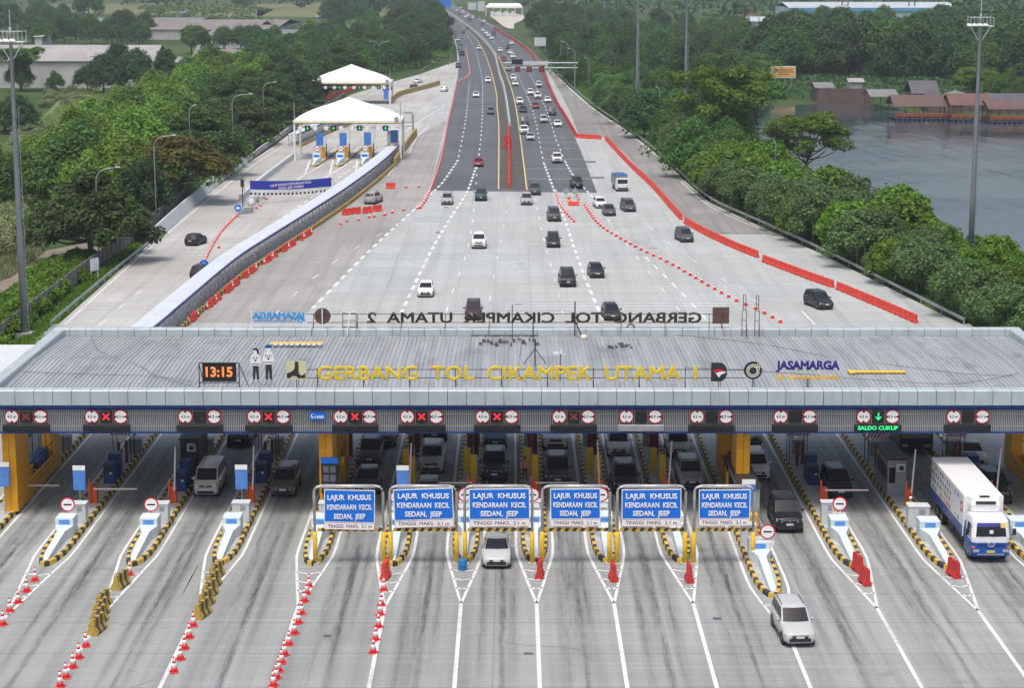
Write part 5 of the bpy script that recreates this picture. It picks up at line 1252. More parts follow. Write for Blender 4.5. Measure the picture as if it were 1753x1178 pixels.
def row(pts, step, label, m=None, h=.85, jit=.03, skip=0.0):
    P = wpath(pts, 5); Q = along(P, step)
    for i in range(len(Q)-1):
        if rnd.random() < skip: continue
        d = Q[i+1]-Q[i]; barrier((Q[i]+Q[i+1])/2, math.atan2(d.y, d.x)+rnd.uniform(-jit, jit), label, label.replace('barrier', 'barriers', 1), m, step-.09, h)
row([(1433,495),(1480,515),(1525,534),(1572,555)], 1.45, 'orange-red plastic barrier in the nearest run beside the right guardrail')
row([(1306,448),(1345,463),(1390,480),(1430,494)], 1.45, 'orange-red plastic barrier in the middle run beside the right guardrail')
row([(1172,382),(1210,403),(1255,424),(1299,442)], 1.45, 'orange-red plastic barrier in the third run beside the right guardrail')
row([(1037,239),(1058,262),(1085,290),(1115,318),(1145,352),(1168,378)], 1.9, 'orange-red plastic barrier in the long run from the corner to the gap')
row([(988,236),(1005,237),(1022,238),(1037,239)], 1.45, 'orange-red plastic barrier in the short crosswise run on the right')
row([(872,321),(872,290),(871.5,255),(871,217)], 2.6, 'red plastic barrier in the row down the middle of the median', m_orange, .75, .05)
row([(869,256),(868.6,245),(868.3,233)], 4.0, 'red plastic barrier in the loose cluster left of the median row', m_red, .8, .4)
# the far run beside the highway: too many and too small to single out
b = MB(); FR = along(wpath([(987,235),(968,202),(950,172),(938,145),(928,122),(920,108),(905,88),(890,76),(870,63),(845,48)], 5), 2.6)
for i in range(len(FR)-1):
    d = FR[i+1]-FR[i]; b.M = Matrix.Translation((FR[i]+FR[i+1])/2) @ Matrix.Rotation(math.atan2(d.y, d.x), 4, 'Z'); b.box(-1.25,1.25,-.22,.22,.012,.3); b.box(-1.22,1.22,-.12,.12,.3,.95)
tag(b.build('water_barrier_row', m_red), 'far unbroken run of red barriers along the right edge of the highway', 'barriers', kind='stuff')
for k, (u, v) in enumerate(((594,368),(610,366),(629,365),(646,362))):
    p = G(u, v); d = G(u+10, v-1)-p; barrier(p, math.atan2(d.y, d.x), 'red plastic barrier number %s of four in a row on the left apron' % ('one','two','three','four')[k], 'four red barriers on the left apron', m_orange, 1.55, .95)
barrier(G(669,323), .1, 'single red plastic barrier behind the silver car on the left apron', None, m_orange, 1.55, .95)
barrier(G(982,352), .0, 'single orange-red plastic barrier between the cone rows', None, m_orange, 1.7, .6)
for k, (u, v) in enumerate(((974,345),)):
    b = MB(); b.smooth = True; b.lathe([(.45,0),(.45,.06),(.25,.2),(.2,.5),(.28,.55),(.26,.8),(.05,.85)], 12); tag(b.build('warning_lamp', mat('lamp_orange', (.8,.25,.05), .5), loc=G(u, v)), 'orange warning lamp on a stand between the cone rows', 'lamp')
for k, (u, lab) in enumerate(((969,'left'),(984,'right'))):
    p = G(u, 339); o = empty('back_turned_sign', p, 0, '%s one of two round grey signs seen from behind among the cones' % lab, 'sign')
    b = MB(); b.disc((0,0,1.1), .45, n=20, th=.05); b.build('disc', m_grey, o); b = MB(); b.tube([(0,.05,0),(0,.05,1.2)], .04, 6); b.cbox(0,0,0,.5,.5,.06); b.build('stand', m_steel, o)
# single barriers and barrels at the island tips
def tipbar(u, v, rz, lab, m=m_red, n=1):
    p = G(u, v); o = barrier(p, R(rz), lab, 'red barriers at the island tips', m, 1.25, 1.0)
tipbar(924, 988, 84, 'red plastic barrier standing at the island tip under the third and fourth portals'); tipbar(1050, 993, 95, 'red plastic barrier standing at the island tip under the fourth and fifth portals'); tipbar(1180, 995, 92, 'red plastic barrier standing at the island tip under the fifth and sixth portals')
tipbar(1468, 978, 102, 'rear red plastic barrier of two at the island tip right of the silver minivan'); tipbar(1480, 1000, 100, 'front red plastic barrier of two at the island tip right of the silver minivan'); tipbar(1632, 987, 104, 'red plastic barrier at the island tip beside the lorry')
tipbar(660, 990, 80, 'bright red plastic barrier at the island tip between the first two portals', m_orange)
p = G(792, 977); b = MB(); b.smooth = True; b.lathe([(.26,0),(.28,.05),(.27,.3),(.285,.33),(.27,.36),(.28,.62),(.26,.68),(.01,.69)], 14); tag(b.build('barrel', mat('barrel_blue', (.02,.18,.42), .5), loc=(p.x, p.y, .012)), 'small blue barrel at the island tip between the second and third portals', 'barrel')
# striped concrete barriers
def jersey(p, rz, label):
    o = MB(); L = 1.5; n = 5
    for k in range(n):
        o.m = k % 2; a = -L/2+L*k/n; e = -L/2+L*(k+1)/n; s = .12
        o.loft([[(x,-.32,0),(x,-.32,.12),(x+s*.4,-.15,.4),(x+s,-.1,.85),(x+s,.1,.85),(x+s*.4,.15,.4),(x,.32,.12),(x,.32,0)] for x in (a, e)], cap=True)
    tag(o.build('concrete_barrier', [mat('grimy_yellow', (.40,.27,.045), .8, 0, .25, 3, (.12,.10,.06), .8), mat('grimy_black', (.06,.055,.045), .8, 0, .3, 4, (.2,.18,.14), .5)], loc=(p.x, p.y, .012), rz=R(rz)), label, 'concrete barrier', 'striped concrete barriers')
jersey(G(207,1005), 75, 'single yellow and black striped concrete block below the second crash block')
for k, (u, v) in enumerate(((176,1040),(172,1055),(169,1068),(166,1082))): jersey(G(u, v), 80, '%s yellow and black concrete barrier of the left row of four' % ('farthest','second farthest','second nearest','nearest')[k])
for k, (u, v) in enumerate(((370,990),(364,1006),(358,1022),(352,1038),(346,1055))): jersey(G(u, v), 76, '%s yellow and black concrete barrier of the right row of five' % ('farthest','second farthest','middle','second nearest','nearest')[k])
# ------------------------------------------------------------ guardrails and fences
def guardrail(pts, label, side=1, post=4.0):
    P = wpath(pts, 4); o = empty('guardrail', P[0], 0, label, 'guardrail'); P = [q-P[0] for q in P]
    b = MB(); b.sweep(P, [(0,.40),(.05*side,.44),(.0,.55),(.05*side,.66),(0,.74),(-.02*side,.74),(-.02*side,.40)]); b.build('rail', m_steel, o)
    for q in along(P, post):
        if 'guardpost' not in KIDS: b = MB(); b.cbox(0, 0, 0, .12, .16, .78); c = b.build('post', m_steel, o, q); KIDS['guardpost'] = c
        else: c = KIDS['guardpost'].copy(); col.objects.link(c); c.parent = o; c.location = q
guardrail([(88,560),(140,516),(190,474),(240,434),(264,414)], 'galvanised guardrail on the near left edge of the ramp')
guardrail([(1650,556),(1500,480),(1400,430),(1300,384),(1215,344),(1165,300),(1120,258),(1068,218),(1010,177),(965,137),(935,105)], 'long galvanised guardrail curving along the right edge of the apron', 1, 6.5)
guardrail([(505,218),(548,187),(590,162)], 'guardrail behind the front tent on the left', 1)
guardrail([(932,102),(918,85),(895,68),(870,55),(845,43)], 'distant guardrail along the far right edge of the highway')
guardrail([(768,112),(772,100),(770,85),(766,72)], 'short guardrail at the left edge of the distant highway')
def wallrun(name, pts, prof, m, label, cat):
    P = wpath(pts, 4); b = MB(); b.sweep(P, prof); return tag(b.build(name, m), label, cat)
jers = [(-.28,0),(-.28,.1),(-.1,.35),(-.07,.95),(.07,.95),(.1,.35),(.28,.1),(.28,0)]
m_conc = mat('old_concrete', (.40,.41,.40), .85, 0, .15, .6, (.2,.2,.18), .5); m_paleconc = mat('pale_concrete', (.50,.53,.54), .8, 0, .08, .5, (.3,.3,.28), .4)
m_ochre = mat('ochre_concrete', (.36,.27,.09), .8, 0, .15, .6, (.2,.16,.1), .4)
wallrun('concrete_wall', [(262,414),(300,378),(350,333),(385,304),(420,280)], [(-.5,0),(-.4,1.5),(-.1,1.55),(.5,.1),(.5,0)], m_paleconc, 'long pale concrete wall along the left edge of the ramp', 'wall')
wallrun('concrete_wall', [(420,280),(450,257),(475,240),(500,220)], [(-.25,0),(-.15,1.0),(.15,1.0),(.25,0)], m_conc, 'grey concrete barrier wall beyond the pale wall on the ramp', 'wall')
wallrun('median_barrier', [(873,215),(867,172),(862,147),(856,130),(851,109),(846,92),(832,73),(815,56),(796,41),(775,26),(757,13)], [(-.3,0),(-.12,.4),(-.1,1.0),(.1,1.0),(.12,.4),(.3,0)], m_paleconc, 'long pale median barrier between the two carriageways', 'barrier')
wallrun('ochre_wall', [(676,285),(690,262),(703,243),(712,232)], jers[:2]+[(-.2,1.5),(.2,1.5)]+jers[-2:], m_ochre, 'ochre wall right of the front tent', 'wall')
wallrun('ochre_wall', [(668,178),(680,166),(700,159),(728,152),(752,145)], jers[:2]+[(-.2,1.3),(.2,1.3)]+jers[-2:], m_ochre, 'ochre wall right of the rear tent', 'wall')
wallrun('concrete_wall', [(413,343),(440,318),(470,294),(502,270)], [(-.4,0),(-.3,.9),(.3,.9),(.4,0)], m_paleconc, 'pale wall splitting the ramp left of the front tent', 'wall')
row([(559,170),(580,162),(610,152),(645,140),(665,133)], 4.2, 'red barrier along the left edge of the ramp behind the tents', m_red, .9, .06)
# board fence left of the road
def fence_run(pts, label):
    P = wpath(pts, 4); o = empty('board_fence', P[0], 0, label, 'fence'); Q = along([q-P[0] for q in P], 2.4); b = MB(); c = MB()
    for i in range(len(Q)-1):
        a, e = Q[i], Q[i+1]; d = (e-a).normalized(); r = Vector((d.y, -d.x, 0))*.04; h = 1.7
        for z in range(4): b.loft([[a+d*.08-r+Vector((0,0,.05+z*.42)), a+d*.08+r+Vector((0,0,.05+z*.42)), e-d*.08+r+Vector((0,0,.05+z*.42)), e-d*.08-r+Vector((0,0,.05+z*.42))], [q+Vector((0,0,.44+z*.42)) for q in (a+d*.08-r, a+d*.08+r, e-d*.08+r, e-d*.08-r)]], cap=True)
        c.cbox(a.x, a.y, -.3, .16, .16, 2.15)
    b.build('panel', mat('fence_concrete', (.24,.225,.20), .9, 0, .3, 1.2, (.1,.095,.08), .6), o); c.build('post', mat('fence_post', (.12,.115,.105), .9, 0, .3, 2), o)
fence_run([(-20,602),(40,555),(100,508),(165,458),(215,424),(260,388),(330,330),(400,278),(450,243),(478,222)], 'weathered concrete board fence along the foot of the left trees')
# covered walkways
m_wroof = mat('walkway_roof', (.62,.67,.71), .5, .1, .06, .4, (.42,.44,.47), .35); m_wblue = mat('walkway_trim', (.03,.06,.22), .5, 0, .2, 1)
def mesh_mat():
    t = NT('wire_mesh'); o = t.obj(); s = t.n('SeparateXYZ', {0: o})
    t.set(Base_Color=(.36,.37,.40), Roughness=.6, Alpha=.35); return t.mat
m_mesh = mesh_mat()
def walkway(pts, label, wd=2.1, h=2.2):
    P = wpath(pts, 5); o = empty('covered_walkway', P[0], 0, label, 'walkway'); P = [q-P[0] for q in P]
    b = MB(); b.sweep(P, [(-wd,h+.1),(-wd,h+.2),(-wd*.5,h+.42),(0,h+.2),(0,h+.1)]); b.build('roof', m_wroof, o)
    b = MB(); b.sweep(P, [(.01,h-.12),(.01,h+.18),(.07,h+.18),(.07,h-.12)]); b.build('trim', m_wblue, o)
    b = MB(); b.sweep(P, [(-.02,.3),(-.02,h-.1),(.0,h-.1),(.0,.3)]); b.build('mesh_screen', m_mesh, o)
    b = MB()
    for q in along(P, 2.5): b.tube([q, q+Vector((0,0,h+.1))], .05, 4); b.tube([q+Vector((-wd+.1,.3,0)), q+Vector((-wd+.1,.3,h+.1))], .05, 4)
    for z in (.35, 1.2, 2.1): b.sweep(P, [(-.05,z),(-.05,z+.05),(.03,z+.05),(.03,z)])
    b.build('frame', m_steel, o)
    b = MB(); b.sweep(P, [(-wd,.0),(-wd,.3),(.1,.3),(.1,0)]); b.build('base', m_conc, o)
    return P
WK = [(240,622),(278,590),(316,555),(402,478),(460,437),(538,385),(600,342),(655,298),(683,270)]
walkway(WK, 'long covered walkway with a pale roof and blue trim curving across the ramp')
# striped kerb blocks along its foot
def stripe_row(pts, label, w=.35, h=.5):
    Q = along(wpath(pts, 5), .75); o = MB()
    for i in range(len(Q)-1):
        o.m = i % 2; d = Q[i+1]-Q[i]; d.normalize(); r = Vector((d.y,-d.x,0))*w/2
        o.loft([[q+Vector((0,0,z)) for q in (Q[i]-r, Q[i]+r, Q[i+1]+r, Q[i+1]-r)] for z in (0, h)], cap=True)
    tag(o.build('striped_kerb', [m_kyel, m_kblk]), label, 'kerb')
stripe_row([(284,590),(322,555),(408,480),(466,439),(544,387),(605,344),(660,299),(689,270)], 'long yellow and black striped kerb at the foot of the covered walkway')
for k, p in enumerate(along(wpath([(322,556),(385,505),(425,472),(468,442),(512,414),(540,396)], 4), 1.5)):
    if k % 7 in (4, 5): continue
    d = G(400,484)-G(305,568)
    (barrier(p, math.atan2(d.y,d.x)+rnd.uniform(-.2,.2), 'red barrier in the row at the foot of the covered walkway', 'red barriers along the covered walkway', m_orange, 1.3, .8) if k % 3 else cone(p, 'red and white cone among the barriers at the foot of the covered walkway', 'cones along the covered walkway', 1.2))
walkway([(509,250),(535,238),(560,226),(590,214),(606,206)], 'short covered walkway under the front tent', 1.8, 2.2)
stripe_row([(512,252),(538,240),(563,228),(593,216),(608,208)], 'striped kerb of the walkway under the front tent')
# ------------------------------------------------------------ tents with small toll lanes
m_tent = mat('tent_fabric', (.84,.84,.80), .75, 0, .03, .5, (.62,.6,.52), .25)
def tent(ul, ur, vbase, veave, vpeak, depth, label, dz=0):
    a, c = G(ul, vbase), G(ur, vbase); W = c.x-a.x; y = a.y; h = AT(ul, veave, y).z; hp = AT((ul+ur)/2, vpeak, y+depth/2).z
    o = empty('tent_canopy', ((a.x+c.x)/2, y, 0), 0, label, 'canopy', 'white tents over the ramp lanes'); w = W/2
    b = MB(); b.smooth = True; n, m = 24, 14; ids = []
    for j in range(m+1):
        r_ = []
        for i in range(n+1):
            x = -1+2*i/n; t = -1+2*j/m; e = max(abs(x), abs(t)); k = 1-e
            z = h + 1.1*(1-max(abs(x)**6, abs(t)**6)) + (hp-h-1.1)*(k**1.35) if e < 1 else h
            r_.append(b.p((x*w*1.02, depth/2+t*depth/2*1.03, z - .25*(abs(x)*abs(t))**2)))
        ids.append(r_)
    for j in range(m):
        for i in range(n): b.face((ids[j][i], ids[j][i+1], ids[j+1][i+1], ids[j+1][i]))
    b.smooth = False
    for (x0, y0, x1, y1) in ((-1,-1,1,-1),(1,-1,1,1),(1,1,-1,1),(-1,1,-1,-1)):
        k = 12
        for i in range(k):
            s0, s1 = i/k, (i+1)/k
            pa = (w*1.02*(x0+(x1-x0)*s0), depth/2+depth/2*1.03*(y0+(y1-y0)*s0)); pb = (w*1.02*(x0+(x1-x0)*s1), depth/2+depth/2*1.03*(y0+(y1-y0)*s1))
            b.poly([(*pa, h-.5), (*pb, h-.5), (*pb, h+.02), (*pa, h+.02)])
    b.build('fabric', m_tent, o)
    for x in (-w, w):
        for yy in (0, depth):
            b = MB(); b.tube([(x, yy, 0), (x, yy, h+.1)], .20, 8); b.build('post', m_swht, o)
    for x in (-w, w): b = MB(); b.tube([(x,.2,h),(x,.2,h+3.4)], .07, 6); b.build('lightning_rod', m_steel, o)
    b = MB()
    for yy in (.0, depth): b.tube([(-w,yy,h-.4),(w,yy,h-.4)], .09, 6); b.tube([(-w,yy,h-1.3),(w,yy,h-1.3)], .08, 6)
    for k in range(13): b.tube([(-w+2*w*k/12,0,h-1.3),(-w+2*w*(k+.5)/12,0,h-.4),(-w+2*w*(k+1)/12,0,h-1.3)][:3 if k < 12 else 1] if k < 12 else [(w,0,h-1.3),(w,0,h-.4)], .04, 4)
    b.build('truss', m_grey, o)
    b = MB(); b.tube([(-w*1.02,-.25,h-.35),(w*1.02,-.25,h-.35)], .09, 6); b.build('edge_rope', mat('edge_yellow', (.55,.48,.18), .6), o)
    b = MB(); b.disc((w*.93,-.36,h+.25), .45, n=14, th=.03); b.build('logo', m_grey, o)
    for k in range(4):
        x = -w+2*w*(.11+.245*k)+.3
        s = empty('lane_signal', ((a.x+c.x)/2+x, y-.1, h-1.35), 0, 'green lane signal number %s from the left under the %s white tent' % (('one','two','three','four')[k], label.split()[0]), 'signal', 'green signals under the tents')
        b = MB(); b.box(-.48,.48,-.12,.1,-.46,.46); b.build('housing', m_screen, s); b = MB(); b.prism([(0,-.28),(.24,0),(.08,0),(.08,.28),(-.08,.28),(-.08,0),(-.24,0)], -.14, -.125); b.build('arrow_light', m_ledg, s)
        for dx in (-1.35, 1.35):
            b = MB(); b.disc((dx,0,0), .42, n=16, th=.05); b.build('side_sign', m_swht, s)
        b = MB(); b.tube([(-1.8,.1,.2),(1.8,.1,.2)], .04, 4); b.build('rail', m_grey, s)
    return y, h
tent(505, 686, 274, 206, 165, 10, 'front white tent canopy over the ramp lanes, nearer of two')
tent(531.5, 668, 178, 140, 109, 11, 'rear white tent canopy over the ramp, farther of two')
for k, (u, v) in enumerate(((536,286),(577,286),(620,285),(668,278))):
    p = G(u, v); nm = ('first','second','third','fourth')[k]
    if k < 3:
        o = empty('toll_island', (p.x, p.y, 0), R(-2), label='small striped toll island under the front tent, %s from the left' % nm, cat='traffic island', group='toll islands')
        b = MB(); P2 = [(0,0),(.5,1.5),(.7,4),(.7,34)]; n2 = 0
        for sg in (-1, 1):
            Q = along([Vector((sg*x, y, 0)) for x, y in P2], 1.0)
            for i in range(len(Q)-1): b.m = i % 2; b.sweep([Q[i], Q[i+1]], [(-.12,0),(-.12,.3),(.12,.3),(.12,0)])
        b.build('kerb', [m_kyel, m_kblk], o); b = MB(); b.poly([(0,.3,.26),(.6,4,.26),(.6,34,.26),(-.6,34,.26),(-.6,4,.26)]); b.build('deck', m_isl, o)
        s = empty('crash_block', (p.x, p.y+6.3, .26), R(-2), 'pale crash block on the %s island under the front tent' % nm, 'crash block', 'crash blocks on the island noses')
        b = MB(); b.bbox(-.75,.75,0,1.2,0,1.5,.05); b.loft([[(-.7,0,0),(.7,0,0),(.7,0,.8),(-.7,0,.8)],[(-.25,-1.6,0),(.25,-1.6,0),(.25,-1.6,.6),(-.25,-1.6,.6)],[(-.15,-5,0),(.15,-5,0),(.15,-5,.15),(-.15,-5,.15)]], cap=True); b.build('body', m_block, s); b = MB(); b.box(-.5,.5,-.02,0,.9,1.3); b.build('label_plate', m_sblue, s)
    yy = p.y + (8 if k < 3 else 6)
    s = empty('no_entry_sign', (p.x+.0, yy, .26), 0, 'small round no entry sign under the front tent, %s from the left' % nm, 'sign', 'round no entry signs on the islands')
    b = MB(); b.disc((0,0,2.3), .55, n=18, th=.05); b.build('rim', m_sred, s); b = MB(); b.disc((0,-.055,2.3), .45, n=18, th=.01); b.build('face', m_swht, s); b = MB(); b.box(-.3,.3,-.08,-.07,2.24,2.36); b.build('bar', m_screen, s); b = MB(); b.tube([(0,.03,0),(0,.03,2.3)], .05, 6); b.build('pole', m_steel, s)
    s = empty('tariff_board', (p.x+.25, yy+2.6, .26), 0, 'blue tariff board under the front tent, %s from the left' % nm, 'board', 'blue tariff boards on poles')
    b = MB(); b.box(-.65,.65,-.05,.05,2.6,4.9); b.build('panel', mat('tariff_blue', (.06,.20,.58), .5), s); b = MB(); b.tube([(0,.08,0),(0,.08,3)], .06, 6); b.build('pole', m_steel, s)
    s = empty('barrier_gate', (p.x+.5, yy+6, .26), 0, 'amber barrier gate under the front tent, %s from the left' % nm, 'barrier gate', 'orange barrier gates on the islands')
    b = MB(); b.bbox(-.35,.35,0,.6,0,2.0,.04); b.build('housing', m_colyel, s); b = MB(); b.box(.45,.62,.6,.8,0,2.6); b.build('post', m_trim, s)
    if k < 3:
        o = G(u+22, v-40); b = MB(); b.tube([(0,0,0),(0,0,6.5)], .05, 5); tag(b.build('pole', m_steel, loc=o), 'thin grey pole on the %s small island behind the front tent' % nm, 'pole')
        for sg in (-1, 1):
            L2 = Lines(M_white, .0245); q0 = Vector((p.x, p.y, 0)); L2.path([q0+Vector((sg*1.3-.6,14,0)), q0+Vector((sg*1.2,3,0)), q0+Vector((sg*.9,-1,0)), q0+Vector((-.2,-13,0)), q0+Vector((-.9,-30,0))][:4 if sg > 0 else 5], .3); L2.done()
p = G(672, 250); o = empty('toll_booth', (p.x, p.y, 0), 0, 'grey toll booth at the right end of the front tent', 'toll booth'); b = MB(); b.bbox(-1,1,0,3,0,3,.05); b.build('cabin', m_grey, o); b = MB(); b.bbox(-1.2,1.2,-.3,3.2,3.01,3.2,.03); b.build('roof', m_lgrey, o)
p = G(661, 178); o = empty('tariff_board', (p.x, p.y, 0), 0, 'blue tariff board at the right post of the rear tent', 'board', 'blue tariff boards on poles'); b = MB(); b.box(-.6,.6,-.1,.1,1.2,3.9); b.build('panel', mat('tariff_blue', (.06,.20,.58), .5), o); b = MB(); b.tube([(.0,.15,0),(.0,.15,4)], .08, 6); b.build('pole', m_steel, o)
p = G(527, 180); o = empty('card_machine', (p.x, p.y, 0), 0, 'blue machine at the left post of the rear tent', 'card machine'); b = MB(); b.bbox(-.6,.6,0,1,0,2.6,.05); b.build('body', m_mach, o); b = MB(); b.box(-.4,.4,-.02,0,1.4,2.2); b.build('screen', m_screen, o)
# height portal right of the front tent
a, c = G(690, 262), G(707, 233); yb = c.y
o = empty('height_portal', (c.x, yb, 0), 0, 'grey steel pipe portal reaching from the front tent to the ochre wall', 'portal'); H = AT(707, 192, yb).z; w0 = (707-690)*.112
b = MB(); b.tube([(0,0,0),(0,0,H-.3),(-.3,0,H),(-w0,0,H)], .2, 8); b.build('pipe_frame', m_grey, o); b = MB(); b.tube([(0,0,H-2),(-w0,0,H-2)], .12, 6); b.tube([(0,0,H-2.8),(-w0,0,H-2.8)], .1, 6); b.build('bar', m_grey, o)
# blue banner
a, c = G(420, 352), G(573, 337); d = c-a; L = d.length
o = empty('banner', a, math.atan2(d.y, d.x), 'long blue banner with two lines of white letters hung between poles over the ramp', 'banner')
s0, s1 = AT(428, 315, a.y).z, AT(428, 326, a.y).z; xx0, xx1 = L*.055, L*.965; H1 = AT(573, 311, c.y).z
b = MB(); n = 24; hz = s0-s1+.12; rows = []
zc = lambda t: s1 + (H1-1.15-s1)*t*.6 - .25*math.sin(math.pi*t)
b.smooth = True; b.loft([[(xx0+(xx1-xx0)*k/n, .02*math.sin(k*2.1), zc(k/n)+z) for k in range(n+1)] for z in (.1, hz+.35)], closed=False); b.build('fabric', mat('banner_blue', (.03,.05,.40), .7, 0, .1, 1), o)
b = MB(); b.loft([[(xx0+(xx1-xx0)*k/n, 0, zc(k/n)+z) for k in range(n+1)] for z in (-.35, .098)], closed=False); b.build('white_strip', m_swht, o)
b = MB(); k = 0
while k < 40: b.box(xx0+(xx1-xx0)*k/40, xx0+(xx1-xx0)*(k+1)/40, -.03,.03, zc((k+.5)/40)-.68, zc((k+.5)/40)-.38); k += 2
b.build('black_tabs', m_trim, o)
text('lettering', 'LAJUR KHUSUS KENDARAAN KECIL', m_swht, (L*.5,-.12,zc(.5)+.95), .5, o, .008, .004, L*.46); text('lettering', 'SEDAN, JEEP, MINIBUS', m_swht, (L*.5,-.12,zc(.5)+.42), .5, o, .008, .004, L*.28)
for x in (0, L): b = MB(); b.tube([(x,.1,0),(x,.1,H1+.4)], .06, 6); b.build('pole', m_steel, o)
b = MB(); b.tube([(0,.1,zc(0)+hz+.3),(xx0,0,zc(0)+hz+.3)], .015, 4); b.tube([(xx1,0,zc(1)+hz+.3),(L,.1,H1)], .015, 4); b.build('cord', m_trim, o)
# round keep-left signs on the ramp
for u, v, nm in ((408,372,'at the far end of the close cone row'),(350,472,'at the near end of the close cone row')):
    p = G(u, v); o = empty('direction_sign', p, 0, 'round blue sign with a white arrow ' + nm, 'sign'); b = MB(); b.disc((0,0,1.35), .62, n=22, th=.05); b.build('rim', m_swht, o); b = MB(); b.disc((0,-.055,1.35), .55, n=22, th=.008); b.build('face', m_sblue, o)
    b = MB(); b.prism([(-.35,1.35),(0,1.65),(0,1.47),(.35,1.47),(.35,1.23),(0,1.23),(0,1.05)], -.075, -.066); b.build('arrow', m_swht, o); b = MB(); b.tube([(0,.05,0),(0,.05,1.4)], .05, 6); b.cbox(0,0,0,.6,.6,.08); b.build('stand', m_steel, o)
# grey sacks and frames heaped under the banner
def sack(u, v, s, lab, name='sack', m=m_lgrey):
    p = G(u, v); b = MB(); b.smooth = True; b.lathe([(.5*s,0),(.62*s,.25*s),(.58*s,.7*s),(.4*s,1.0*s),(.15*s,1.15*s),(.02,1.16*s)], 9)
    for q in b.v: q.x += rnd.uniform(-.06,.06); q.y += rnd.uniform(-.06,.06)
    tag(b.build(name, m, loc=p), lab, name)
sack(431,352,.95,'left pale grey sack heaped under the banner'); sack(438,346,.85,'middle grey sack heaped under the banner', m=m_grey); sack(448,340,.9,'right pale grey sack heaped under the banner')
p = G(420, 366); b = MB(); b.bbox(-1.6,1.6,-.2,.2,0,.95,.04); tag(b.build('concrete_barrier', m_conc, loc=p, rz=.9), 'grey concrete barrier beside the round blue sign under the banner', 'concrete barrier')
p = G(416, 362); o = empty('signal_post', p, 0, 'thin dark signal post left of the banner', 'signal post'); b = MB(); b.tube([(0,0,0),(0,0,4.6)], .08, 6); b.build('pole', m_dark, o); b = MB(); b.bbox(-.25,.25,-.15,.15,3.6,4.7,.04); b.build('housing', m_dark, o)
# ------------------------------------------------------------ lamps and masts
def lamp(u, vb, vt, du, label, double=False, y=None):
    p = G(u, vb); H = AT(u, vt, p.y).z; A = du*(p.y*.98+7)/FOC; sg = 1 if du > 0 else -1
    o = empty('street_lamp', (p.x, p.y, 0), 0, label, 'street lamp', 'curved street lamps')
    b = MB(); b.smooth = True
    for s in ((1, -1) if double else (1,)):
        a = A*s; b.tube([(0,0,0),(0,0,H-1.6)] + [(a*(1-math.cos(R(t)))*.55, 0, H-1.6+1.45*math.sin(R(t))) for t in (20,40,60,80)] + [(a*.95,0,H)], .085, 7, .05)
    b.build('pole', m_steel, o)
    for s in ((1, -1) if double else (1,)):
        b = MB(); b.smooth = False; x0, x1 = sorted((A*s*.85, A*s*1.05)); b.bbox(x0, x1, -.14, .14, H-.06, H+.09, .02); b.build('lamp_head', m_lgrey, o)
lamp(170, 452, 286, 40, 'street lamp in front of the big dark tree at the left'); lamp(268, 388, 231, 36, 'street lamp in front of the yellow-topped tree'); lamp(328, 332, 179, 12, 'street lamp behind the yellow-topped tree'); lamp(400, 282, 160, 34, 'street lamp beside the white box on the fence')
lamp(452, 232, 140, 22, 'street lamp behind the dark spreading trees on the left'); lamp(650, 140, 70, 16, 'double street lamp behind the rear tent', True); lamp(694, 112, 62, -8, 'slim street lamp among the trees left of the highway')
lamp(1128, 232, 148, -6, 'short street lamp between the two right masts'); lamp(1326, 338, 238, -5, 'slim street lamp among the shrubs in front of the lake'); lamp(1008, 182, 98, -8, 'slim street lamp beside the right guardrail'); lamp(984, 158, 82, -12, 'curved street lamp right of the sign gantry'); lamp(972, 140, 70, -12, 'curved street lamp behind the sign gantry'); lamp(960, 130, 70, 5, 'thin street lamp left of the curved pair by the gantry')
def mast(u, vb, vt, label, head=True, y=None):
    p = G(u, vb); H = AT(u, vt, p.y).z
    o = empty('floodlight_mast', (p.x, p.y, -.3), 0, label, 'mast', 'tall floodlight masts')
    b = MB(); b.smooth = True; b.lathe([(.34,0),(.33,H*.33),(.29,H*.34),(.26,H*.66),(.22,H*.67),(.17,H-1),(.15,H)], 12); b.build('pole', mat('mast_steel', (.22,.245,.265), .5, .4, .12, .6, (.13,.14,.15), .55), o)
    b = MB(); b.cbox(0,0,0,1.6,1.6,.5); b.build('footing', m_conc, o)
    b = MB(); b.tube([(.45,.0,.5),(.42,0,H*.75)], .03, 4); b.build('cable_duct', m_grey, o)
    if head:
        b = MB(); zt = H-1.4; w = 1.3
        for s in (-1, 1):
            b.tube([(-w,s*.8,zt),(w,s*.8,zt)], .06, 5); b.tube([(s*w,-.8,zt),(s*w,.8,zt)], .06, 5); b.tube([(-w,s*.8,zt+1),(w,s*.8,zt+1)], .035, 4); b.tube([(s*.2,0,zt-1.6),(s*w*.9,0,zt)], .05, 4)
            for x in (-w,-w*.4,w*.4,w): b.tube([(x,s*.8,zt),(x,s*.8,zt+1.1)], .03, 4)
        b.tube([(0,0,H),(0,0,H+1.6)], .04, 4); b.build('platform', m_lgrey, o)
        for k in range(4):
            b = MB(); x = -1.5+k*.62; b.loft([[(x-.18,-.95,zt+.35),(x+.2,-.95,zt+.3),(x+.2,-.75,zt+.3),(x-.18,-.75,zt+.35)],[(x-.28,-1.05,zt+.12),(x+.35,-1.05,zt+.05),(x+.35,-.7,zt+.05),(x-.28,-.7,zt+.12)]], cap=True); b.build('floodlight', m_wht, o)
mast(42, 572, 40, 'tall grey floodlight mast at the left edge'); mast(1660, 468, 18, 'tall grey floodlight mast in front of the lake on the right'); mast(1172, 262, -20, 'tall grey floodlight mast left of the lake'); mast(1090, 216, -50, 'slimmer tall mast further up the right side')
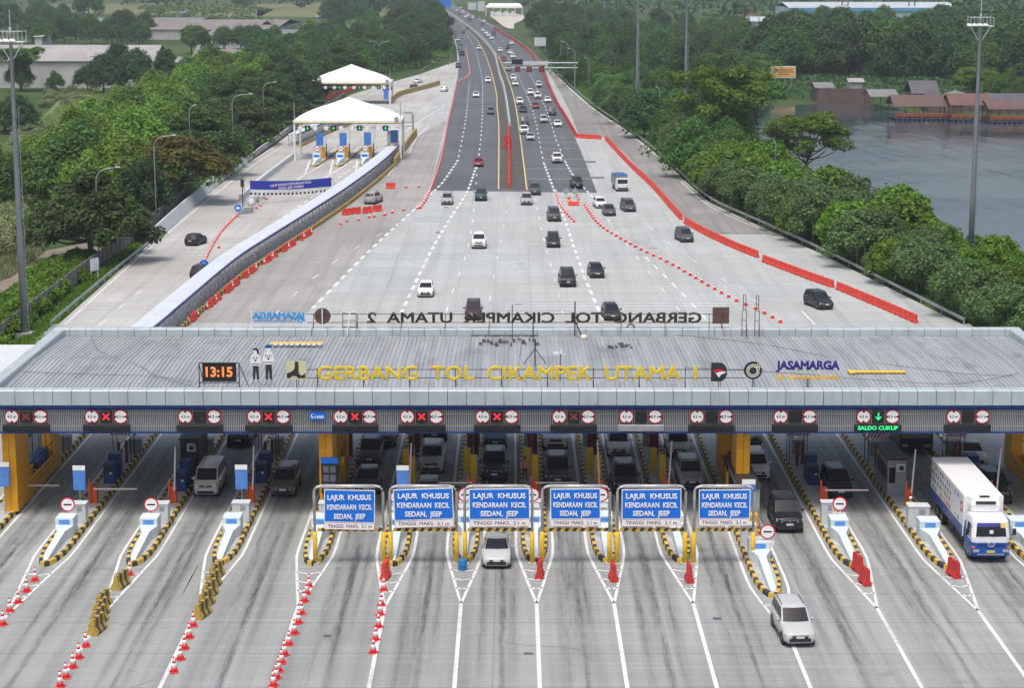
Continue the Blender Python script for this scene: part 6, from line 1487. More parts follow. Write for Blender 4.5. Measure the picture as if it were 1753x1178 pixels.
# sign gantry over the right carriageway
p = G(984, 150); y = p.y; H = AT(984, 105, y).z; x0 = AT(862, 110, y).x-p.x
o = empty('sign_gantry', (p.x, y, -.3), 0, 'truss gantry with three dark red displays over the right carriageway', 'gantry')
b = MB()
for z in (H, H-1.4):
    for yy in (-.5,.5): b.tube([(.8,yy,z),(x0,yy,z)], .13, 5)
k = .8
while k > x0+1: b.tube([(k,-.5,H),(k-1,-.5,H-1.4),(k-2,-.5,H)], .05, 4); k -= 2
b.build('truss', m_lgrey, o); b = MB()
for yy in (-.5,.5): b.tube([(0,yy,0),(0,yy,H)], .2, 6)
b.build('post', m_steel, o)
for u in (886, 906, 927): b = MB(); xx = AT(u, 110, y).x-p.x; b.bbox(xx-.75,xx+.75,-.75,-.52,H-2.6,H-1.0,.05); b.m = 1; b.box(xx-.55,xx+.55,-.77,-.752,H-2.4,H-1.2); b.build('display', [m_screen, m_ledd], o)
b = MB(); xa, xb = AT(896,101,y).x-p.x, AT(938,101,y).x-p.x; b.box(xa, xb, -.7,-.55,H-.6,H+.5); b.build('sign_back', m_lgrey, o)
b = MB(); xa, xb = AT(876,101,y).x-p.x, AT(895,101,y).x-p.x; b.box(xa, xb, -.7,-.55,H-.4,H+1.0); b.build('message_panel', m_screen, o)
p = G(930, 96); o = empty('road_sign', (p.x, p.y, -.3), 0, 'grey back of a road sign on a post right of the highway', 'sign'); H = AT(926,62,p.y).z; b = MB(); b.box(-3.4,1.0,-.1,.1,H-3.2,H); b.build('panel', m_lgrey, o); b = MB(); b.tube([(.7,.2,0),(.7,.2,H)], .14, 6); b.build('post', m_steel, o)
# blue overhead sign and toll canopy at the far end of the bend
p = G(751, 16); H = AT(751, -6, p.y).z; o = empty('overhead_sign', (p.x, p.y, -.3), 0, 'blue overhead road sign at the far end of the highway', 'sign'); b = MB(); b.box(-9,9,-.3,.3,H-7,H); b.build('panel', m_sblue, o); b = MB(); b.tube([(-10,.6,0),(-10,.6,H)], .3, 6); b.tube([(10,.6,0),(10,.6,H)], .3, 6); b.build('post', m_steel, o)
p0, p1 = G(832, 26), G(894, 26); W = p1.x-p0.x; H = AT(830, 9, p0.y).z
o = empty('far_canopy', ((p0.x+p1.x)/2, p0.y, -.3), 0, 'far white toll canopy on rows of posts at the top of the highway', 'canopy'); b = MB(); b.loft([[(-W/2,0,H-1.2),(W/2,0,H-1.2),(W/2,16,H-1.2),(-W/2,16,H-1.2)],[(-W/2,0,H),(W/2,0,H),(W/2,16,H),(-W/2,16,H)],[(-W/2+2,3,H+1.6),(W/2-2,3,H+1.6),(W/2-2,13,H+1.6),(-W/2+2,13,H+1.6)]], cap=True); b.build('roof', m_tent, o)
for k in range(6): b = MB(); b.tube([(-W/2+W*k/5,1,0),(-W/2+W*k/5,1,H)], .25, 6); b.tube([(-W/2+W*k/5,14,0),(-W/2+W*k/5,14,H)], .25, 6); b.build('post', m_swht, o)
sheet('far_apron', px([(838,27),(848,33),(860,43),(870,48),(880,48),(880,40),(893,34),(905,26),(880,22),(845,20)]), mat('pale_yard', (.5,.46,.4), .9, 0, .1, .05), -.02)
for k in range(4): p = G(842+k*12, 28); b = MB(); b.bbox(-1,1,0,5,0,3.4,.1); tag(b.build('toll_booth', m_lgrey, loc=(p.x, p.y, -.02)), 'tiny pale toll booth under the far white canopy, %s from the left' % ('first','second','third','fourth')[k], 'toll booth')
p0, p1 = G(801, 18), G(830, 18); W = p1.x-p0.x; H = AT(801, 3, p0.y).z; o = empty('grey_shed', ((p0.x+p1.x)/2, p0.y, -.3), 0, 'pale grey sign boards left of the far white canopy', 'board'); b = MB(); b.box(-W/2,0,-.3,.3,H-5,H); b.box(1,W/2,.5,1.1,H-6,H+1); b.build('panel', m_lgrey, o); b = MB(); b.tube([(-W/4,.5,0),(-W/4,.5,H-4)], .3, 6); b.tube([(W/4,1.3,0),(W/4,1.3,H-4)], .3, 6); b.build('post', m_steel, o)
# small things by the fence
p = G(163, 478); o = empty('notice_board', (p.x, p.y, 0), 1.2, 'white notice board on two legs by the board fence', 'board'); b = MB(); b.box(-.8,.8,-.04,.04,1.0,2.4); b.build('panel', m_wht, o); b = MB(); b.tube([(-.7,.06,0),(-.7,.06,2.4)], .05, 5); b.tube([(.7,.06,0),(.7,.06,2.4)], .05, 5); b.build('leg', m_wht, o)
p = G(395, 292); o = empty('white_sign', (p.x, p.y, 0), 0, 'small white sign plate by the fence beside the lamp', 'sign'); b = MB(); b.box(-.5,.5,-.05,.05,1.6,2.3); b.build('panel', m_swht, o); b = MB(); b.tube([(0,.08,0),(0,.08,1.7)], .05, 5); b.build('post', m_steel, o)
# yellow billboard by the lake
p = G(1340, 152); H0, H1 = AT(1340, 130, p.y).z, AT(1340, 112, p.y).z; o = empty('billboard', (p.x, p.y, -.3), .05, 'orange-yellow billboard on legs beside the lake', 'billboard'); b = MB(); W = 20*p.y/FOC; b.box(-W-.2,W+.2,-.1,.1,H0-.2,H1+.2); b.m = 1; b.box(-W,W,-.14,-.102,H0,H1); b.build('panel', [m_wht, mat('billboard_orange', (.75,.42,.14), .6, 0, .08, .5)], o)
b = MB()
for x in (-W*.7, W*.2, W*.7): b.tube([(x,.2,0),(x,.2,H1)], .12, 5); b.tube([(x,.2,H0),(x,2,0)], .1, 5)
b.build('leg', m_steel, o); text('lettering', 'LESEHAN', mat('billboard_ink', (.15,.05,.02), .6), (0,-.16,H0+(H1-H0)*.66), 1.5, o, .02, .01, W*1.5) if 0 else None
b = MB()
for fz, fw in ((.72,.8),(.52,.9),(.28,.5)): b.box(-W*fw,W*fw,-.16,-.142,H0+(H1-H0)*(fz-.05),H0+(H1-H0)*(fz+.05))
b.build('illegible_lines', mat('billboard_ink', (.25,.10,.04), .6), o)
# ------------------------------------------------------------ lake
def water():
    t = NT('lake_water'); o = t.obj()
    n = t.math('ADD', t.math('MULTIPLY', t.noise(t.scale(o, .55, .5, 1), 1.2, 4, .6), .3), t.math('MULTIPLY', t.noise(t.scale(o, .30, .075, 1), 1.0, 5, .62), 1.9)); n2 = t.noise(t.scale(o, .02, .03, 1), 1.0, 3)
    b = t.n('Bump', {'Height': n, 'Strength': t.math('ADD', .3, t.math('MULTIPLY', t.ramp(n2, .42, .58), .7)), 'Distance': .15}); t.t.links.new(b.outputs[0], t.b.inputs['Normal'])
    return t.set(Base_Color=(.038,.06,.07), Roughness=t.math('ADD', .05, t.math('MULTIPLY', t.ramp(n2, .45, .6), .10)), Specular_IOR_Level=.75, IOR=1.55)
LAKE = [(1235,240),(1300,180),(1395,176),(1500,176),(1560,190),(1753,198),(2500,215),(2500,560),(1900,500),(1753,462),(1640,440),(1560,398),(1490,352),(1400,325),(1340,308),(1280,280)]
sheet('lake', px(LAKE), water(), -.2)
# ------------------------------------------------------------ foliage
def leaf_mat(name, dark, light, hue=.22):
    t = NT(name); g = t.n('NewGeometry'); oi = t.n('ObjectInfo')
    c = t.mix(g.outputs['Random Per Island'], dark, light)
    hsv = t.n('HueSaturation', {'Hue': t.math('ADD', .5-.010, t.math('MULTIPLY', oi.outputs['Random'], .034)), 'Saturation': 1.08, 'Value': t.math('ADD', 1-hue, t.math('MULTIPLY', oi.outputs['Random'], 2*hue)), 'Color': c})
    t.set(Base_Color=hsv.outputs[0], Roughness=.55, Specular_IOR_Level=.25)
    tr = t.n('BsdfTranslucent', {'Color': hsv.outputs[0]}); mx = t.n('MixShader', {0: .34}); t.t.links.new(t.b.outputs[0], mx.inputs[1]); t.t.links.new(tr.outputs[0], mx.inputs[2])
    t.t.links.new(mx.outputs[0], t.t.nodes['Material Output'].inputs[0]); return t.mat
L_dark = leaf_mat('leaf_dark', (.034,.082,.030), (.095,.170,.056)); L_mid = leaf_mat('leaf_mid', (.052,.118,.028), (.14,.245,.055)); L_light = leaf_mat('leaf_light', (.105,.20,.030), (.28,.41,.085))
L_olive = leaf_mat('leaf_olive', (.045,.055,.014), (.17,.145,.03)); L_grey = leaf_mat('leaf_greygreen', (.072,.125,.045), (.185,.275,.10)); L_bright = leaf_mat('leaf_bright', (.075,.155,.018), (.20,.31,.05)); L_rain = leaf_mat('leaf_rain', (.034,.070,.020), (.115,.17,.045))
L_brown = leaf_mat('leaf_dry', (.17,.21,.08), (.37,.40,.22))
m_bark = mat('bark', (.12,.10,.08), .9, 0, .3, 3); m_barkp = mat('bark_pale', (.24,.21,.17), .9, 0, .25, 3)
def crown_mb(blobs, n, leaf, seed, up=.55, thick=.55):
    """leaf-sized faces spread through the outer shell of overlapping blobs; blobs: (x, y, z, rx, rz)"""
    r = random.Random(seed); b = MB(); vol = [q[3]**2*q[4]**.6 for q in blobs]
    V, F = [], []
    for _ in range(n):
        x, y, z, rx, rz = r.choices(blobs, vol)[0]
        while True:
            d = Vector((r.uniform(-1,1), r.uniform(-1,1), r.uniform(-1,1)))
            if .1 < d.length < 1: break
        d.normalize()
        if d.z < -.3 and r.random() < .6: d.z = -d.z
        k = thick + (1-thick)*math.sqrt(r.random()); k *= 1 + .22*math.sin(d.x*5+x)*math.cos(d.y*5+y*1.3) + (r.uniform(.05,.42) if r.random() < .17 else 0)
        c = Vector((x+d.x*rx*k, y+d.y*rx*k, z+d.z*rz*k))
        nn = (d*.7 + Vector((0,0,up)) + Vector((r.gauss(0,.45), r.gauss(0,.45), r.gauss(0,.45)))).normalized()
        a = nn.orthogonal().normalized(); a.rotate(Matrix.Rotation(r.uniform(0,6.28), 3, nn)); e = nn.cross(a)
        s = leaf*r.uniform(.6,1.35); l2 = s*r.uniform(.45,.8); i = len(V)
        V += [c-a*s, c-e*l2+nn*s*.18, c+a*s, c+e*l2+nn*s*.18]; F += [(i,i+1,i+2),(i,i+2,i+3)]
    b.v = V; b.f = F; b.mi = [0]*len(F); b.sm = [False]*len(F); return b
def trunk_mb(h, r0, blobs, seed, lean=.0, n_l=6):
    r = random.Random(seed); b = MB(); b.smooth = True
    top = Vector((lean*h, 0, h)); b.tube([(0,0,-.4),(lean*h*.2,0,h*.3),(lean*h*.6,r.uniform(-.1,.1),h*.7),top], r0, 7, r0*.6)
    for q in r.sample(blobs, min(n_l, len(blobs))):
        e = Vector((q[0], q[1], q[2]-q[4]*.1)); s = Vector((lean*h*.5,0,h*r.uniform(.45,.85))); m_ = s.lerp(e, .5)+Vector((0,0,-.08*(e-s).length)) 
        b.tube([s, m_, e], r0*.5, 5, r0*.12)
    return b
TREES = {}
def tree_proto(name, blobs, n, leaf, lm, th, tr, seed, lean=0, bark=None, up=.55, thick=.55, limbs=6):
    o = empty(name); crown_mb(blobs, n, leaf, seed, up, thick).build('crown', lm, o) if 0 else None
    me = crown_mb(blobs, n, leaf, seed, up, thick); m = bpy.data.meshes.new('crown'); m.from_pydata([tuple(q) for q in me.v], [], me.f); m.materials.append(lm)
    c = bpy.data.objects.new('crown', m); col.objects.link(c); c.parent = o
    trunk_mb(th, tr, blobs, seed+1, lean, limbs).build('trunk', bark or m_bark, o)
    return o
def rblobs(seed, n, R0, z0, z1, rx, rz, flat=False):
    r = random.Random(seed); out = []
    for k in range(n):
        a = 2.4*k + r.uniform(-.5,.5); d = R0*math.sqrt((k+.5)/n); t = 1-d/R0
        z = z0 + (z1-z0)*(t**.6)*r.uniform(.8,1.1) if not flat else z0+(z1-z0)*r.uniform(.2,1)
        s = r.uniform(.75,1.2); out.append((d*math.cos(a), d*math.sin(a), z, rx*s, rz*s))
    return out
PT = {}
def add(kind, *a, **k): PT.setdefault(kind, []).append([tree_proto(*a, **k), False])
for s in range(3): add('dark', 'dark_broadleaf_tree', rblobs(10+s, 18, 4.2, 2.4, 9.4, 1.9, 1.6), 9000, .27, L_dark, 5.5, .28, 30+s)
for s in range(3): add('mid', 'broadleaf_tree', rblobs(20+s, 17, 3.7, 2.1, 8.8, 1.75, 1.6), 8500, .25, L_mid, 5, .25, 40+s)
for s in range(3): add('bamboo', 'bamboo_clump', rblobs(50+s, 22, 3.8, 1.6, 8.6, 1.15, 1.7), 12500, .21, L_light, 5, .12, 60+s, up=.3, limbs=12, bark=m_barkp)
for s in range(2): add('rain', 'rain_tree', rblobs(70+s, 34, 7.0, 2.6, 10.0, 1.9, .95), 15000, .27, L_rain, 5, .4, 80+s, up=.9, limbs=10)
add('yellow', 'rain_tree', rblobs(90, 30, 7.4, 3.8, 9.2, 1.9, .85), 13000, .28, L_olive, 4.5, .4, 91, up=.9, limbs=10)
for s in range(3): add('shrubtree', 'roadside_tree', rblobs(100+s, 13, 2.5+.3*s, 1.9, 5.0+.7*s, 1.0+.12*s, 1.0), 5600, .165, L_grey, 2.6, .11, 110+s, thick=.45, bark=m_barkp)
for s in range(2): add('green', 'leafy_tree', rblobs(120+s, 12, 2.7, 2.0, 5.6, 1.3, 1.0), 6500, .24, L_bright, 3, .15, 130+s, up=.4)
add('umbrella', 'umbrella_tree', rblobs(140, 22, 4.8, 5.4, 8.8, 1.45, .62, True), 9000, .2, L_mid, 5.2, .2, 141, lean=.12, up=1.0, limbs=15)
add('umbrella', 'umbrella_tree', rblobs(143, 34, 6.2, 4.6, 11.0, 1.75, .75, True), 15000, .22, L_bright, 6.5, .26, 144, lean=.05, up=1.0, limbs=18)
add('round', 'round_tree', rblobs(150, 10, 1.7, 2.5, 5.2, 1.5, 1.4), 6000, .2, L_mid, 2.6, .2, 151, limbs=4)
add('tall', 'tall_tree', rblobs(160, 18, 3.0, 5, 14.5, 1.7, 1.5), 9000, .28, L_dark, 9, .3, 161, limbs=8)
for s in range(2): add('bush', 'bush', rblobs(170+s, 9, 1.5, .5, 1.5, .75, .6), 3500, .16, L_bright, .6, .05, 180+s, up=.4)
add('grass', 'reed_clump', rblobs(190, 10, 1.8, .6, 1.5, .7, .8), 3000, .16, L_brown, .6, .04, 191, up=.1)
def palm():
    o = empty('palm_tree'); b = MB(); r = random.Random(4)
    V, F = [], []
    for k in range(22):
        a = k*2.4; el = r.uniform(-.2, 1.2); L = 3.6
        pts = [Vector((math.cos(a)*L*t*math.cos(el*.6), math.sin(a)*L*t*math.cos(el*.6), 5.2+L*t*math.sin(el)-2.4*t*t)) for t in (0,.2,.4,.6,.8,1)]
        d = Vector((-math.sin(a), math.cos(a), 0))
        for p0, p1 in zip(pts, pts[1:]):
            for q in range(3):
                c = p0.lerp(p1, q/3)
                for s in (-1, 1):
                    i = len(V); V += [c, c+(p1-p0)*.18, c+d*s*.75+(p1-p0)*.6+Vector((0,0,-.25))]; F.append((i,i+1,i+2))
    b.v = V; b.f = F; b.mi = [0]*len(F); b.sm = [False]*len(F); b.build('crown', L_mid, o); t = MB(); t.tube([(0,0,-.3),(.1,0,2.5),(0,0,5.2)], .3, 8, .2); t.build('trunk', m_bark, o); return o
PT['palm'] = [[palm(), False]]
DESC = {'dark':'dark green broad-leaved tree','mid':'mid green broad-leaved tree','bamboo':'light green feathery bamboo clump','rain':'wide flat-topped dark olive tree','yellow':'wide tree with a yellow-brown top','shrubtree':'grey-green roadside tree','green':'bright green leafy tree','umbrella':'open umbrella-shaped tree','round':'clipped round green tree','tall':'tall dark tree','bush':'low bright green bush','grass':'pale dry reed clump','palm':'palm with arching fronds'}
CATN = {'bush':'bush','grass':'reeds','bamboo':'bamboo','palm':'palm'}
NTREE = [0]
def plant(kind, p, s, where, r=rnd, zs=1.0, own=None):
    pr = r.choice(PT[kind]); lab = own or DESC[kind] + ' ' + where
    rz = r.uniform(0, 6.28)
    if not pr[1]: o = pr[0]; pr[1] = True; kids(o); o.rotation_euler.z = rz; tag(o, lab, CATN.get(kind, 'tree'), None if own else DESC[kind] + 's ' + where)
    else: o = dup(pr[0], None, rz, lab, None if own else DESC[kind] + 's ' + where)
    if own and 'group' in o.keys(): del o['group']
    o['category'] = CATN.get(kind, 'tree'); o.location = (p.x, p.y, -.3); o.scale = (s, s, s*zs*r.uniform(.9,1.1)); NTREE[0] += 1; return o
def inside(p, poly):
    c = False
    for (x0, y0), (x1, y1) in zip(poly, poly[1:]+poly[:1]):
        if (y0 > p[1]) != (y1 > p[1]) and p[0] < (x1-x0)*(p[1]-y0)/(y1-y0)+x0: c = not c
    return c
PLACED = []
def scatter(poly_px, kinds, spacing, where, s0=.85, s1=1.2, maxn=200, seed=0, zs=1.0):
    r = random.Random(seed); W = [(q.x, q.y) for q in px(poly_px)]; xs = [q[0] for q in W]; ys = [q[1] for q in W]; n = 0; got = []
    for _ in range(maxn*40):
        if n >= maxn: break
        q = (r.uniform(min(xs), max(xs)), r.uniform(min(ys), max(ys)))
        if not inside(q, W) or any((q[0]-g[0])**2+(q[1]-g[1])**2 < spacing**2 for g in got): continue
        got.append(q); n += 1; plant(r.choices([k for k, _ in kinds], [x for _, x in kinds])[0], Vector((q[0], q[1], 0)), r.uniform(s0, s1), where, r, zs)
def one(kind, u, v, s, lab, zs=1.0): plant(kind, G(u, v), s, '', random.Random(int(u*7+v)), zs, lab)
# left of the road, front to back
one('rain', 156, 446, 1.06, 'big flat-topped dark olive tree behind the nearest left street lamp', 1.1)
one('mid', 205, 415, .7, 'mid green tree right of the big olive tree behind the fence', 1.0)
one('yellow', 302, 348, 1.05, 'wide tree with a yellow-brown top between two street lamps', 1.05)
one('dark', 250, 372, .8, 'dark tree standing left below the yellow-topped tree', 1.0)
scatter([(292,348),(330,325),(350,300),(320,298)], [('bush',1)], 3, 'at the foot of the yellow-topped tree', .9, 1.4, 14, 3)
scatter([(75,372),(180,385),(255,345),(315,285),(330,235),(295,205),(250,215),(180,270),(100,335)], [('bamboo',5),('mid',1)], 6.5, 'in the green belt left of the road', .95, 1.35, 60, 5)
scatter([(-80,372),(20,352),(60,340),(75,310),(-80,320)], [('bamboo',3),('mid',1)], 6, 'at the left edge beside the mast', .8, 1.05, 10, 6)
scatter([(330,235),(380,200),(440,168),(520,150),(470,130),(360,150),(290,200)], [('bamboo',2),('mid',2),('dark',1)], 8, 'behind the flat-topped trees left of the tents', 1.0, 1.35, 42, 7)
scatter([(345,305),(408,255),(458,218),(492,192),(465,178),(405,212),(335,258)], [('rain',3),('dark',2)], 9.5, 'beside the fence left of the tents', .85, 1.1, 26, 8)
scatter([(470,185),(520,185),(556,165),(610,142),(660,128),(720,112),(700,95),(600,105),(500,135)], [('rain',1),('dark',3),('mid',1)], 10, 'behind the white tents', .9, 1.15, 44, 9)
scatter([(640,112),(740,104),(768,96),(764,72),(752,45),(732,22),(700,16),(680,40),(690,70)], [('dark',4),('rain',1)], 13, 'on the left bank of the highway bend', 1.0, 1.4, 52, 10)
scatter([(440,120),(560,104),(640,95),(640,72),(540,74),(430,90)], [('mid',2),('dark',2),('bamboo',1)], 13, 'between the brown roofs and the highway trees', .85, 1.2, 42, 11)
scatter([(520,150),(640,112),(690,95),(650,85),(540,110)], [('mid',1),('dark',1)], 13, 'far behind the tents', .8, 1.1, 14, 21)
one('tall', 205, 156, .95, 'tall dark tree in front of the pale warehouse roof', .95); one('dark', 178, 160, 1.1, 'dark tree against the pale warehouse wall', 1.0); one('dark', 232, 158, 1.1, 'dark tree right of the tall tree at the warehouse', 1.0)
one('tall', 285, 150, .8, 'tall dark tree between the warehouse and the low roofs', .9); one('dark', 150, 156, .75, 'small dark tree at the foot of the warehouse wall')
one('mid', 35, 154, .9, 'green tree at the left end of the warehouse wall'); one('umbrella', 38, 154, 1.25, 'flat-crowned tree rising over the left end of the warehouse', 1.1); one('mid', 95, 153, .55, 'small green tree in the middle of the warehouse wall'); one('dark', 30, 225, .95, 'round dark tree standing in the meadow at the left edge', .8); one('dark', 8, 222, .85, 'dark tree cut by the left edge beside the meadow tree', .8)
one('mid', 152, 34, 1.9, 'lone tall tree standing in the far field', 1.2)
for k, (u, v) in enumerate(((328,90),(340,92),(384,88),(412,88),(436,90))): one('round', u, v, 1.75, 'clipped round tree by the low roofs, %s from the left' % ('first','second','third','fourth','fifth')[k])
scatter([(55,78),(150,72),(250,78),(250,60),(150,58),(50,58)], [('dark',2),('mid',1)], 14, 'behind the pale warehouse', .9, 1.3, 28, 12)
scatter([(0,60),(110,48),(110,38),(0,36)], [('dark',1),('mid',1)], 22, 'at the far left beyond the warehouse', 1.0, 1.5, 10, 13)
scatter([(560,42),(640,36),(660,30),(560,26)], [('dark',1)], 24, 'around the far green paddy', 1.0, 1.6, 8, 14)
one('dark', 620, 40, 1.5, 'round dark tree at the edge of the far green paddy', .8); one('mid', 635, 55, 1.2, 'small thin tree in front of the far green paddy')
scatter([(-20,600),(30,560),(95,505),(130,480),(60,490),(-20,540)], [('bush',1)], 1.8, 'in the bright strip left of the fence', .7, 1.1, 48, 15)
scatter([(140,470),(160,455),(140,440),(60,468),(70,485)], [('bush',1)], 1.8, 'between the dirt path and the fence', .7, 1.1, 22, 16)
scatter([(-10,440),(40,420),(50,360),(-10,380)], [('grass',1)], 2.5, 'on the bank above the dirt path', .9, 1.3, 18, 17)
scatter([(80,150),(140,148),(140,172),(70,190)], [('grass',1)], 4.5, 'in the meadow below the warehouse', .5, .9, 16, 18)
scatter([(20,232),(70,215),(100,225),(30,250)], [('grass',1)], 4.5, 'along the lower edge of the meadow', .5, .9, 9, 19)
# right of the road
scatter([(1212,338),(1300,379),(1400,424),(1500,472),(1640,545),(1753,600),(1753,565),(1640,520),(1520,455),(1420,410),(1310,365),(1225,325)], [('shrubtree',5),('green',2),('mid',.3)], 3.5, 'in the row behind the right guardrail', .62, 1.3, 75, 31)
scatter([(1180,305),(1215,330),(1310,362),(1420,405),(1470,420),(1520,440),(1560,445),(1540,420),(1470,385),(1400,350),(1330,330),(1240,295)], [('green',3),('shrubtree',1)], 4.2, 'on the bank between the guardrail row and the lake', .7, 1.35, 46, 32)
scatter([(1480,395),(1560,435),(1640,470),(1753,520),(1753,490),(1640,452),(1560,412)], [('green',2),('bush',1)], 4.0, 'at the near shore of the lake on the right', .6, .85, 22, 33)
scatter([(1380,335),(1480,362),(1500,372),(1440,365),(1380,345)], [('bush',1)], 2.4, 'on the grassy spit in the lake', .7, 1.0, 16, 34)
scatter([(1150,275),(1185,305),(1260,300),(1280,285),(1235,262),(1180,250)], [('green',1),('mid',1),('shrubtree',1)], 5, 'between the second mast and the lake', .85, 1.15, 20, 35)
one('umbrella', 1232, 270, 1.35, 'large umbrella-shaped tree left of the lake', 1.1); one('umbrella', 1382, 314, 1.0, 'leaning umbrella-shaped tree standing in front of the water', .95)
one('umbrella', 1290, 240, 1.3, 'second large umbrella-shaped tree at the left shore of the lake', 1.0)
scatter([(945,118),(1000,160),(1065,210),(1140,262),(1200,235),(1190,190),(1110,150),(1010,110)], [('mid',3),('dark',2),('green',1)], 8, 'on the bank beside the right guardrail', .75, 1.05, 48, 36)
for k, (u, v, lab) in enumerate(((1062,212,'palm with arching fronds left of the slim mast'),(1045,196,'palm half hidden behind another palm near the slim mast'),(1312,160,'palm beside the orange billboard'))): one('palm', u, v, 1.5, lab)
scatter([(935,92),(1010,108),(1110,148),(1230,178),(1290,168),(1300,140),(1200,118),(1060,80),(960,62)], [('dark',3),('mid',2)], 12, 'in the wood right of the highway', .95, 1.3, 62, 37)
scatter([(915,60),(1060,80),(1200,112),(1300,128),(1300,85),(1100,50),(940,36)], [('dark',3),('mid',2)], 17, 'in the deep wood right of the highway', 1.0, 1.45, 66, 38)
scatter([(1250,150),(1300,168),(1320,160),(1310,140)], [('mid',1)], 8, 'by the billboard', .6, .8, 8, 43)
scatter([(1310,140),(1400,136),(1500,142),(1600,144),(1753,152),(1900,160),(1900,118),(1700,112),(1500,106),(1310,112)], [('dark',4),('mid',1)], 10.5, 'behind the lake restaurant', 1.4, 1.95, 56, 39)
scatter([(1310,108),(1753,112),(1900,115),(1900,75),(1600,58),(1310,66)], [('dark',3),('mid',2)], 20, 'in front of the blue factory', 1.2, 1.65, 44, 40)
scatter([(1640,178),(1753,186),(1753,166),(1660,162)], [('mid',1),('umbrella',1)], 9, 'among the restaurant roofs', .7, .95, 9, 41)
# far woods: one mass
def ground_tufts(name, polys, lab, m, n, h, leaf, seed):
    r = random.Random(seed); V, F = [], []
    for poly in polys:
        W = [(q.x, q.y) for q in px(poly)]; xs = [q[0] for q in W]; ys = [q[1] for q in W]; k = 0
        while k < n:
            q = (r.uniform(min(xs), max(xs)), r.uniform(min(ys), max(ys)))
            if not inside(q, W): continue
            k += 1; a = r.uniform(0,6.28); d = Vector((math.cos(a), math.sin(a), 0)); s = leaf*r.uniform(.5,1.4); i = len(V); c = Vector((q[0], q[1], -.3)); t = Vector((r.gauss(0,.2), r.gauss(0,.2), h*r.uniform(.5,1.3)))
            V += [c-d*s, c+d*s, c+t]; F.append((i,i+1,i+2))
    me = bpy.data.meshes.new(name); me.from_pydata([tuple(v) for v in V], [], F); me.materials.append(m); o = bpy.data.objects.new(name, me); col.objects.link(o); tag(o, lab, 'grass', kind='stuff')
def far_wood(name, polys, lab, m, dens, h, leaf, seed):
    r = random.Random(seed); V, F = [], []
    for poly, n in polys:
        W = [(q.x, q.y) for q in px(poly)]; xs = [q[0] for q in W]; ys = [q[1] for q in W]; k = 0
        while k < n:
            q = (r.uniform(min(xs), max(xs)), r.uniform(min(ys), max(ys)))
            if not inside(q, W): continue
            k += 1; R0 = r.uniform(4,8); hh = h*r.uniform(.5,1.2)
            for _ in range(dens):
                d = Vector((r.gauss(0,1), r.gauss(0,1), r.gauss(0,1))).normalized(); d.z = abs(d.z) if r.random() < .8 else d.z
                c = Vector((q[0]+d.x*R0, q[1]+d.y*R0, hh*.55+d.z*hh*.45)); nn = (d+Vector((r.gauss(0,.5), r.gauss(0,.5), .4+r.gauss(0,.4)))).normalized(); a = nn.orthogonal().normalized()*leaf*r.uniform(.6,1.4); e = nn.cross(a)*.8; i = len(V)
                V += [c-a, c-e, c+a, c+e]; F += [(i,i+1,i+2),(i,i+2,i+3)]
    me = bpy.data.meshes.new(name); me.from_pydata([tuple(v) for v in V], [], F); me.materials.append(m); o = bpy.data.objects.new(name, me); col.objects.link(o); tag(o, lab, 'wood', kind='stuff')
far_wood('far_wood', [([(-120,18),(420,16),(700,10),(740,-6),(700,-34),(-200,-34)], 640), ([(560,30),(700,16),(745,4),(640,2)], 60)], 'far blue-green wood along the top left beyond the fields', L_dark, 110, 15, 1.5, 1)
far_wood('far_wood', [([(770,-4),(830,4),(905,14),(945,34),(1100,48),(1300,64),(1330,40),(1753,30),(1950,30),(1950,-30),(770,-30)], 800), ([(1640,72),(1900,85),(1900,40),(1640,30)], 70)], 'far dark wood along the top right beyond the highway', L_dark, 110, 16, 1.5, 2)
far_wood('field_scrub', [([(60,62),(300,36),(440,40),(560,60),(600,95),(520,110),(440,60),(300,32)], 130), ([(240,26),(440,30),(450,16),(250,14)], 50)], 'low scrub and hedges between the far fields', L_mid, 45, 4.5, .9, 3)
ground_tufts('meadow_grass', [[(-90,300),(60,215),(140,150),(190,160),(110,240),(20,330),(-90,420)]], 'long pale grass over the meadow below the warehouse', leaf_mat('leaf_meadow', (.20,.30,.07), (.40,.46,.20)), 22000, .8, .16, 12)
ground_tufts('meadow_grass', [[(-60,500),(20,470),(80,425),(60,395),(-80,400)]], 'long grass on the bank above the dirt path', L_brown, 5000, .8, .13, 13)
far_wood('undergrowth', [([(60,400),(180,400),(255,350),(345,325),(420,262),(505,196),(610,140),(720,112),(768,96),(745,40),(690,20),(660,72),(560,84),(430,92),(330,140),(180,235),(80,320)], 900)], 'low undergrowth beneath the trees left of the road', L_mid, 70, 3.0, .33, 5)
far_wood('undergrowth', [([(945,112),(1010,165),(1080,215),(1160,275),(1290,262),(1235,235),(1300,172),(1310,60),(1100,40),(925,50)], 800), ([(1310,172),(1400,168),(1500,168),(1640,166),(1753,172),(1900,180),(1900,120),(1310,100)], 420)], 'low undergrowth beneath the trees right of the road', L_dark, 70, 2.2, .34, 6)
ground_tufts('verge_grass', [[(-20,620),(60,556),(165,466),(255,396),(330,337),(410,280),(420,284),(335,342),(262,410),(180,478),(90,556),(60,590),(-20,650)]], 'bright grass on the verge between fence and guardrail', L_bright, 16000, .55, .12, 7)
ground_tufts('verge_grass', [[(1178,304),(1128,262),(1076,219),(1018,178),(973,138),(942,104),(925,80),(945,78),(970,104),(1020,150),(1085,210),(1140,258),(1190,300)]], 'bright grass on the bank behind the right guardrail', L_bright, 12000, .7, .18, 8)
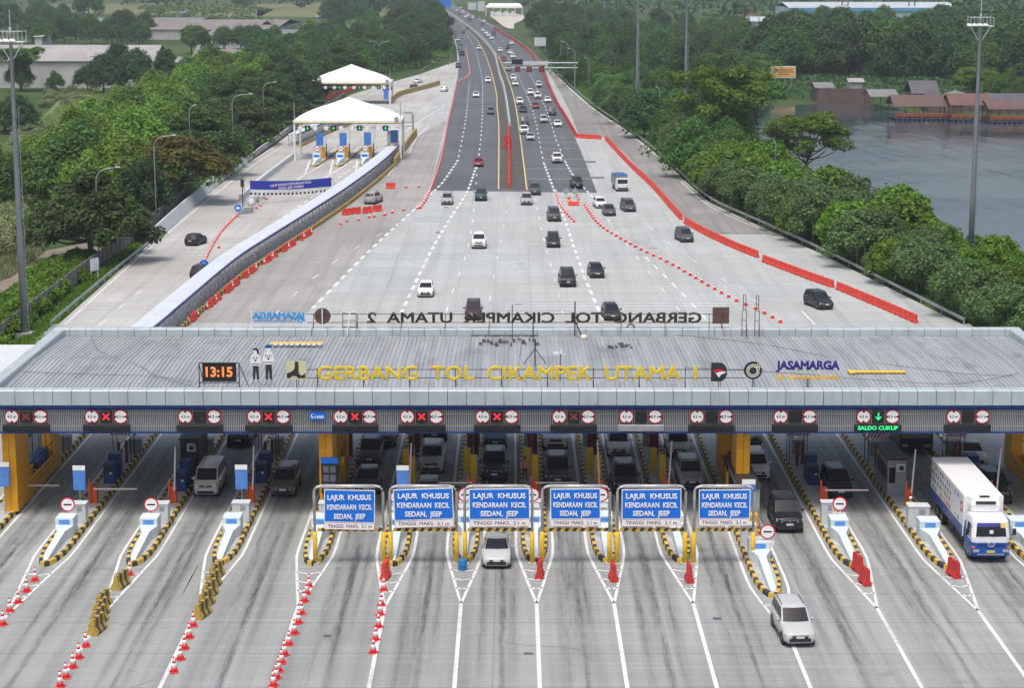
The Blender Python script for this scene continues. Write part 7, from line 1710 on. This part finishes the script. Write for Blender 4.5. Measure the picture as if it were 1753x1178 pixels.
ground_tufts('verge_grass', [[(1190,308),(1225,342),(1310,382),(1410,428),(1655,548),(1753,604),(1753,500),(1600,440),(1480,380),(1400,340),(1300,300),(1200,285)]], 'long grass under the trees on the right bank', L_mid, 16000, .7, .2, 9)
# ------------------------------------------------------------ buildings
def tin(name, c, c2):
    t = NT(name); o = t.obj(); s = t.n('SeparateXYZ', {0: o})
    w = t.n('TexWave', {'Vector': o, 'Scale': .35, 'Distortion': .4, 'Detail': 1.0}, bands_direction='X').outputs[1]
    k = t.mix(t.ramp(t.noise(o, .12, 5), .35, .65), c, c2); k = t.mix(t.math('MULTIPLY', w, .18), k, tuple(q*.5 for q in c)); k = t.mix(t.math('MULTIPLY', t.ramp(t.noise(t.scale(o, 1, .2, 1), .8, 5, .7), .5, .75), .5), k, tuple(q*.55 for q in c2))
    return t.set(Base_Color=k, Roughness=.65, Metallic=.1)
T_pale = tin('tin_pale', (.40,.39,.38), (.33,.31,.30)); T_brown = tin('tin_brown', (.22,.17,.15), (.28,.25,.23)); T_grey = tin('tin_grey', (.25,.25,.255), (.19,.175,.17)); T_red = tin('tin_red', (.17,.095,.08), (.11,.07,.06)); T_pink = tin('tin_pink', (.19,.085,.075), (.125,.075,.065)); T_rust = tin('tin_rust', (.15,.085,.07), (.11,.08,.07)); T_dark = tin('tin_dark', (.12,.11,.12), (.09,.085,.09)); T_white = tin('tin_white', (.55,.58,.6), (.48,.52,.55))
m_wallp = mat('wall_pale', (.48,.48,.47), .85, 0, .1, .2, (.25,.24,.22), .5); m_wood = mat('old_wood', (.14,.10,.075), .85, 0, .3, 1.5)
def gable(name, x0, x1, y0, y1, hw, hr, roof, wall, label, rz=0, axis='x', eave=.6, open_=False, cat='building', z0=-.3, vents=0):
    cx, cy = (x0+x1)/2, (y0+y1)/2; W, D = (x1-x0)/2, (y1-y0)/2
    o = empty(name, (cx, cy, z0), rz, label, cat)
    b = MB()
    if open_:
        for i in range(int(W*2/4)+1):
            for yy in (-D+.2, D-.2): b.cbox(min(W-.2, -W+.2+i*4), yy, 0, .18, .18, hw)
        b.build('post', wall, o)
    else: b.box(-W, W, -D, D, 0, hw); b.build('wall', wall, o)
    b = MB(); th = .12
    if axis == 'x': b.prismx([(-D-eave, hw-.05), (0, hr), (D+eave, hw-.05), (D+eave, hw+th-.05), (0, hr+th+.02), (-D-eave, hw+th-.05)], -W-eave, W+eave)
    else: b.prism([(-W-eave, hw-.05), (0, hr), (W+eave, hw-.05), (W+eave, hw+th-.05), (0, hr+th+.02), (-W-eave, hw+th-.05)], -D-eave, D+eave)
    b.build('roof', roof, o)
    if not open_ and vents:
        b = MB()
        for k in range(vents): xx = -W+(k+.5)*2*W/vents; b.box(xx-.5*W/vents, xx+.5*W/vents, -D-.03, -D, hw*.35, hw*.6)
        b.build('window', m_screen, o)
    return o
a, c = G(-60, 148), G(262, 148); yw = a.y
hE, hR = AT(0, 104, yw).z, AT(0, 77, yw+14).z
o = gable('warehouse', a.x, c.x, yw, yw+28, hE+.3, hR+.3, T_pale, m_wallp, 'long pale warehouse with a low grey roof at the left edge')
b = MB()
for k in range(4): xx = -40+k*26; b.prismx([(-14.7, hE+.3+.08),(0, hR+.3+.20),(0, hR+.3+.26),(-14.7, hE+.3+.14)], xx, xx+1.2)
b.build('roof_strip', T_grey, o)
def bpx(u0, u1, vb, ve, vr, depth, name, roof, wall, label, axis='x', **k):
    p, q = G(u0, vb), G(u1, vb); y = p.y; he = AT(u0, ve, y).z+.3; hr = AT(u0, vr, y+depth/2).z+.3
    return gable(name, p.x, q.x, y, y+depth, he, max(hr, he+.8), roof, wall, label, axis=axis, **k)
bpx(235, 470, 66, 50, 33, 120, 'factory_shed', T_brown, m_wallp, 'wide low brown-roofed factory shed beyond the warehouse'); bpx(120, 330, 52, 38, 30, 90, 'factory_shed', T_grey, m_wallp, 'wide grey-roofed factory shed behind the brown one', vents=8)
bpx(350, 520, 80, 62, 50, 60, 'factory_shed', T_grey, m_wallp, 'grey-roofed shed in front of the wide brown roof'); bpx(300, 408, 118, 106, 97, 22, 'low_shed', T_pale, m_wallp, 'small pale-roofed shed in front of the clipped round trees'); bpx(355, 402, 104, 92, 84, 22, 'low_shed', T_brown, m_wallp, 'small brown-roofed shed among the clipped round trees', axis='y')
bpx(440, 475, 62, 48, 33, 40, 'factory_shed', T_grey, m_wallp, 'grey shed with a dark gable at the right end of the low roofs', axis='y'); bpx(60, 72, 78, 62, 56, 20, 'low_shed', T_white, m_wallp, 'small white shed behind the pale warehouse')
bpx(487, 499, 78, 62, 58, 8, 'hut', T_white, m_wallp, 'small white hut at the edge of the highway trees'); bpx(305, 316, 33, 24, 20, 14, 'hut', mat('hut_blue', (.08,.16,.38), .6), m_wallp, 'tiny blue-roofed hut in the far fields'); bpx(543, 554, 34, 28, 25, 12, 'hut', T_white, m_wallp, 'tiny white hut in the far fields near the paddy')
# blue and white factory at the top right
m_fblue = mat('factory_blue', (.10,.30,.50), .6, 0, .08, .05); m_fwall = mat('factory_wall', (.50,.62,.68), .6, 0, .06, .05, (.35,.4,.42), .4)
p, q = G(1352, 50), G(1640, 50); y = p.y; he, hr = AT(1352, 12, y).z, AT(1352, 2, y+30).z
o = gable('factory', p.x, q.x, y, y+60, he, hr, T_white, m_fwall, 'large pale blue factory with a white roof at the top right'); W = (q.x-p.x)/2
b = MB(); b.box(-W-.7, W+.7, -31.0, -30.6, he-1.6, he+.2); b.build('gutter', m_fblue, o)
b = MB()
for k in range(9): b.box(-W+4+k*2*W/9, -W+9+k*2*W/9, -30.08, -30, he*.45, he*.62)
b.build('window', mat('factory_window', (.2,.33,.4), .3), o)
for x in (-W*.35, -W*.28, W*.45, W*.52): b = MB(); b.tube([(x,-20,he),(x,-20,he+7)], .35, 6); b.build('chimney', T_rust, o)
bpx(1280, 1318, 52, 36, 28, 30, 'house', T_white, m_wallp, 'pale house left of the blue factory'); bpx(1266, 1290, 50, 26, 18, 24, 'house', T_pink, m_wallp, 'pink house behind the trees left of the blue factory')
# lake restaurant
def stilts(o, W, D, z1):
    b = MB()
    for i in range(int(W*2/2.2)+1): b.cbox(-W+i*2.2, -D+.1, 0, .35, .35, z1); b.cbox(-W+i*2.2, D-.1, 0, .35, .35, z1)
    return b
def pavilion(u0, u1, vb, hw, hr, depth, roof, label, rail=True):
    p, q = G(u0, vb), G(u1, vb); y = p.y; o = gable('pavilion', p.x, q.x, y, y+depth, hw, hr, roof, m_wood, label, open_=True, cat='pavilion', z0=.35); W, D = (q.x-p.x)/2, depth/2
    b = MB(); b.box(-W-.2, W+.2, -D-.2, D+.2, -.15, .0); b.build('deck', m_wood, o)
    b = MB()
    for k in range(int(W*2/1.1)): b.lathe([(.26,-.6),(.28,-.4),(.28,-.16)], 8, (-W+.5+k*1.1, -D-.1, 0))
    b.build('float', mat('float_blue', (.02,.06,.22), .5), o)
    if rail:
        b = MB()
        for z in (.35,.65,.95): b.box(-W, W, -D-.12, -D-.04, z, z+.2)
        for k in range(int(W)+1): b.box(-W+k*2*W/(int(W)+.0)-.06, -W+k*2*W/(int(W)+.0)+.06, -D-.14, -D-.125, 0, 1.2)
        b.build('railing', mat('rail_orange', (.36,.11,.055), .7, 0, .25, 1), o)
    b = MB()
    for k in range(int(W*2/2.5)): b.cbox(-W+1.2+k*2.5, -D+1.4, 0, 1.2, .7, .7)
    b.build('table', m_wood, o); return o
pavilion(1533, 1640, 204, 2.6, 4.8, 10, T_rust, 'rusty brown-roofed floating pavilion at the left of the restaurant row'); pavilion(1629, 1692, 206, 3.1, 5.4, 9, T_pink, 'pavilion with a higher faded red roof in the middle of the restaurant row'); pavilion(1695, 1790, 209, 2.6, 4.2, 9, T_red, 'pavilion with a pale red roof at the right edge of the restaurant row')
o = bpx(1493, 1535, 187, 165, 153, 12, 'pavilion', T_grey, m_wood, 'grey-roofed wooden house on stilts left of the floating pavilions', open_=True); 
bpx(1563, 1604, 182, 160, 138, 10, 'house', T_dark, m_wood, 'dark steep-roofed house behind the rusty pavilion'); bpx(1590, 1632, 190, 172, 158, 10, 'house', T_dark, m_wood, 'dark low house right of the steep-roofed house', axis='y'); bpx(1628, 1670, 188, 168, 157, 10, 'house', T_grey, m_wood, 'grey-roofed house behind the faded red pavilion', axis='y'); bpx(1700, 1790, 192, 178, 160, 16, 'house', T_dark, m_wood, 'long dark-roofed house behind the pale red pavilion'); bpx(1735, 1790, 170, 150, 142, 14, 'house', T_dark, m_wood, 'dark-roofed house at the right edge among the trees')
bpx(1398, 1425, 172, 150, 141, 10, 'house', T_grey, m_wood, 'small grey-roofed hut at the left end of the brown lakeside wall'); bpx(1455, 1476, 160, 140, 136, 6, 'hut', T_pale, m_wallp, 'small pale hut standing behind the brown lakeside wall')
p, q = G(1400, 175), G(1493, 176); b = MB(); b.box(p.x, q.x, p.y, p.y+.6, -.5, AT(1400,151,p.y).z); tag(b.build('lakeside_wall', mat('wall_brown', (.13,.085,.075), .85, 0, .2, .4, (.08,.06,.055), .5)), 'long brown wall on the far shore of the lake', 'wall')
# ------------------------------------------------------------ air
HZ = 0.00016
if HZ:
    b = MB(); b.box(-2600, 2600, -30, 3400, -1.3, 62); o = b.build('haze', [])
    m = bpy.data.materials.new('haze_air'); m.use_nodes = True; nt = m.node_tree; nt.nodes.remove(nt.nodes['Principled BSDF'])
    v = nt.nodes.new('ShaderNodeVolumePrincipled'); v.inputs['Color'].default_value = (.80,.88,.95,1); v.inputs['Density'].default_value = HZ; v.inputs['Anisotropy'].default_value = .2
    nt.links.new(v.outputs[0], nt.nodes['Material Output'].inputs['Volume']); o.data.materials.append(m); o['kind'] = 'stuff'; o['label'] = 'thin pale blue haze filling the air over the whole scene'; o['category'] = 'haze'
